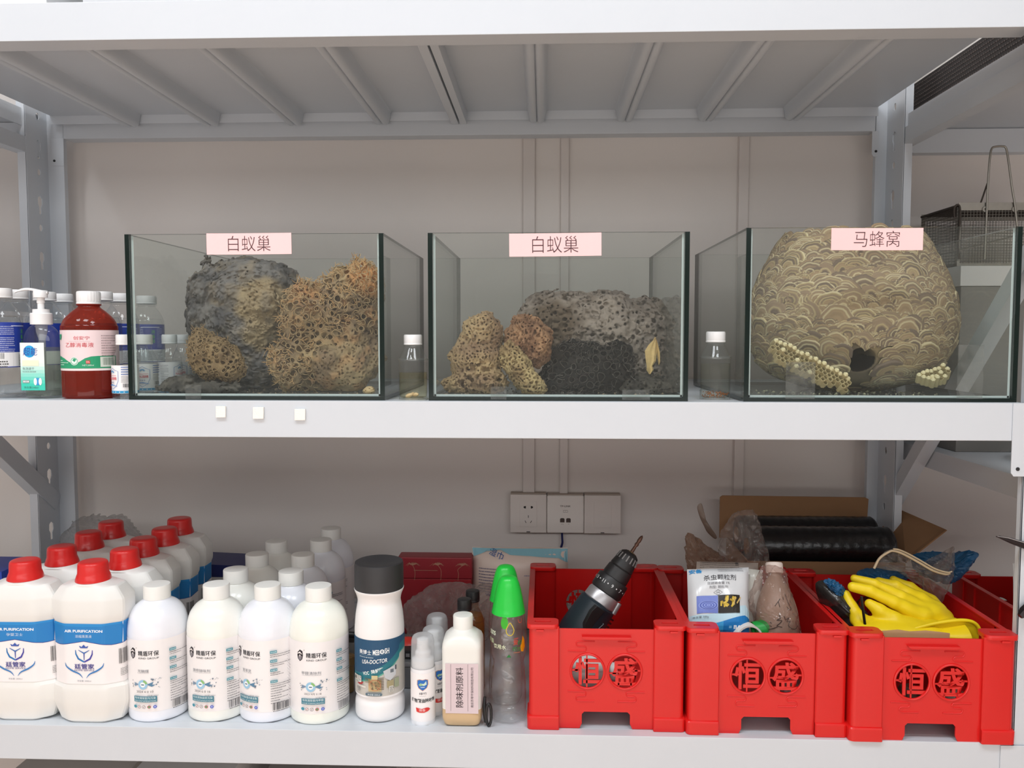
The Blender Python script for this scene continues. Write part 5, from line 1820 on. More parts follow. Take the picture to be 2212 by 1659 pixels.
# --- three little spray bottles
m_frost = clear('frosted_cap', (246, 247, 248), 0.25, haze=0.42, hazecol=(240, 241, 243))
def spray(loc, label, rz):
    t = thing('spray_bottle', label, 'spray bottle', loc, rz, 'small white spray bottles with frosted caps')
    r = 0.0208
    pr = sm([(r * 0.88, 0), (r * 0.98, 0.0015), (r, 0.005), (r, 0.088), (r * 0.985, 0.0905)], 3)
    MB().lathe([(0.0001, 0.001)] + pr + [(r * 0.8, 0.0915)], 40, cap=(False, True)).build('bottle_body', m_gloss, t, angle=0.8)
    MB().lathe([(r * 0.93, 0.0900), (r * 0.955, 0.0905), (r * 0.955, 0.0925), (r * 0.93, 0.0930)], 40).build('gold_ring', M('gold_ring', (190, 160, 120), 0.35, 0.6), t)
    MB().lathe([(r * 0.90, 0.0925), (r * 0.90, 0.108), (r * 0.62, 0.1105), (r * 0.62, 0.120), (r * 0.48, 0.123), (r * 0.46, 0.141), (0.0001, 0.1415)], 32).build('pump_head', m_wcap, t, angle=0.6)
    MB().lathe(sm([(r * 0.975, 0.0930), (r * 0.965, 0.100), (r * 0.93, 0.134), (r * 0.90, 0.1405), (r * 0.78, 0.1465), (r * 0.45, 0.1495), (0.0001, 0.1500)], 4), 40, cap=(False, False)).build('frosted_cap', m_frost, t, angle=0.9)
    l = sleeve(r, 0.006, 0.0885, -PI, PI, 40, t=0.0002).build('label', m_paper, t)
    P = Print()
    sh = [(-0.0085, 0.077), (-0.0045, 0.0785), (0, 0.0775), (0.0045, 0.0785), (0.0085, 0.077), (0.0088, 0.070), (0.0065, 0.0645), (0, 0.060), (-0.0065, 0.0645), (-0.0088, 0.070)]
    P.poly([(a * 1.12, (b - 0.07) * 1.10 + 0.07) for a, b in sh[::-1]], 'c89a70')
    P.poly(sh[::-1], '2f6fbe')
    P.poly([(-0.006, 0.0685), (-0.002, 0.072), (0.002, 0.0715), (0.006, 0.076), (0.0068, 0.070), (0.003, 0.0682)], 'cfe3d2')
    P.poly([(-0.007, 0.070), (-0.003, 0.073), (0.001, 0.069), (-0.004, 0.0675)], '9dc39c')
    P.line([(-0.0035, 0.0655), (0.0035, 0.0658)], 0.0009, 'e2ecf6')
    P.text('绿竹', 0.0005, 0.0548, 0.0042, '33333a', w=0.0125)
    P.line([(-0.0065 + 0.0011 * k, 0.0502 + 0.0005 * math.sin(2.1 * k)) for k in range(12)], 0.0003, '8a8a90')
    P.text('植物精油除味剂', 0.0005, 0.0425, 0.0072, '33383a', w=0.044, bold=0.02)
    P.poly([(-0.0118, 0.0305), (-0.002, 0.0285), (0.006, 0.0305), (0.0095, 0.0300), (0.0128, 0.0270), (0.009, 0.0240), (0.002, 0.0220), (-0.006, 0.0222), (-0.0108, 0.0235)][::-1], 'd8403c')
    P.text('微香', -0.001, 0.0262, 0.0045, 'f6dede', w=0.0105)
    P.build('print', l, cylmap(r + 0.0002), cut=0.003)
    return t
s1 = spray((-0.1665, 0.0440, ZB), 'small spray bottle with its blue shield label facing out, nearest the shelf edge', 0.12)
for px, py, lab, rz in ((937, 1349, 'small spray bottle second in its file, half its red ribbon showing', 0.75), (945, 1322, 'small spray bottle at the back of its file, only its clear cap showing', 0.3)):
    p = at(px, py, z=ZB + 0.150)
    dup(s1, (p.x, p.y - 0.008, ZB), rz, lab)

# --- square translucent bottle
t = thing('square_bottle', 'square milky bottle half full of tan liquid, with a pink sideways label', 'bottle', (-0.0985, 0.0520, ZB), 0.0)
m_milk = M('milky_plastic', (233, 232, 226), 0.35, noise=0.01, nscale=20, sss=0.15)
secs = [(0.80, 0.0), (0.90, 0.003), (0.985, 0.011), (1, 0.016), (1, 0.0300), (1, 0.0310), (1, 0.132), (0.985, 0.138), (0.93, 0.145), (0.72, 0.1535), (0.56, 0.1565), (0.52, 0.1585)]
mb = MB()
h = 0.0335
loops = [rrect(h * a, h * a, z, 7 if z < 0.14 else 4.5 if z < 0.15 else 2.6, 48) for a, z in secs]
loops += [rrect(0.0155, 0.0155, 0.160, 2), rrect(0.0155, 0.0155, 0.164, 2)]
k0 = len(loops)
mb.loft(loops)
lowf = 4 * 48
# the tan liquid shows through the wall below its level
for i, f in enumerate(mb.f):
    pass
for i, f in enumerate(mb.f):
    zc = sum(mb.v[q][2] for q in f) / len(f)
    mb.m[i] = 1 if zc < 0.0305 else 0
body = mb.build('bottle_body', [m_milk, M('milky_wall_over_liquid', (206, 176, 136), 0.35, noise=0.03, nscale=20, sss=0.1)], t, angle=0.5)
MB().lathe([(0.0160, 0.1575), (0.0168, 0.158), (0.0168, 0.1795), (0.0160, 0.1812), (0.0135, 0.1818), (0.0001, 0.1818)], 40).build('cap', m_capw, t, angle=0.6)
lb = MB().box((-0.0265, -h - 0.0008, 0.0245), (0.0285, -h - 0.0004, 0.1095)).build('paper_label', M('pinkish_paper', (216, 198, 202), 0.6, noise=0.02, nscale=60), t)
P = Print()
P.line([(-0.0175, 0.0285), (-0.0175, 0.1085)], 0.0005, '6f6468')
P.line([(0.0110, 0.0285), (0.0110, 0.1085)], 0.0005, '6f6468')
P.text('除味剂原料', -0.0030, 0.0690, 0.0125, '33292e', w=0.068, rot=PI / 2, bold=0.005)
P.text('南京苏零环保材料制造有限公司', 0.0182, 0.0690, 0.0045, '5d5257', w=0.068, rot=PI / 2)
P.build('lettering', lb, flatmap(-h - 0.0008))

# --- water bottles with green cups over their caps
m_green = M('green_cup', (26, 196, 62), 0.32, noise=0.03, nscale=25, spec=0.6)
m_clearb = clear('clear_water_bottle', (254, 254, 254), 0.03, haze=0.03, hazecol=(246, 246, 246), ior=1.62, bump=0.35, bscale=45)
def water(loc, label, rz):
    t = thing('water_bottle', label, 'bottle', loc, rz, 'clear water bottles with green cone cups')
    r = 0.0305
    pr = sm([(0.80, 0.0), (0.93, 0.004), (0.985, 0.012), (1.0, 0.030), (0.985, 0.060), (0.93, 0.080), (0.865, 0.094), (0.87, 0.102), (0.96, 0.1115), (1.0, 0.122), (1.0, 0.150), (0.95, 0.170), (0.84, 0.190), (0.70, 0.205), (0.42, 0.222)], 5)
    mb = MB()
    n = 48
    loops = []
    for i, (k, z) in enumerate([(0.0001, 0.006), (0.5, 0.003)] + pr):
        L = []
        for j in range(n):
            a = 2 * PI * j / n
            q = r * k
            if 0.07 < z < 0.105:
                q *= 1 + 0.035 * math.sin(5 * a + z * 220) * math.sin(PI * (z - 0.07) / 0.035)
            if z < 0.012:
                q *= 1 + 0.07 * math.cos(5 * a)
            if z > 0.15:
                q *= 1 - 0.02 * abs(math.cos(4 * a))
            L.append((q * math.cos(a), q * math.sin(a), z))
        loops.append(L)
    mb.loft(loops, cap=(False, True))
    mb.build('bottle_body', m_clearb, t, angle=1.2)
    MB().lathe([(0.0001, 0.007)] + [(r * k * 0.965, max(z, 0.0065)) for k, z in pr if z < 0.112] + [(0.0001, 0.1115)], 40, cap=(False, False)).build('water', m_water, t, angle=1.2)
    cup = MB()
    cp = sm([(0.0288, 0.1840), (0.0272, 0.1920), (0.0235, 0.2130), (0.0195, 0.2300), (0.0165, 0.2385), (0.0125, 0.2440), (0.006, 0.2462), (0.0001, 0.2465)], 4)
    loops = []
    for k, z in cp:
        L = []
        for j in range(n):
            a = 2 * PI * j / n
            q = k * (1 - 0.045 * max(0, math.cos(a + 1.9)) ** 6 * (z > 0.19) - 0.05 * max(0, math.cos(a + 1.1)) ** 8 * (z > 0.20))
            L.append((q * math.cos(a), q * math.sin(a), z))
        loops.append(L)
    cup.loft([[(x * 0.95, y * 0.95, z) for x, y, z in loops[0]]] + loops, cap=(False, True))
    cup.build('green_cup', m_green, t, angle=0.8)
    # print straight on the bottle wall
    zs, rs = [z for k, z in pr], [r * k for k, z in pr]
    wm = lambda u, v, hh: ((np.interp(v, zs, rs) + hh) * math.sin(u / r), -(np.interp(v, zs, rs) + hh) * math.cos(u / r), v)
    P = Print()
    P.poly([(-0.006 + 0.0105 * math.cos(a) * 0.62, 0.1745 + 0.0105 * math.sin(a)) for a in [2 * PI * k / 20 for k in range(20)]], '3fa82e')
    drop = [(0.004 + 0.0068 * math.sin(a) * (1 - 0.55 * max(0, math.cos(a))), 0.163 + 0.0095 * math.cos(a) + 0.002 * max(0, math.cos(a))) for a in [2 * PI * k / 26 for k in range(27)]]
    P.line(drop, 0.0011, 'd9c326')
    P.text('sons', -0.031, 0.1545, 0.0075, 'dfe9cf', w=0.017, bold=0.01)
    P.text('饮用水', -0.0145, 0.1335, 0.0078, 'e2ecc8', w=0.0235, bold=0.005)
    P.text('蒸馏', -0.0345, 0.1405, 0.0078, 'd5e6b4', w=0.0150)
    P.poly([(0.028, 0.150), (0.0325, 0.142), (0.0345, 0.130), (0.030, 0.122), (0.024, 0.124), (0.022, 0.131), (0.0255, 0.140)][::-1], 'e8a818')
    P.text('爱', 0.0135, 0.1415, 0.0085, 'd8482c')
    P.text('的', 0.0215, 0.1400, 0.0080, '2f8a3a')
    P.text('时', 0.0125, 0.1305, 0.0078, '2f8a3a')
    P.text('尔', 0.0205, 0.1295, 0.0072, '4f9a3a')
    P.line([(0.010, 0.1475), (0.018, 0.1485)], 0.0009, 'd8482c')
    P.line([(0.010, 0.124), (0.022, 0.1235)], 0.0007, 'd9885c')
    P.poly([(-0.002, 0.1165), (0.006, 0.1165), (0.002, 0.1215)], '2c7a3c')
    P.ring(0.0235, 0.1780, 0.0036, 0.0042, 'd8583c', PI * 0.9, PI * 2.1, ry=1.3)
    P.build('print', t, wm, cut=0.003, lift=0.0003)
    return t
w1 = water((-0.0215, 0.0605, ZB), 'clear water bottle with green cone cup, nearest the shelf edge', 0.0)
p = at(1092, 1222, z=ZB + 0.2465)
dup(w1, (p.x, max(p.y - 0.01, 0.126), ZB), 0.45, 'clear water bottle with green cone cup standing behind the other one', skip=('print',))

# --- two small amber bottles with black caps
m_amber = clear('pale_glass_bottle', (238, 226, 214), 0.03, haze=0.03)
def amber(loc, label):
    t = thing('essence_bottle', label, 'bottle', loc, 0, 'small essence bottles with black caps')
    pr = sm([(0.020, 0.0), (0.0225, 0.003), (0.0225, 0.118), (0.0215, 0.128), (0.0165, 0.142), (0.0118, 0.150), (0.0110, 0.156), (0.0110, 0.166)], 4)
    MB().lathe([(0.0001, 0.003)] + pr, 40, cap=(False, False)).build('bottle_body', m_amber, t, angle=0.9)
    MB().lathe([(0.0001, 0.0035), (0.0195, 0.004), (0.0213, 0.007), (0.0213, 0.118), (0.0205, 0.127), (0.0175, 0.138), (0.0001, 0.138)], 36).build('amber_liquid', clear('amber_liquid', (252, 226, 150), 0.05, haze=0.14, hazecol=(226, 160, 50), ior=1.15), t, angle=0.9)
    ribbed_cap(t, 0.0130, 0.163, 0.183, M('black_cap', (30, 30, 31), 0.45), n=48, flute=2)
    return t
p1_, p2_ = at(1004, 1291, z=ZB + 0.183), at(1017, 1273, z=ZB + 0.183)
amb = amber((p1_.x, p1_.y - 0.006, ZB), 'amber essence bottle with black cap, in front of its twin')
dup(amb, (p2_.x + 0.004, max(p2_.y - 0.006, p1_.y + 0.046 - 0.006), ZB), 0.4, 'amber essence bottle with black cap, behind and taller-looking than its twin')

# --- a black plastic loop handle lying on edge beside the square bottle
p = at(1053, 1573, z=ZB)
t = thing('scissor_handle', 'small black plastic loop handle standing on edge by the square bottle', 'tool', (p.x, p.y + 0.004, ZB), 0.0)
ringp = [(0.0045 * math.cos(a) * 0.9 + 0.003, -0.004 + 0.002 * math.sin(a), 0.0235 + 0.0185 * math.sin(a)) for a in [2 * PI * k / 24 for k in range(24)]]
MB().tube([(0.002 + 0.0042 * math.cos(a), 0.001 * math.cos(a), 0.0212 + 0.0185 * math.sin(a)) for a in [2 * PI * k / 28 for k in range(28)]], 0.0024, 10, closed=True).build('finger_loop', M('black_plastic', (26, 26, 28), 0.35), t)
MB().tube([(-0.0035, 0.006, 0.0055), (-0.005, 0.007, 0.018), (-0.006, 0.010, 0.032), (-0.0055, 0.013, 0.046)], [0.003, 0.0035, 0.0035, 0.0025], 10).build('shank', M('black_plastic', (26, 26, 28), 0.35), t)
# ------------------------------------------------------------------ red crates
m_crate = M('crate_red', (212, 30, 28), 0.27, noise=0.02, nscale=12, spec=0.5)
CW, CD, CH = 0.128, 0.360, 0.172          # half width, depth, height
def holed_panel(w, h0, h1, holes, notch, t):
    """upright sheet in the x-z plane, pierced by round windows and with a notch cut from its foot"""
    cu = bpy.data.curves.new('sheet', 'CURVE')
    cu.dimensions = '2D'
    cu.fill_mode = 'BOTH'
    cu.extrude = t / 2
    def spl(pts):
        s = cu.splines.new('POLY')
        s.points.add(len(pts) - 1)
        for p, q in zip(s.points, pts):
            p.co = (q[0], q[1], 0, 1)
        s.use_cyclic_u = True
    if notch:
        nw, nh = notch
        spl([(-w, h0), (-nw - 0.004, h0), (-nw, h0 + 0.008), (-nw, nh - 0.004), (-nw + 0.004, nh), (nw - 0.004, nh), (nw, nh - 0.004), (nw, h0 + 0.008), (nw + 0.004, h0), (w, h0), (w, h1), (-w, h1)])
    else:
        spl([(-w, h0), (w, h0), (w, h1), (-w, h1)])
    for cx, cz, r in holes:
        spl([(cx + r * math.cos(2 * PI * k / 40), cz + r * math.sin(2 * PI * k / 40)) for k in range(40)])
    o = bpy.data.objects.new('s', cu)
    COL.objects.link(o)
    me = bpy.data.meshes.new_from_object(o.evaluated_get(bpy.context.evaluated_depsgraph_get()))
    v = [(p.co.x, p.co.z, p.co.y) for p in me.vertices]
    f = [tuple(p.vertices)[::-1] for p in me.polygons]
    bpy.data.objects.remove(o)
    return MB().add(v, f)

def solid_text(body, cx, cz, size, w, t, y, bold):
    v, f, x0, x1, y0, y1 = text_mesh(body, bold, 0.0)
    k, kx = size / (y1 - y0), w / (x1 - x0)
    n = len(v)
    V = [((a - (x0 + x1) / 2) * kx + cx, y, (b - (y0 + y1) / 2) * k + cz) for a, b in v]
    V += [(p[0], y + t, p[2]) for p in V]
    from collections import Counter
    ed = Counter()
    for q in f:
        for i in range(len(q)):
            ed[(q[i], q[(i + 1) % len(q)])] += 1
    F_ = [q for q in f] + [tuple(i + n for i in q)[::-1] for q in f]
    for (a, b) in ed:
        if (b, a) not in ed:
            F_.append((b, a, a + n, b + n))
    return V, F_

def make_crate(loc, label, rz=0.0):
    t = thing('plastic_crate', label, 'crate', loc, rz, 'red plastic crates on the lower shelf')
    pt = 0.0024
    pw = 0.050                                # corner post width
    iw = CW - pw
    yf = 0.007
    cs = [(-0.0308, 0.0925, 0.0272), (0.0308, 0.0925, 0.0272)]
    for nm, y in (('front_panel', yf), ('back_panel', CD - 0.007)):
        p = holed_panel(iw + 0.001, 0.0, 0.1605, cs, (0.040, 0.0270), pt)
        p.v = [(a, b + y, c) for a, b, c in p.v]
        po = p.build(nm, m_crate, t, angle=0.5)
        sg = -1 if y < 0.1 else 1
        yo = y + sg * pt / 2
        # lettered grilles in the windows
        for (cx, cz, r), ch in zip(cs, '恒盛'):
            g = MB()
            g.tube([(cx + (r + 0.0006) * math.cos(2 * PI * k / 40), yo + sg * 0.0004, cz + (r + 0.0006) * math.sin(2 * PI * k / 40)) for k in range(40)], 0.0021, 8, closed=True)
            V, Fc = solid_text(ch, cx, cz, 0.044, 0.043, 0.002, y - 0.001, 0.022)
            g.add(V, Fc)
            bars = ((-0.001, 0.0), ) if ch == '恒' else ((-0.009, 0.0), (0.011, 0.0))
            if ch == '恒':
                g.box((cx - 0.0012 - 0.0012, y - 0.001, cz - r), (cx - 0.0012 + 0.0012, y + 0.001, cz + r))
                g.box((cx - r, y - 0.001, cz + 0.0002), (cx - 0.014, y + 0.001, cz + 0.003))
            else:
                for bx in (-0.010, 0.0105):
                    g.box((cx + bx - 0.0012, y - 0.001, cz - r * 0.98), (cx + bx + 0.0012, y + 0.001, cz - 0.018))
                g.box((cx + 0.012, y - 0.001, cz + 0.0005), (cx + r, y + 0.001, cz + 0.0030))
                g.box((cx - r, y - 0.001, cz - 0.0040), (cx - 0.010, y + 0.001, cz - 0.0018))
            g.build('letter_grille', m_crate, po, angle=0.5)
        # cloud-scroll relief lines
        for sx in (-1, 1):
            for sz in (-1, 1):
                base = [(0.0200, 0.0490), (0.0500, 0.0490)]
                def arc(cx, cz, rr, a0, a1):
                    return [(cx + rr * math.cos(a0 + (a1 - a0) * k / 6), cz + rr * math.sin(a0 + (a1 - a0) * k / 6)) for k in range(7)]
                pts = [(0.0190, 0.0480)] + arc(0.0460, 0.0440, 0.0040, PI / 2, -PI / 2) + [(0.0400, 0.0400)] + arc(0.0370, 0.0362, 0.0038, PI / 2, 3 * PI / 2) + [(0.0640, 0.0324)]
                pts = [(sx * a, yo + sg * 0.0002, 0.0925 + sz * b) for a, b in pts]
                MB().tube(pts, 0.0012, 6).build('scroll_relief', m_crate, po)
        # grip ledge
        MB().prism([(-0.0410, 0.1500), (0.0410, 0.1500), (0.0400, 0.1478), (0.0350, 0.1452), (-0.0350, 0.1452), (-0.0400, 0.1478)][::-1], yo, yo + sg * 0.0075, 'y').build('grip_ledge', m_crate, po, bevel=0.0008)
    # corner posts with flared feet and slotted stacking tabs
    for sx in (-1, 1):
        for yb in (0, 1):
            y0, y1 = (0.0, pw) if yb == 0 else (CD - pw, CD)
            ys = 1 if yb == 0 else -1
            yo = 0.0 if yb == 0 else CD
            X0, X1 = sx * CW, sx * iw
            mb = MB()
            # L-shaped post: outer skin, 2.4 mm thick, rounded outer corner
            rr = 0.008
            out = [(X1, yo + ys * 0.010), (X1, yo + ys * 0.0015)] + [(X1 + sx * 0.0015, yo)] + [(X0 - sx * rr + sx * rr * math.sin(a), yo + ys * rr - ys * rr * math.cos(a)) for a in [PI / 2 * k / 5 for k in range(6)]] + [(X0, yo + ys * pw), (X0 - sx * 0.006, yo + ys * pw)]
            def off(pts, d):
                res = []
                for i, p in enumerate(pts):
                    a, b = pts[max(i - 1, 0)], pts[min(i + 1, len(pts) - 1)]
                    tx, ty = b[0] - a[0], b[1] - a[1]
                    l = math.hypot(tx, ty) or 1
                    res.append((p[0] - sx * ys * ty / l * d * -1, p[1] - sx * ys * -tx / l * d * -1))
                return res
            # inner line lies towards the crate's middle
            inn = [(p[0] - (sx * pt if abs(p[0] - X0) < 0.0095 else 0), p[1] + (ys * pt if abs(p[1] - yo) < 0.0095 else 0)) for p in out]
            poly = out + inn[::-1]
            if sx * ys < 0:
                poly = poly[::-1]
            def grow(pts, d):
                cx, cy = X0 - sx * 0.03, yo + ys * 0.03
                return [(p[0] + (sx * d if abs(p[0] - X0) < 0.0085 else 0), p[1] - (ys * d if abs(p[1] - yo) < 0.0085 else 0)) for p in pts]
            loops = [[(a, b, z) for a, b in grow(poly, d)] for z, d in ((0.0, 0.0022), (0.0005, 0.0030), (0.0195, 0.0034), (0.0215, 0.0022), (0.0225, 0.0), (0.1650, 0.0))]
            mb.loft(loops)
            post = mb.build('corner_post', m_crate, t, angle=0.5)
            # stacking tab with slot
            tw, td = 0.0525, 0.034
            tab = holed_tab(tw, td)
            tab.v = [(sx * (CW + 0.0035 - tw / 2) + a, yo - ys * 0.0035 + ys * (td / 2) + b, 0.1655 + c) for a, b, c in tab.v]
            tab.build('stacking_tab', m_crate, t, bevel=0.0)
            if yb == 0:
                MB().box((sx * (CW - 0.018) - 0.0065, -0.004, 0.1578), (sx * (CW - 0.018) + 0.0065, 0.001, 0.1612)).box((sx * (CW - 0.018) - 0.0050, -0.0015, 0.1612), (sx * (CW - 0.018) + 0.0050, 0.001, 0.1650)).build('latch_clip', m_crate, post, bevel=0.0006)
    # side walls, floor, rims
    for sx in (-1, 1):
        xw = sx * (CW - 0.006)
        mb = MB().box((min(xw, xw + sx * pt), pw - 0.002, 0.010), (max(xw, xw + sx * pt), CD - pw + 0.002, 0.1640))
        so = mb.build('side_wall', m_crate, t)
        x0, x1 = sorted((xw - sx * 0.001, sx * (CW + 0.0035)))
        MB().prism([(x0, 0.1640), (x1, 0.1640), (x1, 0.1672), (x0 + 0.0, 0.1672)], 0.026, CD - 0.026, 'y').build('side_rim', m_crate, t, bevel=0.0006)
        for yr in (0.09, 0.18, 0.27):
            xa, xb = sorted((xw + sx * pt, sx * CW))
            MB().box((xa, yr - 0.0015, 0.012), (xb, yr + 0.0015, 0.163)).build('wall_rib', m_crate, so)
    MB().box((-CW + 0.006, 0.008, 0.0285), (CW - 0.006, CD - 0.008, 0.0309)).build('crate_floor', m_crate, t)
    return t
def holed_tab(w, d):
    cu = bpy.data.curves.new('tab', 'CURVE')
    cu.dimensions = '2D'
    cu.fill_mode = 'BOTH'
    cu.extrude = 0.003
    cu.bevel_depth = 0.0008
    cu.bevel_resolution = 1
    def spl(pts):
        s = cu.splines.new('POLY')
        s.points.add(len(pts) - 1)
        for p, q in zip(s.points, pts):
            p.co = (q[0], q[1], 0, 1)
        s.use_cyclic_u = True
    r = 0.009
    pts = []
    for cx, cy, a0 in ((w / 2 - r, d / 2 - r, 0), (-w / 2 + r, d / 2 - r, PI / 2), (-w / 2 + r, -d / 2 + r, PI), (w / 2 - r, -d / 2 + r, 3 * PI / 2)):
        pts += [(cx + (r - 0.0008) * math.cos(a0 + PI / 2 * k / 5), cy + (r - 0.0008) * math.sin(a0 + PI / 2 * k / 5)) for k in range(6)]
    spl(pts)
    spl([(-0.0150, -0.0030), (-0.0125, 0.0042), (0.0125, 0.0042), (0.0150, -0.0030)])
    o = bpy.data.objects.new('s', cu)
    COL.objects.link(o)
    me = bpy.data.meshes.new_from_object(o.evaluated_get(bpy.context.evaluated_depsgraph_get()))
    mb = MB().add([tuple(p.co) for p in me.vertices], [tuple(p.vertices) for p in me.polygons])
    bpy.data.objects.remove(o)
    return mb
c1 = make_crate((0.1425, 0.018, ZB), 'red plastic crate holding the cordless drill, next to the water bottles')
c1.scale = (1, 1, 1.055)
c2 = dup(c1, (0.4040, 0.010, ZB), 0.0, 'red plastic crate holding the insecticide packet and bagged bottle, the middle crate')
c3 = dup(c1, (0.6630, -0.003, ZB), -0.008, 'red plastic crate holding the yellow rubber gloves, next to the front upright')
c4 = dup(c1, (1.022, 0.055, -0.566), 0.0, 'red plastic crate in the neighbouring bay, half hidden behind the front upright')
ZT_ = ZB + 0.031                        # crate floor level
# dark sticker and red tag on the far crate's flank
sx = 1.022 - CW + 0.0035
o = MB().box((sx - 0.0005, 0.10, -0.515), (sx, 0.185, -0.432)).build('dark_sticker', M('dark_sticker', (44, 44, 48), 0.5, noise=0.15, nscale=200), c4, (-1.022, -0.055, 0.566))
o = MB().prism([(0.171, -0.493), (0.180, -0.484), (0.194, -0.484), (0.200, -0.494), (0.192, -0.506), (0.176, -0.505)], sx - 0.0012, sx - 0.0006, 'x').build('red_tag', M('orange_red_tag', (196, 74, 50), 0.5), c4, (-1.022, -0.055, 0.566))
# white packet lying in the far crate
t = thing('plastic_packet', 'white printed packet with a blue spot lying in the far red crate', 'packet', (1.02, 0.24, -0.566 + 0.0311))
mb = MB()
nu, nv = 12, 10
def puff(w, h, th, nu=12, nv=12, seed=1, wr=0.0015):
    rnd = random.Random(seed)
    ph = [rnd.uniform(0, 6) for _ in range(6)]
    def P3(u, v, side):
        e = (1 - abs(2 * u) ** 3) * (1 - abs(2 * v) ** 3)
        y = side * (th / 2 * max(e, 0) ** 0.6 + 0.0002) + wr * math.sin(9 * u + ph[0] + 5 * v) * math.cos(7 * v + ph[1])
        return (u * w * (1 - 0.05 * (1 - abs(2 * v)) * 0), y, v * h)
    V, F_ = [], []
    for s_ in (-1, 1):
        o = len(V)
        V += [P3(i / nu - 0.5, j / nv - 0.5, s_) for j in range(nv + 1) for i in range(nu + 1)]
        for j in range(nv):
            for i in range(nu):
                q = (o + j * (nu + 1) + i, o + j * (nu + 1) + i + 1, o + (j + 1) * (nu + 1) + i + 1, o + (j + 1) * (nu + 1) + i)
                F_.append(q if s_ < 0 else q[::-1])
    n1 = (nu + 1) * (nv + 1)
    for i in range(nu):
        F_ += [(i + 1, i, n1 + i, n1 + i + 1), (nv * (nu + 1) + i, nv * (nu + 1) + i + 1, n1 + nv * (nu + 1) + i + 1, n1 + nv * (nu + 1) + i)]
    for j in range(nv):
        a, b = j * (nu + 1), (j + 1) * (nu + 1)
        F_ += [(a, b, n1 + b, n1 + a), (b + nu, a + nu, n1 + a + nu, n1 + b + nu)]
    return MB().add(V, F_), P3
m_bagw = M('printed_bag_white', (214, 214, 210), 0.28, noise=0.03, nscale=25)
mb, P3 = puff(0.19, 0.20, 0.05, seed=3)
b = mb.build('packet_body', m_bagw, t, (0, 0, 0.102), (-0.25, 0.08, 0))
P = Print()
P.text('味 9', -0.05, 0.06, 0.016, '3a3a40', w=0.04)
P.poly([(-0.005 + 0.045 * math.cos(a), -0.02 + 0.05 * math.sin(a)) for a in [2 * PI * k / 24 for k in range(24)]], '2e2e9c')
P.build('print', b, lambda u, v, h: (P3(u / 0.19, v / 0.20, -1)[0], P3(u / 0.19, v / 0.20, -1)[1] - h, P3(u / 0.19, v / 0.20, -1)[2]), cut=0.01, lift=0.0006)

# ------------------------------------------------------------------ crate 1: the drill
def axis_matrix(a, b, roll=0.0):
    a, b = Vector(a), Vector(b)
    d = (b - a).normalized()
    q = Vector((0, 0, 1)).rotation_difference(d)
    return Matrix.Translation(a) @ q.to_matrix().to_4x4() @ Matrix.Rotation(roll, 4, 'Z')
tip, tail = at(1388, 1157, y=0.165), at(1246, 1372, y=0.125)
AX = (tail - tip)
AL = AX.length                            # about 0.21 m
t = thing('cordless_drill', 'black and dark teal cordless drill leaning in the first crate, bit pointing up', 'drill', tuple(tip))
mt = axis_matrix((0, 0, 0), AX)
u = AL / 258.0
m_bk = M('drill_black', (30, 29, 30), 0.45, noise=0.15, nscale=120)
m_teal = M('drill_dark_teal', (26, 38, 46), 0.42, noise=0.12, nscale=60)
m_sil = M('drill_silver', (176, 174, 176), 0.35, 0.7, noise=0.05, nscale=80)
m_bit = M('bit_brown_steel', (96, 70, 58), 0.4, 0.6, noise=0.2, nscale=150)
def part(name, prof, mat, n=32, **k):
    return MB().lathe([(r * u, z * u) for r, z in prof], n, mtx=mt, **k).build(name, mat, t, angle=0.6)
part('drill_bit', [(0.5, 0), (3, 3), (4.2, 8), (4.6, 14), (3.4, 19), (4.6, 22), (4.6, 25), (3.2, 28), (3.6, 32), (4.2, 48)], m_bit, 12)
ch = part('chuck', [(9, 44), (13, 45), (20, 50), (23, 58), (26, 78), (27, 84), (26, 86), (28, 88), (29.5, 104), (29.5, 112)], m_bk, 40)
for k in range(16):
    a = 2 * PI * k / 16
    MB().box((-0.0008, -0.0011, -7 * u), (0.0008, 0.0011, 7 * u), mtx=mt @ Matrix.Rotation(a, 4, 'Z') @ Matrix.Translation((23.4 * u, 0, 61 * u)) @ Matrix.Rotation(0.15, 4, 'Y')).build('grip_flute', M('worn_grey', (120, 118, 118), 0.5), ch)
part('chuck_collar', [(9.5, 43.5), (8, 46), (12, 46.2), (12.5, 44.5)], M('brass', (170, 140, 90), 0.35, 0.8), 24)
tr = part('torque_ring', [(29, 112), (34, 113), (35.5, 116), (36, 142), (35, 147), (31, 148)], m_bk, 48)
P = Print()
R0 = 36.2 * u
for k, sname in enumerate(('1', '3', '5', '7', '9', '11', '13', '15')):
    P.text(sname, (-14 + 10 * k) * 2.15 * u - 32 * u, 0, 7.5 * u, 'd8d8d8', rot=PI)
    P.disc((-9 + 10 * k) * 2.15 * u - 32 * u, 0, 1.5 * u, 'd8d8d8', 8)
o = P.build('numbers', tr, lambda a, b, h: tuple(mt @ Vector(((R0 + h) * math.sin(a / R0), -(R0 + h) * math.cos(a / R0), 128 * u + b))), cut=0.004)
part('gear_housing', [(30, 147), (34, 149), (36, 154), (37, 172), (34, 176)], m_sil, 40)
sw = MB()
for sx_ in (-1, 1):
    sw.tube([(sx_ * 26 * u, -26 * u, 150 * u), (sx_ * 27 * u, -27 * u, 176 * u)], [7 * u, 7 * u], 12, mtx=mt)
    break
sw.build('speed_lever', m_sil, t, angle=0.6)
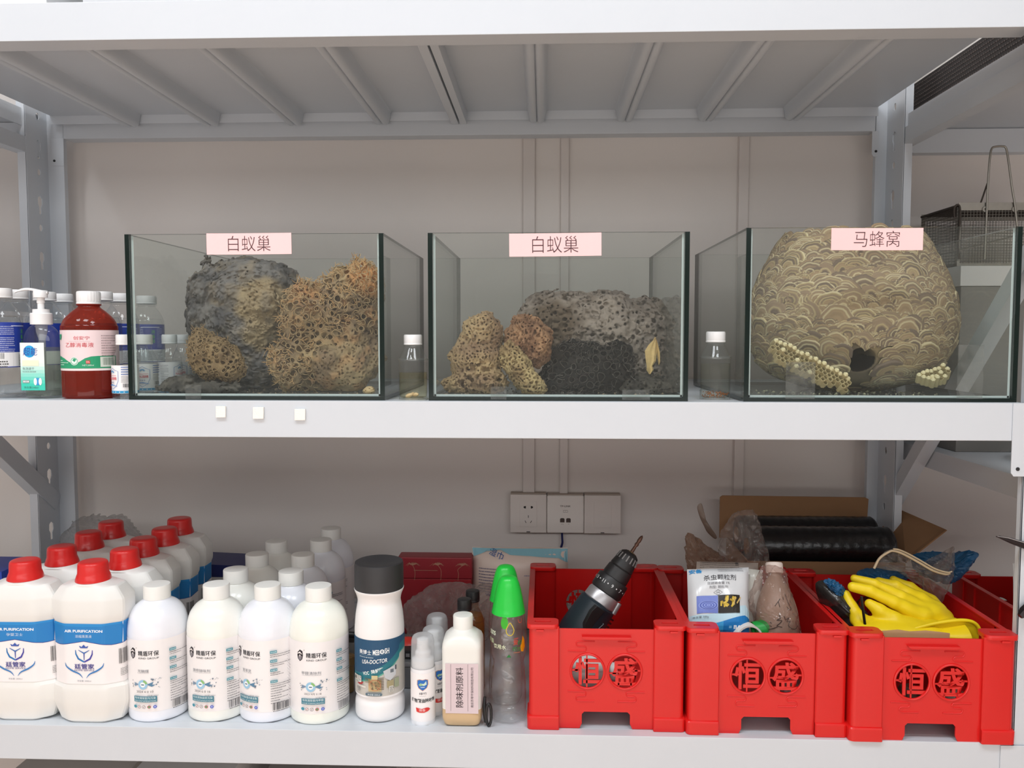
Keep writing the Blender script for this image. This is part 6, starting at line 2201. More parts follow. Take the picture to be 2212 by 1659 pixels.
# motor shell, ribbed on its back, running on into the grip and battery down in the crate
loops = []
for z, rx, ry, oy in ((172, 33, 33, 0), (178, 38, 38, 0), (215, 39, 40, 1), (250, 38, 42, 2), (285, 34, 38, 3), (297, 26, 30, 3)):
    loops.append([(rx * u * math.copysign(abs(math.cos(a)) ** 0.75, math.cos(a)), ry * u * math.copysign(abs(math.sin(a)) ** 0.75, math.sin(a)) + oy * u, z * u) for a in [2 * PI * k / 32 for k in range(32)]])
MB().loft(loops, mtx=mt).build('motor_shell', m_teal, t, angle=0.6)
rb = MB()
for k in range(9):
    rb.box((-34 * u, -34 * u, (186 + 9 * k) * u), (-16 * u, -40 * u + 2 * u, (190 + 9 * k) * u), mtx=mt @ Matrix.Rotation(-0.35, 4, 'Z'))
rb.build('cooling_ribs', m_bk, t, kind='stuff')
rp = MB()
prof = [(4, 180), (30, 180), (34, 196), (30, 226), (18, 244), (4, 262), (-2, 240), (10, 222), (8, 198)]
rp.prism([(a * u, b * u) for a, b in prof], -41 * u, -30 * u, 'y', mtx=mt @ Matrix.Rotation(0.15, 4, 'Z'))
rp.build('rubber_grip', m_bk, t, bevel=0.0012)
MB().tube([tuple(mt @ Vector(p)) for p in ((0, -4 * u, 186 * u), (-6 * u, -40.5 * u, 205 * u), (6 * u, -42 * u, 232 * u), (2 * u, -42 * u, 268 * u))], 0.0007, 6).build('seam_line', M('worn_seam', (96, 112, 116), 0.5), t)
hp = [mt @ Vector((0, 0, 270 * u)), mt @ Vector((0, 0, 292 * u))]
floorz = ZT_ - tip.z
hp.append(Vector((hp[-1].x - 0.002, hp[-1].y + 0.004, max(hp[-1].z - 0.03, floorz + 0.03))))
hp = [tuple(p) for p in hp]
MB().tube(hp, [0.018, 0.019, 0.020], 16).build('handle', m_bk, t)
q = hp[-1]
MB().box((q[0] - 0.036, q[1] - 0.03, floorz + 0.0004), (q[0] + 0.030, q[1] + 0.05, q[2] - 0.005)).build('battery', m_bk, t, bevel=0.005)

# a milky bottle lying behind the first window of crate 1
t = thing('white_canister', 'white round canister lying in the first crate, seen through its lettered window', 'canister', (0.100, 0.090, ZT_ + 0.036))
MB().lathe([(0.0001, -0.055), (0.030, -0.054), (0.034, -0.048), (0.034, 0.045), (0.030, 0.052), (0.0001, 0.053)], 32, mtx=Matrix.Rotation(PI / 2, 4, 'Y')).build('canister_body', m_hdpe, t, angle=0.6)
MB().lathe([(0.0001, 0.0535), (0.018, 0.0535), (0.018, 0.066), (0.0001, 0.067)], 28, mtx=Matrix.Rotation(PI / 2, 4, 'Y')).build('cap', m_capw, t, angle=0.6)

# ------------------------------------------------------------------ crate 2: packet, bags, bottle, tape, roll
def sheet_fn(p00, p10, p01, p11, th, seed, wr):
    """pillow between four corner points (bottom-near, bottom-far side, top ...), bulging towards the viewer"""
    A, B, C, D_ = [Vector(p) for p in (p00, p10, p01, p11)]
    n = (B - A).cross(C - A).normalized()
    rnd = random.Random(seed)
    ph = [rnd.uniform(0, 6.28) for _ in range(8)]
    def f(u, v, side):
        p = A * (1 - u) * (1 - v) + B * u * (1 - v) + C * (1 - u) * v + D_ * u * v
        e = max(0, (1 - abs(2 * u - 1) ** 3.5) * (1 - abs(2 * v - 1) ** 3.5)) ** 0.6
        w = wr * (math.sin(11 * u + 6 * v + ph[0]) + 0.6 * math.sin(17 * v - 8 * u + ph[1])) * (0.35 + 0.65 * e)
        return p + n * (side * th / 2 * e + w + side * 0.0002)
    return f, n
def sheet_mesh(f, nu, nv, two=True):
    V, F_ = [], []
    for s_ in ((1, -1) if two else (1,)):
        o = len(V)
        V += [tuple(f(i / nu, j / nv, s_)) for j in range(nv + 1) for i in range(nu + 1)]
        for j in range(nv):
            for i in range(nu):
                q = (o + j * (nu + 1) + i, o + j * (nu + 1) + i + 1, o + (j + 1) * (nu + 1) + i + 1, o + (j + 1) * (nu + 1) + i)
                F_.append(q if s_ > 0 else q[::-1])
    if two:
        n1 = (nu + 1) * (nv + 1)
        for i in range(nu):
            F_ += [(i, n1 + i, n1 + i + 1, i + 1)[::-1], (nv * (nu + 1) + i, n1 + nv * (nu + 1) + i, n1 + nv * (nu + 1) + i + 1, nv * (nu + 1) + i + 1)]
        for j in range(nv):
            a, b = j * (nu + 1), (j + 1) * (nu + 1)
            F_ += [(a, n1 + a, n1 + b, b), (a + nu, n1 + a + nu, n1 + b + nu, b + nu)[::-1]]
    return MB().add(V, F_)
m_pack = M('glossy_packet', (208, 210, 212), 0.22, noise=0.03, nscale=18, spec=0.6)
p00, p10, p01, p11 = at(1488, 1372, y=0.060), at(1618, 1372, y=0.060), at(1484, 1230, y=0.125), at(1617, 1226, y=0.125)
low = Vector((0, 0.0, 0))
t = thing('insecticide_packet', 'white and blue packet of insecticide granules standing in the middle crate', 'packet', tuple((p00 + p10) / 2))
off = (p00 + p10) / 2
f_, n_ = sheet_fn(p00 - off, p10 - off, p01 - off, p11 - off, 0.045, 5, 0.0014)
bd = sheet_mesh(f_, 20, 22).build('packet_body', m_pack, t)
P = Print()
K = 1.0
P.poly([(0, 0.0), (1, 0.0), (1, 0.30), (0.92, 0.40), (0.75, 0.36), (0.5, 0.28), (0.25, 0.25), (0, 0.26)], 'b8d4e0')
P.poly([(0, 0.0), (1, 0.0), (1, 0.22), (0.9, 0.245), (0.7, 0.20), (0.4, 0.13), (0.15, 0.12), (0, 0.10)], '3b9ad2')
P.poly([(0.55, 0.0), (1, 0.0), (1, 0.22), (0.9, 0.245), (0.7, 0.20), (0.55, 0.165)], '1f78bc')
P.text('BASF', 0.83, 0.085, 0.045, 'eef4fa', w=0.22, bold=0.03)
P.rect(0.665, 0.085, 0.045, 0.03, '7ab4dc')
P.text('安备', 0.125, 0.935, 0.075, '2a8ac8', w=0.21, bold=0.02)
P.dashes(0.48, 0.955, 0.40, 0.012, '77777c', 2, 0.035, 3)
P.text('杀虫颗粒剂', 0.50, 0.805, 0.090, '3c3c42', w=0.52)
P.text('双硫磷含量 1%', 0.47, 0.715, 0.042, '6c6c72', w=0.36)
P.text('剂型: 颗粒剂', 0.47, 0.655, 0.042, '77777c', w=0.30)
P.line([(0.46, 0.615), (0.53, 0.575), (0.46, 0.535), (0.39, 0.575), (0.46, 0.615)], 0.006, '55555a')
P.text('低毒', 0.46, 0.575, 0.025, '55555a', w=0.055)
P.rect(0.285, 0.40, 0.34, 0.26, '6c7cc0')
for k in range(7):
    P.ring(0.30, 0.385, 0.02 + 0.021 * k, 0.030 + 0.021 * k, ('98a6dc', '4453a6')[k % 2], ry=0.45)
P.rect(0.635, 0.40, 0.35, 0.26, '2a2622')
rnd = random.Random(2)
for k in range(16):
    P.rect(0.50 + 0.22 * rnd.random(), 0.36 + 0.13 * rnd.random(), 0.07, 0.028, rnd.choice(('c2a43c', 'a88a2c', 'd4b850')), rot=rnd.uniform(0, 3))
P.rect(0.72, 0.44, 0.02, 0.12, 'c2a868', rot=-0.25)
P.rect(0.79, 0.45, 0.02, 0.11, 'c2a868', rot=-0.6)
P.text('净含量 500g', 0.17, 0.215, 0.032, '55585e', w=0.26)
P.build('print', bd, lambda a, b, h: tuple(f_(min(max(a, 0), 1), min(max(b, 0), 1), 1) + n_ * h), cut=0.05, lift=0.0004, cutv=0.05, clip=(0.005, 0.995, 0.005, 0.995))
# grid-cut in the other direction too: the print follows the bulge closely enough at this size
# a second packet behind it
q00, q10, q01, q11 = at(1500, 1300, y=0.150), at(1632, 1300, y=0.150), at(1505, 1213, y=0.185), at(1638, 1216, y=0.185)
off = (q00 + q10) / 2
t = thing('insecticide_packet', 'second pale packet with fine print, tucked behind the first insecticide packet', 'packet', tuple(off))
f2, n2 = sheet_fn(q00 - off, q10 - off, q01 - off, q11 - off, 0.03, 8, 0.001)
bd2 = sheet_mesh(f2, 14, 12).build('packet_body', M('packet_back', (176, 166, 158), 0.35, noise=0.05, nscale=30), t)
P = Print()
P.dashes(0.05, 0.95, 0.6, 0.016, '4c4848', 3, 0.06, 3)
P.rect(0.64, 0.93, 0.05, 0.10, '6e6a68')
P.build('print', bd2, lambda a, b, h: tuple(f2(min(max(a, 0), 1), min(max(b, 0), 1), 1) + n2 * h), cut=0.05, lift=0.0004)
# third packet edge at the side
q00, q10, q01, q11 = at(1600, 1372, y=0.105), at(1650, 1372, y=0.105), at(1612, 1228, y=0.140), at(1646, 1232, y=0.140)
off = (q00 + q10) / 2
t = thing('insecticide_packet', 'narrow clear-backed packet squeezed between the insecticide packet and the bagged bottle', 'packet', tuple(off))
f3, n3 = sheet_fn(q00 - off, q10 - off, q01 - off, q11 - off, 0.02, 9, 0.001)
sheet_mesh(f3, 8, 14).build('packet_body', M('packet_side', (190, 190, 182), 0.25, noise=0.05, nscale=40), t)

# clear film bags: thin crumpled sheets
m_film = clear('clear_film', (246, 244, 242), 0.10, haze=0.12, hazecol=(214, 206, 200), hnoise=0.08, hscale=60, bump=0.6, bscale=70)
m_dirty = clear('dusty_film', (226, 212, 200), 0.16, haze=0.36, hazecol=(176, 150, 132), hnoise=0.14, hscale=70, bump=0.6, bscale=80)
def film(name, label, cat, outline, y, thick, mat, seed, amp=0.006, n=26, lean=0.0, kind=None, fold=0.02):
    """a closed, crumpled film bag: the outline (photo pixels at depth y) gives its silhouette; front and back walls bulge apart"""
    pts = [at(px, py, y=y) for px, py in outline]
    c = sum(pts, Vector()) / len(pts)
    rnd = random.Random(seed)
    ph = [rnd.uniform(0, 6.28) for _ in range(10)]
    m = len(pts)
    # dense closed outline
    ring = []
    k = 6
    for i in range(m):
        a, b, d, e = pts[i - 1], pts[i], pts[(i + 1) % m], pts[(i + 2) % m]
        for j in range(k):
            s = j / k
            ring.append(0.5 * ((2 * b) + (d - a) * s + (2 * a - 5 * b + 4 * d - e) * s * s + (3 * b - a - 3 * d + e) * s ** 3))
    N = len(ring)
    V, F_ = [], []
    L = 9
    for side in (-1, 1):
        o = len(V)
        for l in range(L + 1):
            t_ = 1 - l / L
            for i, p in enumerate(ring):
                q = c + (p - c) * t_
                e = (1 - t_ ** 2)
                x, z = q.x * 60, q.z * 60
                w = amp * (math.sin(x * 1.9 + z * 1.1 + ph[0]) + 0.7 * math.sin(x * 3.7 - z * 2.9 + ph[1]) + 0.5 * abs(math.sin(x * 5 + z * 6 + ph[2] + side))) * (0.3 + 0.7 * e)
                V.append((q.x - c.x, side * thick * e ** 0.7 * 0.5 + w + (q.z - c.z) * lean + side * 0.0003, q.z - c.z))
        for l in range(L):
            for i in range(N):
                f = (o + l * N + i, o + l * N + (i + 1) % N, o + (l + 1) * N + (i + 1) % N, o + (l + 1) * N + i)
                F_.append(f if side > 0 else f[::-1])
    o2 = (L + 1) * N
    for i in range(N):
        F_.append((i, (i + 1) % N, o2 + (i + 1) % N, o2 + i))
    clearf = mat.name.split('_')[-1] in ('film', 'wrap') and 'black' not in mat.name or mat.name == 'blue_rubber'
    jt = lambda i: 0.15 + 0.85 * (1 - ((i % ((L + 1) * N)) // N) / L)
    if clearf:
        V = [(x + rnd.gauss(0, 0.0012) * jt(i), y + rnd.gauss(0, 0.0016) * jt(i), z + rnd.gauss(0, 0.0012) * jt(i)) for i, (x, y, z) in enumerate(V)]
        F_ = [t3 for f in F_ for t3 in ((f[0], f[1], f[2]), (f[0], f[2], f[3]))]
    mb = MB().add(V, F_)
    t = thing(name, label, cat, tuple(c))
    mb.build('film', mat, t, angle=0.35 if clearf else 1.0)
    return t, c
film('plastic_bag', 'crumpled clear plastic bag rising behind the insecticide packets', 'plastic bag',
     [(1560, 1148), (1578, 1118), (1600, 1103), (1625, 1102), (1640, 1125), (1648, 1160), (1662, 1205), (1656, 1250), (1610, 1262), (1572, 1230), (1552, 1190)], 0.235, 0.05, m_film, 3, 0.005)
film('plastic_bag', 'dusty brownish plastic bag leaning out over the back of the middle crate', 'plastic bag',
     [(1484, 1150), (1510, 1165), (1545, 1192), (1580, 1216), (1600, 1250), (1560, 1270), (1500, 1262), (1485, 1230), (1480, 1185)], 0.26, 0.035, m_dirty, 5, 0.004)
o = film('plastic_bag', 'twisted brown strip of bag handle sticking up behind the middle crate', 'plastic bag',
     [(1506, 1095), (1514, 1087), (1519, 1098), (1524, 1120), (1536, 1140), (1548, 1158), (1544, 1164), (1528, 1150), (1520, 1135), (1512, 1118)], 0.33, 0.006, M('brown_bag_strip', (112, 96, 84), 0.5, noise=0.1, nscale=60), 6, 0.001)[0]
# bottle in a dusty bag
bt, bb = at(1672, 1218, y=0.125), at(1682, 1400, y=0.075)
t = thing('bagged_bottle', 'dusty clear bottle with white cap and black handwriting, wrapped in film in the middle crate', 'bottle', tuple(bb))
AXb = bt - bb
mtb = axis_matrix((0, 0, 0), AXb)
Lb = AXb.length
s = Lb / 182
MB().lathe([(r * s, z * s) for r, z in sm([(30, 0), (42, 8), (46, 30), (46, 70), (40, 100), (28, 130), (19, 148), (15, 156), (15, 166)], 4)], 36, mtx=mtb).build('bottle_body', M('dusty_bottle_wall', (150, 128, 112), 0.38, noise=0.16, nscale=40), t, angle=1.0)
MB().lathe([(17 * s, 161 * s), (19 * s, 162 * s), (19 * s, 182 * s), (17 * s, 185 * s), (0.0001, 186 * s)], 32, mtx=mtb, flute=(163 * s, 181 * s, 2, 0.03)).build('cap', M('dusty_white_cap', (214, 200, 190), 0.6, noise=0.1, nscale=120), t, angle=0.6)
P = Print()
ink_ = '2a2422'
def hw(strokes, ox, oy, k):
    for st in strokes:
        P.line([(ox + a * k, oy + b * k) for a, b in sm(st, 3)] if len(st) > 2 else [(ox + a * k, oy + b * k) for a, b in st], 0.0011, ink_)
hw([[(0, 5), (-3, 1), (-5, -2)], [(-2, 3), (-1, -3)], [(3, 7), (3, 4)], [(6, 10), (7, 2), (9, -4), (7, -5), (5, -2)]], -2 * s, 92 * s, 2.3 * s)
hw([[(-4, 6), (-3, 3), (-6, 1), (-2, 1), (-4, -2), (-6, -4), (-2, -5)], [(0, 5), (1, 2), (4, 4), (2, 0), (5, 1), (3, -3), (6, -6), (10, -6), (13, -3)]], 2 * s, 55 * s, 2.3 * s)
hw([[(0, 0), (4, 1), (8, 3)], [(1, 4), (3, 3)], [(2, 8), (3, 6)]], -27 * s, 38 * s, 2.0 * s)
zs, rs = [0, 8 * s, 30 * s, 70 * s, 100 * s, 130 * s, 148 * s], [30 * s, 42 * s, 46 * s, 46 * s, 40 * s, 28 * s, 19 * s]
P.build('handwriting', t, lambda a, b, h: tuple(mtb @ Vector(((np.interp(b, zs, rs) + h) * math.sin(a / (40 * s)), -(np.interp(b, zs, rs) + h) * math.cos(a / (40 * s)), b))), cut=0.004, lift=0.0012)
film('plastic_bag', 'clear film wrapped about the dusty bottle and hanging to the crate side', 'plastic bag',
     [(1646, 1225), (1690, 1228), (1702, 1262), (1718, 1310), (1730, 1362), (1732, 1400), (1690, 1402), (1650, 1390), (1625, 1330), (1620, 1290)], 0.085, 0.085, clear('film_wrap', (244, 238, 236), 0.12, haze=0.14, hazecol=(198, 170, 160), hnoise=0.08, hscale=50, bump=0.5, bscale=60), 9, 0.003)
# green roll and white tape ring
ga, gb = at(1628, 1362, y=0.070), at(1674, 1352, y=0.075)
t = thing('green_roll', 'short green roll lying in front of the dusty bottle in the middle crate', 'roll', tuple((ga + gb) / 2))
mg = axis_matrix(ga - (ga + gb) / 2, gb - (ga + gb) / 2)
lg = (gb - ga).length
MB().lathe([(0.011, 0.0), (0.0145, 0.0), (0.0145, lg), (0.011, lg), (0.011, lg * 0.02)], 28, mtx=mg, cap=(False, False)).build('roll_body', M('green_film', (22, 150, 60), 0.4, noise=0.05, nscale=60), t, angle=0.6)
wc_ = at(1614, 1378, y=0.055)
t = thing('tape_roll', 'white ring of tape standing in front of the insecticide packet', 'tape roll', tuple(wc_))
mw = Matrix.Rotation(PI / 2, 4, 'X') @ Matrix.Rotation(0.2, 4, 'Y')
MB().lathe([(0.0215, -0.009), (0.0245, -0.009), (0.0245, 0.009), (0.0215, 0.009), (0.0215, -0.009)], 40, mtx=mw, cap=(False, False)).build('tape_ring', M('white_tape', (232, 226, 218), 0.5), t, angle=0.6)

# ------------------------------------------------------------------ crate 3: gloves, bag, rod
m_yel = M('yellow_rubber', (236, 206, 24), 0.42, noise=0.03, nscale=18, spec=0.4, sss=0.05)
def px3(px, py, y):
    p = at(px, py, y=y)
    return (p.x, p.y, p.z)
def glove(label, chains, palm, lo_px, hi_px, ys, vox=0.0016, mat=None, cat='glove', k=0.006, cuff=None):
    a, b = at(lo_px[0], hi_px[1], y=ys[0]), at(hi_px[0], lo_px[1], y=ys[1])
    lo = np.array([min(at(lo_px[0], lo_px[1], y=ys[0]).x, at(lo_px[0], lo_px[1], y=ys[1]).x), ys[0], min(at(lo_px[0], hi_px[1], y=ys[0]).z, at(lo_px[0], hi_px[1], y=ys[1]).z)])
    hi = np.array([max(at(hi_px[0], lo_px[1], y=ys[0]).x, at(hi_px[0], lo_px[1], y=ys[1]).x), ys[1], max(at(lo_px[0], lo_px[1], y=ys[0]).z, at(lo_px[0], lo_px[1], y=ys[1]).z)])
    X, Y, Z = grid(lo, hi, vox)
    D = None
    for ch in chains:
        e = None
        for (p, r), (q, r2) in zip(ch[:-1], ch[1:]):
            c = caps(X, Y, Z, p, q, r, r2)
            e = c if e is None else smin(e, c, 0.004)
        D = e if D is None else smin(D, e, k)
    for c, r in palm:
        D = smin(D, ell(X, Y, Z, c, r), 0.010)
    if cuff:
        D = cuff(D, X, Y, Z)
    D = D + 0.0012 * vnoise(X, Y, Z, 55, 3)
    c0 = (lo + hi) / 2
    c0[2] = lo[2]
    t = thing('rubber_glove', label, cat, tuple(c0), group='yellow rubber gloves in the third crate' if mat is None else None)
    o = solid('glove_skin', D, lo - c0, vox, mat or m_yel, t)
    return t, c0
s0 = scale_at(0.12)
def chain(pts, y, rs):
    return [(px3(a, b, yy), r * s0) for (a, b, yy), r in zip(pts, rs)]
g1, g1c = glove('yellow rubber glove lying on top, its four fingers spread over the crate', [
    chain([(1846, 1250, 0.14), (1890, 1262, 0.13), (1945, 1290, 0.125), (1990, 1320, 0.13)], 0, [9, 11, 15, 20]),
    chain([(1842, 1268, 0.115), (1880, 1277, 0.11), (1930, 1300, 0.105), (1985, 1330, 0.11)], 0, [10, 12, 14, 20]),
    chain([(1899, 1258, 0.16), (1935, 1268, 0.15), (1985, 1295, 0.145), (2020, 1330, 0.14)], 0, [11, 14, 18, 22]),
    chain([(1930, 1252, 0.18), (1965, 1270, 0.17), (2010, 1300, 0.16), (2035, 1332, 0.15)], 0, [9, 12, 16, 20])],
    [(px3(1990, 1318, 0.135), (52 * s0, 0.034, 24 * s0)), (px3(2020, 1335, 0.135), (36 * s0, 0.034, 16 * s0))], (1822, 1228), (2075, 1368), (0.06, 0.22))
g2, g2c = glove('yellow rubber glove underneath, thumb up at its side and cuff opening towards the upright', [
    chain([(1828, 1284, 0.125), (1838, 1310, 0.115), (1855, 1335, 0.10), (1880, 1352, 0.095)], 0, [9, 12, 15, 14]),
    chain([(1878, 1304, 0.10), (1900, 1320, 0.095), (1930, 1338, 0.09), (1960, 1350, 0.09)], 0, [10, 14, 17, 16])],
    [(px3(1925, 1352, 0.085), (75 * s0, 0.030, 13 * s0)), (px3(2000, 1356, 0.080), (80 * s0, 0.032, 12 * s0))], (1808, 1268), (2100, 1378), (0.035, 0.16))
# rolled cuff: a flaring mouth with a beaded rim
t = g2
cc = Vector(px3(2064, 1362, 0.075)) - Vector(g2c)
mb = MB()
loops = []
for k, (d, rx, rz) in enumerate(((-0.040, 0.030, 0.008), (-0.020, 0.036, 0.011), (0.0, 0.041, 0.0155), (0.008, 0.042, 0.017))):
    loops.append([(cc.x + d + 0.010 * math.cos(a) * 0.2, cc.y + rx * math.cos(a), cc.z + rz * math.sin(a) * (1 if math.sin(a) > 0 else 0.6)) for a in [2 * PI * j / 32 for j in range(32)]])
mb.loft(loops, cap=(False, False))
mb.build('cuff', m_yel, t, angle=1.0)
rim = []
for (x, y_) in sm([(1962, 1362), (1990, 1354), (2030, 1345), (2070, 1340), (2096, 1342), (2110, 1350), (2117, 1362)], 5):
    p = at(x, y_, y=0.058)
    rim.append((p.x - g2c[0], p.y - g2c[1], p.z - g2c[2]))
MB().tube(rim, 0.0030, 10).build('cuff_bead', m_yel, t)
# sheet between bead and palm
m2 = MB()
lo2 = [Vector(p) for p in rim]
bot = [Vector((p.x, p.y + 0.004, min(p.z, lo2[0].z) - 0.022)) for p in lo2]
m2.add([tuple(p + Vector((0, 0.002, 0))) for p in lo2] + [tuple(p) for p in bot] , [(i, i + 1, len(lo2) + i + 1, len(lo2) + i) for i in range(len(lo2) - 1)])
m2.build('cuff_wall', m_yel, t, angle=1.0)

# heap under the gloves: a black bag and blue gloves
film('black_bag', 'shiny black plastic bag heaped against the side of the third crate', 'plastic bag',
     [(1762, 1262), (1790, 1252), (1825, 1270), (1850, 1300), (1880, 1330), (1890, 1365), (1840, 1385), (1800, 1360), (1775, 1310)], 0.15, 0.09, M('black_film', (46, 44, 42), 0.22, noise=0.4, nscale=60, bump=0.8, bscale=50), 11, 0.006)
m_blue = M('blue_rubber', (24, 82, 122), 0.45, noise=0.08, nscale=30)
film('blue_glove', 'blue rubber glove finger lying over the black bag in the third crate', 'glove',
     [(1780, 1256), (1800, 1253), (1822, 1268), (1824, 1285), (1812, 1292), (1795, 1275)], 0.125, 0.02, m_blue, 12, 0.002)
film('blue_glove', 'blue rubber glove bunched behind the yellow gloves', 'glove',
     [(1852, 1238), (1875, 1230), (1905, 1226), (1950, 1235), (1960, 1250), (1920, 1262), (1880, 1258), (1855, 1250)], 0.21, 0.05, m_blue, 13, 0.004)
film('blue_bag', 'blue plastic sheet folded up behind the clear zip bag', 'plastic bag',
     [(1970, 1205), (1990, 1194), (2020, 1192), (2060, 1195), (2108, 1192), (2105, 1215), (2075, 1248), (2050, 1262), (2010, 1250), (1980, 1235)], 0.27, 0.05, m_blue, 14, 0.004)
zb_ = film('zip_bag', 'clear zip bag arching over the yellow gloves in the third crate', 'plastic bag',
     [(1888, 1226), (1905, 1200), (1930, 1188), (1965, 1200), (2010, 1225), (2045, 1242), (2060, 1180), (2062, 1210), (2058, 1250), (2040, 1290), (2025, 1308), (1995, 1275), (1950, 1240), (1915, 1222)], 0.175, 0.03, clear('zip_film', (240, 238, 236), 0.1, haze=0.12, hazecol=(206, 200, 196), hnoise=0.08, hscale=80, bump=0.6, bscale=90), 15, 0.003)
zl = [at(px, py, y=0.155) - zb_[1] for px, py in sm([(1888, 1228), (1900, 1206), (1920, 1192), (1932, 1190), (1950, 1196), (1980, 1212), (2015, 1232), (2042, 1240), (2052, 1238)], 5)]
mb = MB()
mb.tube([tuple(p) for p in zl], 0.0022, 8)
mb.build('zip_strip', M('zip_strip_cream', (196, 178, 150), 0.5), zb_[0])
MB().tube([tuple(p + Vector((0.002, -0.003, 0.004))) for p in zl[12:]], 0.0014, 8).build('zip_strip', M('zip_strip_cream', (196, 178, 150), 0.5), zb_[0])
# screwdriver shaft
ra, rb_ = at(1861, 1288, y=0.075), at(1866, 1352, y=0.075)
rb2 = ra + (rb_ - ra) * 1.9
t = thing('screwdriver', 'thin black steel rod standing upright in front of the yellow gloves', 'tool', tuple(rb2))
MB().tube([tuple(ra - rb2), tuple((ra - rb2) * 0.9), (0, 0, 0.03)], [0.0019, 0.0023, 0.0023], 10).build('shaft', M('black_steel', (40, 38, 38), 0.35, 0.6), t)
MB().lathe([(0.006, 0.0), (0.010, 0.004), (0.010, 0.024), (0.006, 0.030), (0.002, 0.031)], 16).build('grip', m_bk, t, angle=0.6)
# kraft paper strip along the front wall
ka, kb = at(1905, 1358, y=0.022), at(2052, 1362, y=0.022)
mb = MB()
top = [at(px, py, y=0.0215) for px, py in ((1905, 1363), (1940, 1360), (1965, 1364), (2000, 1362), (2030, 1365), (2052, 1368))]
v = []
for p in top:
    v += [(p.x, p.y, p.z), (p.x, p.y + 0.0006, p.z), (p.x, p.y + 0.0006, p.z - 0.05), (p.x, p.y, p.z - 0.05)]
f = []
for i in range(len(top) - 1):
    a = 4 * i
    f += [(a, a + 4, a + 5, a + 1), (a + 1, a + 5, a + 6, a + 2), (a + 3, a + 7, a + 4, a)]
mb.add(v, f)
o = mb.build('kraft_paper', M('kraft_paper', (190, 150, 108), 0.7, noise=0.06, nscale=80), None)
tag(o, 'strip of brown kraft paper tucked behind the front of the third crate', 'paper')
# packing scraps seen through the windows of crate 3 and 2
for nm, lab, px, py, yy, r, col in (('paper_scrap', 'crumpled white scrap seen through the window of the third crate', 2062, 1478, 0.045, 0.020, (224, 204, 196)), ('paper_scrap', 'pale crumpled scrap behind the first window of the third crate', 1962, 1485, 0.05, 0.022, (120, 96, 86)), ('paper_scrap', 'pinkish film scrap behind the window of the middle crate', 1712, 1478, 0.05, 0.024, (186, 132, 134))):
    p = at(px, py, y=yy)
    X, Y, Z = grid((-0.034,) * 3, (0.034,) * 3, 0.002)
    D = np.sqrt(X ** 2 + Y ** 2 + Z ** 2) - r + 0.007 * vnoise(X, Y, Z, 70, px) + 0.004 * np.abs(vnoise(X, Y, Z, 150, px + 1))
    o = solid(nm, D, np.array([-0.034] * 3), 0.002, M('scrap_%d' % px, col, 0.5, noise=0.1, nscale=90), None, loc=(p.x, p.y, ZT_ + r * 0.9))
    tag(o, lab, 'scrap')
# ------------------------------------------------------------------ wall sockets
m_plate = M('socket_plastic', (222, 214, 208), 0.4, noise=0.01, nscale=30)
m_plate2 = M('router_plastic', (232, 226, 220), 0.35, noise=0.01, nscale=30)
m_hole = M('socket_hole', (26, 22, 22), 0.7)
def wplate(name, label, px0, py0, px1, py1, mat, rnd_=0.002):
    a, b = at(px0, py0, y=YW - 0.030), at(px1, py1, y=YW - 0.030)
    w, h = (b.x - a.x) / 2, (a.z - b.z) / 2
    t = thing(name, label, 'wall socket', ((a.x + b.x) / 2, YW, (a.z + b.z) / 2))
    MB().box((-w + 0.001, -0.024, -h + 0.001), (w - 0.001, 0, h + 0.002)).build('back_box', M('dusty_back_box', (176, 162, 150), 0.7, noise=0.06, nscale=60), t, bevel=0.001)
    f = MB().box((-w, -0.032, -h), (w, -0.0245, h)).build('face_plate', mat, t, bevel=rnd_, seg=3)
    return t, w, h, f
t, w, h, f = wplate('power_socket', 'cream power socket with two- and three-pin holes on the wall', 1102, 1068, 1180.5, 1151, m_plate)
MB().box((-0.021, -0.0332, -0.032), (0.021, -0.0322, 0.031)).build('insert', m_plate, t, bevel=0.0004)
def slot(poly, nm='pin_hole'):
    MB().prism(poly, -0.0336, -0.0333, 'y').build(nm, m_hole, t, smooth=False)
for sx in (-1, 1):
    slot([(sx * 0.0060 - 0.0012 * 0, 0.0195), (sx * 0.0060, 0.0135), (sx * 0.0085, 0.0135), (sx * 0.0110, 0.0150), (sx * 0.0118, 0.0165), (sx * 0.0110, 0.0182), (sx * 0.0085, 0.0195)][::-sx])
    slot([(sx * 0.0045, -0.0225), (sx * 0.0058, -0.0225), (sx * 0.0088, -0.0170), (sx * 0.0075, -0.0165)][::sx])
slot([(-0.0007, -0.0095), (0.0007, -0.0095), (0.0007, -0.0035), (-0.0007, -0.0035)])
MB().box((-0.0045, -0.0325, -h + 0.0015), (0.0045, -0.0321, -h + 0.0035)).build('pry_slot', m_hole, t)
t, w, h, f = wplate('network_socket', 'white rounded network panel with two sockets between the wall sockets', 1181.5, 1070, 1261, 1152, m_plate2, 0.006)
P = Print()
P.text('TP-LINK', 0, 0.0205, 0.0042, '6a5f5c', w=0.026, bold=0.02)
P.line([(-0.005, 0.0105), (0.005, 0.0105), (0.0055, 0.0098), (0.0055, 0.0062), (0.005, 0.0055), (-0.005, 0.0055), (-0.0055, 0.0062), (-0.0055, 0.0098), (-0.005, 0.0105)], 0.0006, '6f6560')
P.line([(-0.0025, 0.0082), (0.0025, 0.0082)], 0.0008, 'a89e98')
P.dashes(-0.0105, -0.0238, 0.006, 0.0010, '8d827c', 1, 0, 2)
P.dashes(0.0065, -0.0238, 0.003, 0.0012, '8d827c', 1, 0, 2)
P.build('lettering', f, flatmap(-0.0321))
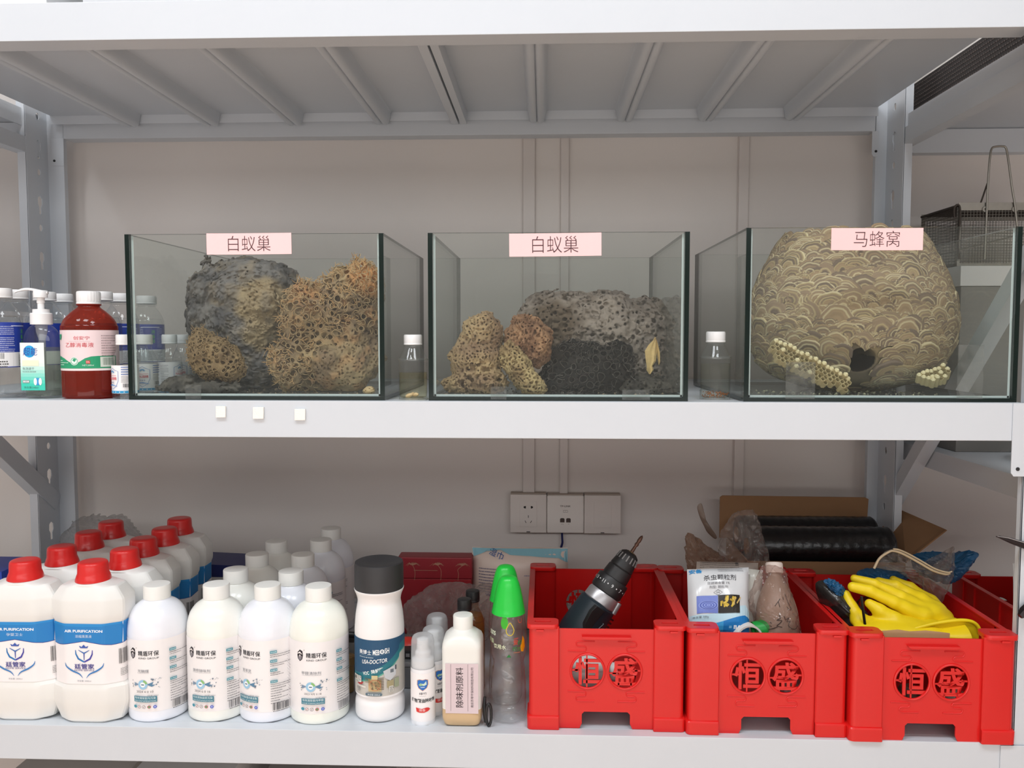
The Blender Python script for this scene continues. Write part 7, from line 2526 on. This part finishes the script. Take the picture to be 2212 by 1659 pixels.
for xx in (-0.0075, 0.0075):
    MB().prism([(xx - 0.0055, -0.0195), (xx + 0.0055, -0.0195), (xx + 0.0055, -0.0110), (xx + 0.0030, -0.0090), (xx - 0.0030, -0.0090), (xx - 0.0055, -0.0110)], -0.0326, -0.0321, 'y').build('jack', M('jack_dark', (70, 58, 52), 0.5), t)
net_c = t.location.copy()
t, w, h, f = wplate('blank_socket', 'cream socket plate with one small square outlet on the wall', 1262, 1070, 1341, 1153, m_plate)
MB().box((-0.021, -0.0332, -0.032), (0.021, -0.0322, 0.032)).build('insert', m_plate, t, bevel=0.0004)
MB().box((-0.0062, -0.0340, -0.0060), (0.0062, -0.0333, 0.0052)).build('outlet_flap', m_plate, t, bevel=0.0003)
MB().box((-0.0045, -0.0325, -h + 0.0015), (0.0045, -0.0321, -h + 0.0035)).build('pry_slot', m_hole, t)
# blue network cable
a, b = at(1214, 1152, y=YW - 0.016), at(1211, 1196, y=YW - 0.012)
pts = [a + Vector((0, 0, 0.001)), a + Vector((0.0005, 0, -0.012)), a + Vector((0.001, 0, -0.024)), b + Vector((0.001, 0, 0.015)), b, b + Vector((0.004, -0.002, -0.06)), b + Vector((0.006, -0.004, -0.12))]
t = thing('network_cable', 'dark blue network cable hanging from the wall panel', 'cable', tuple(a))
MB().tube([tuple(p - a) for p in sm(pts, 4) and [Vector(q) for q in sm([tuple(p) for p in pts], 4)]], 0.0028, 10).build('cable_jacket', M('navy_cable', (30, 36, 92), 0.45), t)

# ------------------------------------------------------------------ red gift box, wipes and odds and ends behind the bottles
m_redbox = M('red_box_card', (158, 22, 36), 0.42, noise=0.03, nscale=10)
a, b = at(860, 1203, y=0.44), at(1018, 1203, y=0.44)
zt = a.z
t = thing('gift_box', 'dark red gift box with golden palm trees, behind the small spray bottles', 'box', ((a.x + b.x) / 2, 0.47, ZB))
w = (b.x - a.x) / 2
MB().box((-w, -0.03, 0), (w, 0.012, zt - ZB - 0.048)).build('box_body', m_redbox, t, bevel=0.002)
lid = MB().box((-w - 0.0015, -0.0315, zt - ZB - 0.0475), (w + 0.0015, 0.0135, zt - ZB)).build('box_lid', M('red_box_lid', (150, 26, 40), 0.42, noise=0.03, nscale=10), t, bevel=0.003)
P = Print()
gold = 'b88a72'
zc = zt - ZB
for cx, lean, hh in ((-0.005, 0.006, 0.036), (0.033, -0.010, 0.036), (-0.062, 0.004, 0.036)):
    x0 = w - 0.062 + cx
    top = (x0 - lean, zc - 0.017)
    P.line(sm([(x0, zc - 0.050), (x0 + 0.0012, zc - 0.036), (x0, zc - 0.026), top], 4), 0.0009, gold)
    rr = random.Random(int(cx * 1000) + 9)
    for k in range(16):
        an = PI * (0.02 + 0.96 * k / 15)
        l = 0.018 * rr.uniform(0.6, 1.05)
        P.line([top, (top[0] + l * 0.6 * math.cos(an), top[1] + 0.003 + l * 0.22 * math.sin(an)), (top[0] + l * math.cos(an), top[1] + 0.002 - 0.004 * abs(math.cos(an)) + l * 0.10 * math.sin(an))], [0.0010, 0.0007, 0.0002], gold)
P.dashes(-0.045, zc - 0.028, 0.052, 0.0016, gold, 1, 0, 4)
P.build('print', lid, flatmap(-0.0315))
# wipes packet
a, b = at(1017, 1186, y=0.44), at(1228, 1196, y=0.44)
zt = at(1080, 1190, y=0.44).z
t = thing('wipes_packet', 'cream and pale blue packet of wipes standing behind the water bottles', 'packet', ((a.x + b.x) / 2, 0.470, ZB))
w, h = b.x - a.x, zt - ZB
mbp, P3w = puff(w, h, 0.075, 16, 16, seed=12, wr=0.002)
body = mbp.build('packet_body', M('wipes_film', (226, 208, 196), 0.32, noise=0.03, nscale=20), t, (0, 0, h / 2 + 0.0005))
P = Print()
P.poly([(-0.5 * w, 0.5 * h), (-0.48 * w, 0.40 * h), (-0.34 * w, 0.47 * h), (-0.2 * w, 0.485 * h), (-0.1 * w, 0.44 * h), (0.1 * w, 0.43 * h), (0.4 * w, 0.40 * h), (0.5 * w, 0.33 * h), (0.5 * w, 0.5 * h)], '8fc4d2')
P.text('湿巾', -0.24 * w, 0.445 * h, 0.014, '2c5fa0', w=0.032, rot=-0.35)
P.dashes(-0.42 * w, 0.28 * h, 0.060, 0.0020, '5a5a80', 9, 0.0062, 4, 0.4)
P.text('WIPES', -0.28 * w, -0.02 * h, 0.007, '3a4a8c', w=0.03, bold=0.02)
P.dashes(0.05 * w, 0.22 * h, 0.05, 0.0016, '7070a0', 1, 0, 5)
P.build('print', body, lambda u_, v_, hh: (P3w(u_ / w, v_ / h, -1)[0], P3w(u_ / w, v_ / h, -1)[1] - hh, v_), cut=0.01, lift=0.0018, clip=(-0.495 * w, 0.495 * w, -0.495 * h, 0.495 * h))
# film bag in front of the red box
film('plastic_bag', 'limp clear plastic bag lying in front of the red gift box', 'plastic bag',
     [(872, 1312), (905, 1282), (940, 1262), (985, 1258), (1030, 1264), (1062, 1262), (1078, 1300), (1072, 1350), (1040, 1390), (980, 1402), (920, 1398), (880, 1370)], 0.345, 0.10, clear('grey_film', (246, 244, 243), 0.14, haze=0.24, hazecol=(236, 230, 228), hnoise=0.14, hscale=30, bump=0.6, bscale=40), 21, 0.006)
# red scoop peeping out, black cable and small tins behind the tall bottle
p = at(884, 1392, y=0.22)
X, Y, Z = grid((-0.04, -0.03, -0.03), (0.04, 0.03, 0.03), 0.002)
D = np.maximum(ell(X, Y, Z, (0, 0, -0.012), (0.032, 0.026, 0.030)), -(Z + 0.014))
o = solid('red_lid', D, np.array((-0.04, -0.03, -0.03)), 0.002, M('coral_red_lid', (226, 60, 48), 0.35), None, loc=(p.x - 0.004, p.y, p.z - 0.004))
tag(o, 'round red plastic lid behind the tall charcoal-capped bottle', 'lid')
t = thing('tin_box', 'low silver tin box behind the spray bottles', 'tin', (at(888, 1470, y=0.18).x, 0.20, ZB))
MB().box((-0.030, -0.035, 0), (0.030, 0.035, 0.040)).build('tin_body', M('tin', (150, 150, 152), 0.35, 0.7), t, bevel=0.002)
MB().box((-0.031, -0.036, 0.0405), (0.031, 0.036, 0.050)).build('tin_lid', M('tin_lid', (176, 176, 178), 0.35, 0.7), t, bevel=0.002)
t = thing('black_connector', 'black plastic connector lying on the silver tin', 'connector', (at(888, 1432, y=0.18).x, 0.195, ZB + 0.0505))
MB().box((-0.026, -0.018, 0), (0.026, 0.018, 0.016)).build('connector_body', m_bk, t, bevel=0.003)
for k in range(4):
    MB().box((-0.020 + 0.011 * k, -0.0195, 0.005), (-0.013 + 0.011 * k, -0.0182, 0.011)).build('contact', m_sil, t)
p = at(752, 1450, y=0.20)
t = thing('grey_pouch', 'dark grey felt pouch between the white bottles and the tall charcoal-capped bottle', 'pouch', (p.x + 0.004, 0.225, ZB))
mbp, _ = puff(0.075, 0.075, 0.06, 10, 10, seed=30, wr=0.002)
mbp.build('pouch_body', M('grey_felt', (92, 88, 84), 0.95, noise=0.1, nscale=400), t, (0, 0, 0.038))
MB().tube([(-0.035, -0.01, 0.083), (-0.01, -0.02, 0.086), (0.02, -0.02, 0.084), (0.036, -0.01, 0.078)], 0.006, 10).build('strap', m_bk, t)
p = at(757, 1433, y=0.165)
t = thing('brass_fitting', 'small brass fitting lying against the grey pouch', 'fitting', (p.x, 0.150, ZB))
MB().lathe([(0.009, 0.0), (0.010, 0.001), (0.010, 0.050), (0.013, 0.052), (0.013, 0.066), (0.010, 0.068), (0.0001, 0.068)], 20).build('fitting_body', M('dull_brass', (164, 136, 92), 0.4, 0.6), t, angle=0.6)

# ------------------------------------------------------------------ cardboard carton with black film rolls
m_kraft = M('kraft_card', (150, 112, 78), 0.85, noise=0.05, nscale=30)
m_cut = M('kraft_edge', (120, 84, 60), 0.9)
X0, X1, Y0, Y1, ZC = 0.470, 0.800, 0.415, 0.615, -0.372
t = thing('cardboard_carton', 'open brown cardboard carton behind the crates, its flaps up', 'carton', ((X0 + X1) / 2, (Y0 + Y1) / 2, ZB))
cx, cy = (X0 + X1) / 2, (Y0 + Y1) / 2
w, d, hc = (X1 - X0) / 2, (Y1 - Y0) / 2, ZC - ZB
def wallp(nm, a, b):
    return MB().box(a, b).build(nm, m_kraft, t, bevel=0.0008)
wallp('front_wall', (-w, -d, 0), (w, -d + 0.004, hc))
wallp('back_wall', (-w, d - 0.004, 0), (w, d, hc))
wallp('side_wall', (-w, -d + 0.0042, 0), (-w + 0.004, d - 0.0042, hc))
wallp('side_wall', (w - 0.004, -d + 0.0042, 0), (w, d - 0.0042, hc))
wallp('carton_floor', (-w + 0.004, -d + 0.004, 0.0005), (w - 0.004, d - 0.004, 0.004))
zb0, zb1 = hc, at(1700, 1073, y=Y1).z - ZB
xa, xb = at(1555, 1073, y=Y1).x - cx, at(1876, 1073, y=Y1).x - cx
MB().prism([(xa, zb0), (xb - 0.004, zb0), (xb, zb1 - 0.004), (xb - 0.008, zb1), (xa + 0.006, zb1 + 0.002), (xa, zb1 - 0.002)], d - 0.0015, d + 0.0015, 'y').build('back_flap', m_kraft, t, bevel=0.0005)
q = [at(1945, 1101, y=0.56), at(2045, 1144, y=0.50), at(1985, 1200, y=0.44), at(1925, 1165, y=0.50)]
hinge = [Vector((w, d - 0.004, hc)), Vector((w, -d + 0.004, hc))]
F1, F2 = at(1945, 1101, y=0.585) - Vector((cx, cy, ZB)), at(2044, 1144, y=0.45) - Vector((cx, cy, ZB))
n_ = (F1 - hinge[0]).cross(hinge[1] - hinge[0]).normalized() * 0.003
V = [hinge[0], hinge[1], F2, F1]
V = [tuple(p) for p in V] + [tuple(p + n_) for p in V]
MB().add(V, [(0, 1, 2, 3), (7, 6, 5, 4), (0, 4, 5, 1), (1, 5, 6, 2), (2, 6, 7, 3), (3, 7, 4, 0)]).build('side_flap', m_kraft, t)
# rolls of black film inside, laid side by side
m_blk = M('black_stretch_film', (20, 19, 20), 0.28, noise=0.2, nscale=60, bump=0.6, bscale=60)
for k in range(2):
    yy = Y0 + 0.052 + 0.092 * k
    rr = 0.044
    zr = at(1780, 1150, y=Y0 + 0.05).z - rr + 0.012 if k == 0 else at(1780, 1120, y=Y0 + 0.14).z - rr + 0.004
    tt = thing('film_roll', ('ridged black film roll nearest the front of the carton', 'black film roll at the back of the carton')[k], 'roll', (cx, yy, zr), group='black film rolls in the carton')
    pr = []
    L = w - 0.012
    nz = 60
    for i in range(nz + 1):
        z = -L + 2 * L * i / nz
        pr.append((rr * (1 - 0.02 * abs(math.sin(i * PI / 4)) ** 6) if 0 < i < nz else rr * 0.92, z))
    mb = MB().lathe([(0.018, -L)] + pr + [(0.018, L)], 32, mtx=Matrix.Rotation(PI / 2, 4, 'Y'))
    mb.build('film_winding', m_blk, tt, angle=0.7)
    MB().lathe([(0.0001, -L - 0.003), (0.0178, -L - 0.003), (0.0178, L + 0.003), (0.0001, L + 0.003)], 20, mtx=Matrix.Rotation(PI / 2, 4, 'Y')).build('core_tube', m_kraft, tt, angle=0.6)
    if k == 1:
        tt.rotation_euler = (0, 0, 0.0)

# ------------------------------------------------------------------ things by the jugs
t = thing('carton_box', 'white carton with a royal blue lid at the picture border behind the jugs', 'box', (-1.035, 0.215, ZB))
zt = at(20, 1262, y=0.15).z - ZB
MB().box((-0.062, -0.05, 0), (0.055, 0.05, 0.178)).build('box_body', M('white_carton', (214, 212, 210), 0.6, noise=0.03, nscale=20), t, bevel=0.001)
MB().box((-0.064, -0.052, 0.178), (0.057, 0.052, 0.212)).build('box_lid', M('royal_blue_card', (32, 66, 170), 0.45, noise=0.03, nscale=20), t, bevel=0.001)
P = Print()
P.text('CNC', 0.035, 0.162, 0.010, '3c3c40', w=0.026)
P.rect(-0.02, 0.150, 0.06, 0.005, '2c2c30')
P.dashes(-0.055, 0.140, 0.07, 0.0018, '77777a', 3, 0.005, 3)
P.build('print', t, flatmap(-0.0501))
t = thing('navy_box', 'white box with a dark navy lid peeping between the jugs and the white bottles', 'box', (-0.690, 0.545, ZB))
MB().box((-0.075, -0.05, 0), (0.062, 0.05, 0.105)).build('box_body', M('white_carton', (214, 212, 210), 0.6), t, bevel=0.001)
MB().prism([(-0.076, 0.105), (0.063, 0.105), (0.058, 0.118), (0.030, 0.132), (-0.076, 0.136)], -0.051, 0.051, 'y').build('box_lid', M('navy_card', (30, 40, 104), 0.45), t, bevel=0.001)
# bubble wrap bundle by the rear upright
t = thing('bubble_wrap', 'greyish bundle of bubble wrap against the rear upright behind the jugs', 'packaging', (-0.985, 0.545, ZB))
X, Y, Z = grid((-0.125, -0.075, 0), (0.115, 0.075, 0.26), 0.0022)
D = ell(X, Y, Z, (0.0, 0, 0.11), (0.105, 0.06, 0.125))
D = smin(D, ell(X, Y, Z, (-0.05, 0, 0.10), (0.06, 0.055, 0.11)), 0.03) + 0.012 * vnoise(X, Y, Z, 22, 4)
D = D - 0.0028 * np.maximum(0, np.sin(X * 420) * np.sin(Z * 420 + 1.5) + 0.3 * vnoise(X, Y, Z, 60, 5))
D = np.maximum(D, 0.0008 - Z)
solid('wrap', D, np.array((-0.125, -0.075, 0)), 0.0022, clear('bubble_film', (240, 240, 240), 0.15, haze=0.22, hazecol=(200, 198, 198), hnoise=0.12, hscale=80), t)
# papers and a sack on the shelf of the bay beyond
t = thing('paper_stack', 'flat stack of grey sheets on the neighbouring shelf beyond the rear upright', 'paper', (-1.42, 0.34, -0.549))
rnd = random.Random(3)
for k in range(5):
    MB().box((-0.20, -0.16, 0.013 * k), (0.20, 0.16, 0.013 * k + 0.0125)).build('sheet_bundle', M('grey_paper_%d' % (k % 2), ((168, 160, 154), (190, 184, 178))[k % 2], 0.8), t, (rnd.uniform(-0.015, 0.015), rnd.uniform(-0.015, 0.015), 0), (0, 0, rnd.uniform(-0.08, 0.08)))

# ------------------------------------------------------------------ the bay beside the wasp nest: cage trap on a carton
m_wire = M('galvanised_wire', (150, 146, 138), 0.4, 0.7, noise=0.1, nscale=100)
m_wired = M('rusty_dark_wire', (66, 58, 52), 0.6, 0.3, noise=0.2, nscale=100)
SX0, SX1, SY0, SY1, SZ0, SZ1 = 0.905, 1.150, 0.456, 0.622, 0.250, 0.377
t = thing('white_carton', 'white-lidded carton with shade coloured into its body, under the wire cage trap in the neighbouring bay', 'carton', (1.045, 0.525, -0.138))
MB().box((-0.145, -0.10, 0), (0.145, 0.10, 0.345)).build('carton_body', M('shaded_carton', (128, 126, 122), 0.6), t, bevel=0.002)  # shade of the bay is put into the grey of this body
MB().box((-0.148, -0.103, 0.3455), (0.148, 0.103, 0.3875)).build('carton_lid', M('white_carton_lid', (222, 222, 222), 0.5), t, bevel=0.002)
t = thing('cage_trap', 'wire mesh cage trap with a tall bent handle, beyond the wasp nest tank', 'cage trap', ((SX0 + SX1) / 2, (SY0 + SY1) / 2, SZ0))
cx, cy, cz = (SX0 + SX1) / 2, (SY0 + SY1) / 2, SZ0
def bar(nm, a, b, r, mat):
    return MB().tube([(a[0] - cx, a[1] - cy, a[2] - cz), (b[0] - cx, b[1] - cy, b[2] - cz)], r, 8).build(nm, mat, t)
for x in (SX0, SX1):
    for y in (SY0, SY1):
        MB().box((x - cx - 0.006 * (x > cx), y - cy - 0.006 * (y > cy), 0.0003), (x - cx + 0.006 * (x < cx), y - cy + 0.006 * (y < cy), SZ1 - SZ0)).build('corner_strip', m_wire, t)
for y in (SY0, SY1):
    for z in (SZ0 + 0.003, SZ1 - 0.008):
        MB().box((SX0 - cx, y - cy - 0.001, z - cz - 0.002), (SX1 - cx, y - cy + 0.001, z - cz + 0.010 * (z > 0.3) + 0.004)).build('edge_strip', m_wire, t)
for x in (SX0, SX1):
    bar('edge_wire', (x, SY0, SZ1), (x, SY1, SZ1), 0.003, m_wired)
    bar('edge_wire', (x, SY0, SZ0 + 0.003), (x, SY1, SZ0 + 0.003), 0.003, m_wired)
def meshpanel(o, u_, v_, nu, nv, mat):
    mb = MB()
    o, u_, v_ = Vector(o) - Vector((cx, cy, cz)), Vector(u_), Vector(v_)
    for i in range(nu + 1):
        mb.tube([tuple(o + u_ * (i / nu)), tuple(o + u_ * (i / nu) + v_)], 0.0005, 4)
    for j in range(nv + 1):
        mb.tube([tuple(o + v_ * (j / nv)), tuple(o + v_ * (j / nv) + u_)], 0.0005, 4)
    mb.build('wire_mesh', mat, t, kind='stuff')
meshpanel((SX0, SY0, SZ0), (SX1 - SX0, 0, 0), (0, 0, SZ1 - SZ0), 38, 20, m_wire)
meshpanel((SX0, SY1, SZ0), (SX1 - SX0, 0, 0), (0, 0, SZ1 - SZ0), 38, 20, m_wired)
meshpanel((SX0, SY0, SZ0), (0, SY1 - SY0, 0), (0, 0, SZ1 - SZ0), 26, 20, m_wired)
meshpanel((SX0, SY0, SZ1 - 0.001), (SX1 - SX0, 0, 0), (0, SY1 - SY0, 0), 38, 26, m_wired)
# inner ramp
MB().box((SX0 - cx + 0.03, SY0 - cy + 0.03, 0.06), (SX1 - cx - 0.01, SY1 - cy - 0.03, 0.0615), mtx=Matrix.Rotation(-0.25, 4, 'Y')).build('trap_plate', m_wire, t)
# handle
hp = [at(px, py, y=SY0 - 0.004) for px, py in sm([(2127, 560), (2131, 470), (2134, 400), (2138, 345), (2142, 322), (2150, 317), (2165, 316), (2173, 320), (2178, 345), (2186, 405), (2193, 450), (2202, 540)], 4)]
MB().tube([(p.x - cx, p.y - cy, p.z - cz) for p in hp], 0.0022, 8).build('handle', m_wire, t)
st = [at(2116, 446, y=SY0 + 0.01), at(2133, 396, y=SY0)]
MB().tube([(p.x - cx, p.y - cy, p.z - cz) for p in st], 0.0018, 8).build('stay_wire', m_wired, t)
hk = [at(px, py, y=SY0 - 0.003) for px, py in sm([(2062, 470), (2061, 452), (2066, 443), (2073, 446), (2074, 470), (2070, 520), (2072, 560)], 4)]
MB().tube([(p.x - cx, p.y - cy, p.z - cz) for p in hk], 0.0020, 8).build('hook_wire', m_wired, t)
for px in (2128, 2192):
    p = at(px, 452, y=SY0 - 0.002)
    MB().lathe([(0.0022, -0.0015), (0.006, -0.0015), (0.006, 0.0015), (0.0022, 0.0015), (0.0022, -0.0015)], 16, mtx=Matrix.Translation((p.x - cx, p.y - cy, p.z - cz)) @ Matrix.Rotation(PI / 2, 4, 'X'), cap=(False, False)).build('eyelet', m_wire, t)
# dark perforated crate standing on the neighbouring upper shelf
t = thing('perforated_panel', 'black perforated panel edge on the neighbouring top shelf', 'panel', (0.880, 0.36, 0.5925))
m_perf = M('black_perforated', (34, 28, 27), 0.6, noise=0.2, nscale=90)
MB().box((0, -0.28, 0), (0.010, 0.28, 0.085)).build('panel_sheet', m_perf, t)
dm = MB()
rnd = random.Random(8)
for i in range(70):
    for j in range(9):
        y, z = -0.272 + 0.0078 * i + (0.0039 if j % 2 else 0), 0.010 + 0.0085 * j
        dm.box((-0.0012, y - 0.0018, z - 0.0020), (0.0, y + 0.0018, z + 0.0004))
dm.build('perforation_lips', M('worn_lips', (92, 82, 78), 0.5, 0.2), t, kind='stuff', smooth=False)
# glass tank and white bowl on the neighbouring middle shelf, below our beam
t = thing('white_bowl', 'round white bowl on the neighbouring shelf just under the beam', 'bowl', (1.02, 0.24, -0.138))
MB().lathe([(0.0001, 0.002), (0.05, 0.0005), (0.075, 0.01), (0.085, 0.06), (0.088, 0.10), (0.083, 0.10), (0.080, 0.06), (0.07, 0.014), (0.0001, 0.012)], 48, cap=(False, False)).build('bowl_body', m_hdpe, t, angle=0.6)
t = thing('glass_sheet', 'dark green edged glass plate standing on the neighbouring shelf', 'glass', (0.900, 0.048, -0.138))
MB().box((-0.004, -0.010, 0), (0.010, 0.010, 0.12)).build('glass_plate', m_gedge, t)

# ------------------------------------------------------------------ tools hooked on the near upright
p0, p1 = at(2152, 1159, y=-0.016), at(2230, 1184, y=-0.006)
t = thing('pointed_tongs', 'dark steel tong tip reaching in from the near upright', 'tongs', tuple(p1))
m_dst = M('dark_steel', (58, 52, 54), 0.32, 0.7, noise=0.1, nscale=80)
MB().tube([tuple(p0 - p1), tuple((p0 - p1) * 0.92 + Vector((0, 0, 0.001))), tuple((p0 - p1) * 0.6 + Vector((0, 0, 0.001))), (0, 0, 0), (0.05, 0.003, -0.006)], [0.0008, 0.002, 0.0045, 0.0065, 0.007], 12).build('jaw', m_dst, t)
MB().tube([tuple((p0 - p1) * 0.98 + Vector((0, -0.001, 0.0012))), tuple((p0 - p1) * 0.7 + Vector((0, -0.004, 0.0042))), (0.0, -0.006, 0.005)], [0.0005, 0.0008, 0.0008], 8).build('jaw_ridge', m_sil, t)
p0, p1 = at(2203, 1331, y=-0.012), at(2240, 1298, y=-0.005)
t = thing('steel_chisel', 'faceted dark steel tool tip resting on the near upright below the tongs', 'tool', tuple(p1))
d = (p0 - p1)
MB().tube([tuple(d), tuple(d * 0.75), tuple(d * 0.3), (0, 0, 0), (0.04, 0.003, 0.03)], [0.0045, 0.0085, 0.0085, 0.0085, 0.0085], 6).build('blade', m_dst, t, angle=0.3)

# ------------------------------------------------------------------ cartons above the top shelf and under the lower one
for i, (x, wd, hh, lab, col) in enumerate(((-0.88, 0.10, 0.16, 'white carton on the top shelf, at its bottle end', (226, 226, 226)), (-0.60, 0.12, 0.20, 'pale grey carton on the top shelf above the first tank', (206, 206, 210)), (-0.32, 0.09, 0.14, 'white carton on the top shelf beside the pale grey one', (226, 226, 226)))):
    t = thing('shelf_carton', lab, 'carton', (x, 0.16, TOPS['top']), group='cartons on the top shelf')
    MB().box((-wd, -0.12, 0), (wd, 0.12, hh - 0.042)).build('carton_body', M('carton_%d' % i, col, 0.6), t, bevel=0.002)
    MB().box((-wd - 0.002, -0.122, hh - 0.0415), (wd + 0.002, 0.122, hh)).build('carton_lid', M('carton_%d' % i, col, 0.6), t, bevel=0.002)
zl = -1.05
rk(MB().box((XL, 0.026, zl - 0.012), (0.80, 0.646, zl - 0.001)), 'shelf_panel', bevel=0.001)
front_beam(XL, XR - 0.002, zl)
for x, wd, hh, lab, col in ((-0.86, 0.11, 0.33, 'pale carton on the bottom shelf under the jugs', (196, 190, 184)), (-0.62, 0.09, 0.36, 'white sack-like carton on the bottom shelf under the white bottles', (212, 210, 208)), (-0.36, 0.12, 0.34, 'grey carton on the bottom shelf under the tall charcoal-capped bottle', (150, 144, 140))):
    t = thing('shelf_carton', lab, 'carton', (x, 0.24, zl), group='cartons on the bottom shelf')
    MB().box((-wd, -0.12, 0), (wd, 0.12, hh - 0.042)).build('carton_body', M('carton_b%d' % int(hh * 100), col, 0.7), t, bevel=0.003)
    MB().box((-wd - 0.002, -0.122, hh - 0.0415), (wd + 0.002, 0.122, hh)).build('carton_lid', M('carton_b%d' % int(hh * 100), col, 0.7), t, bevel=0.003)
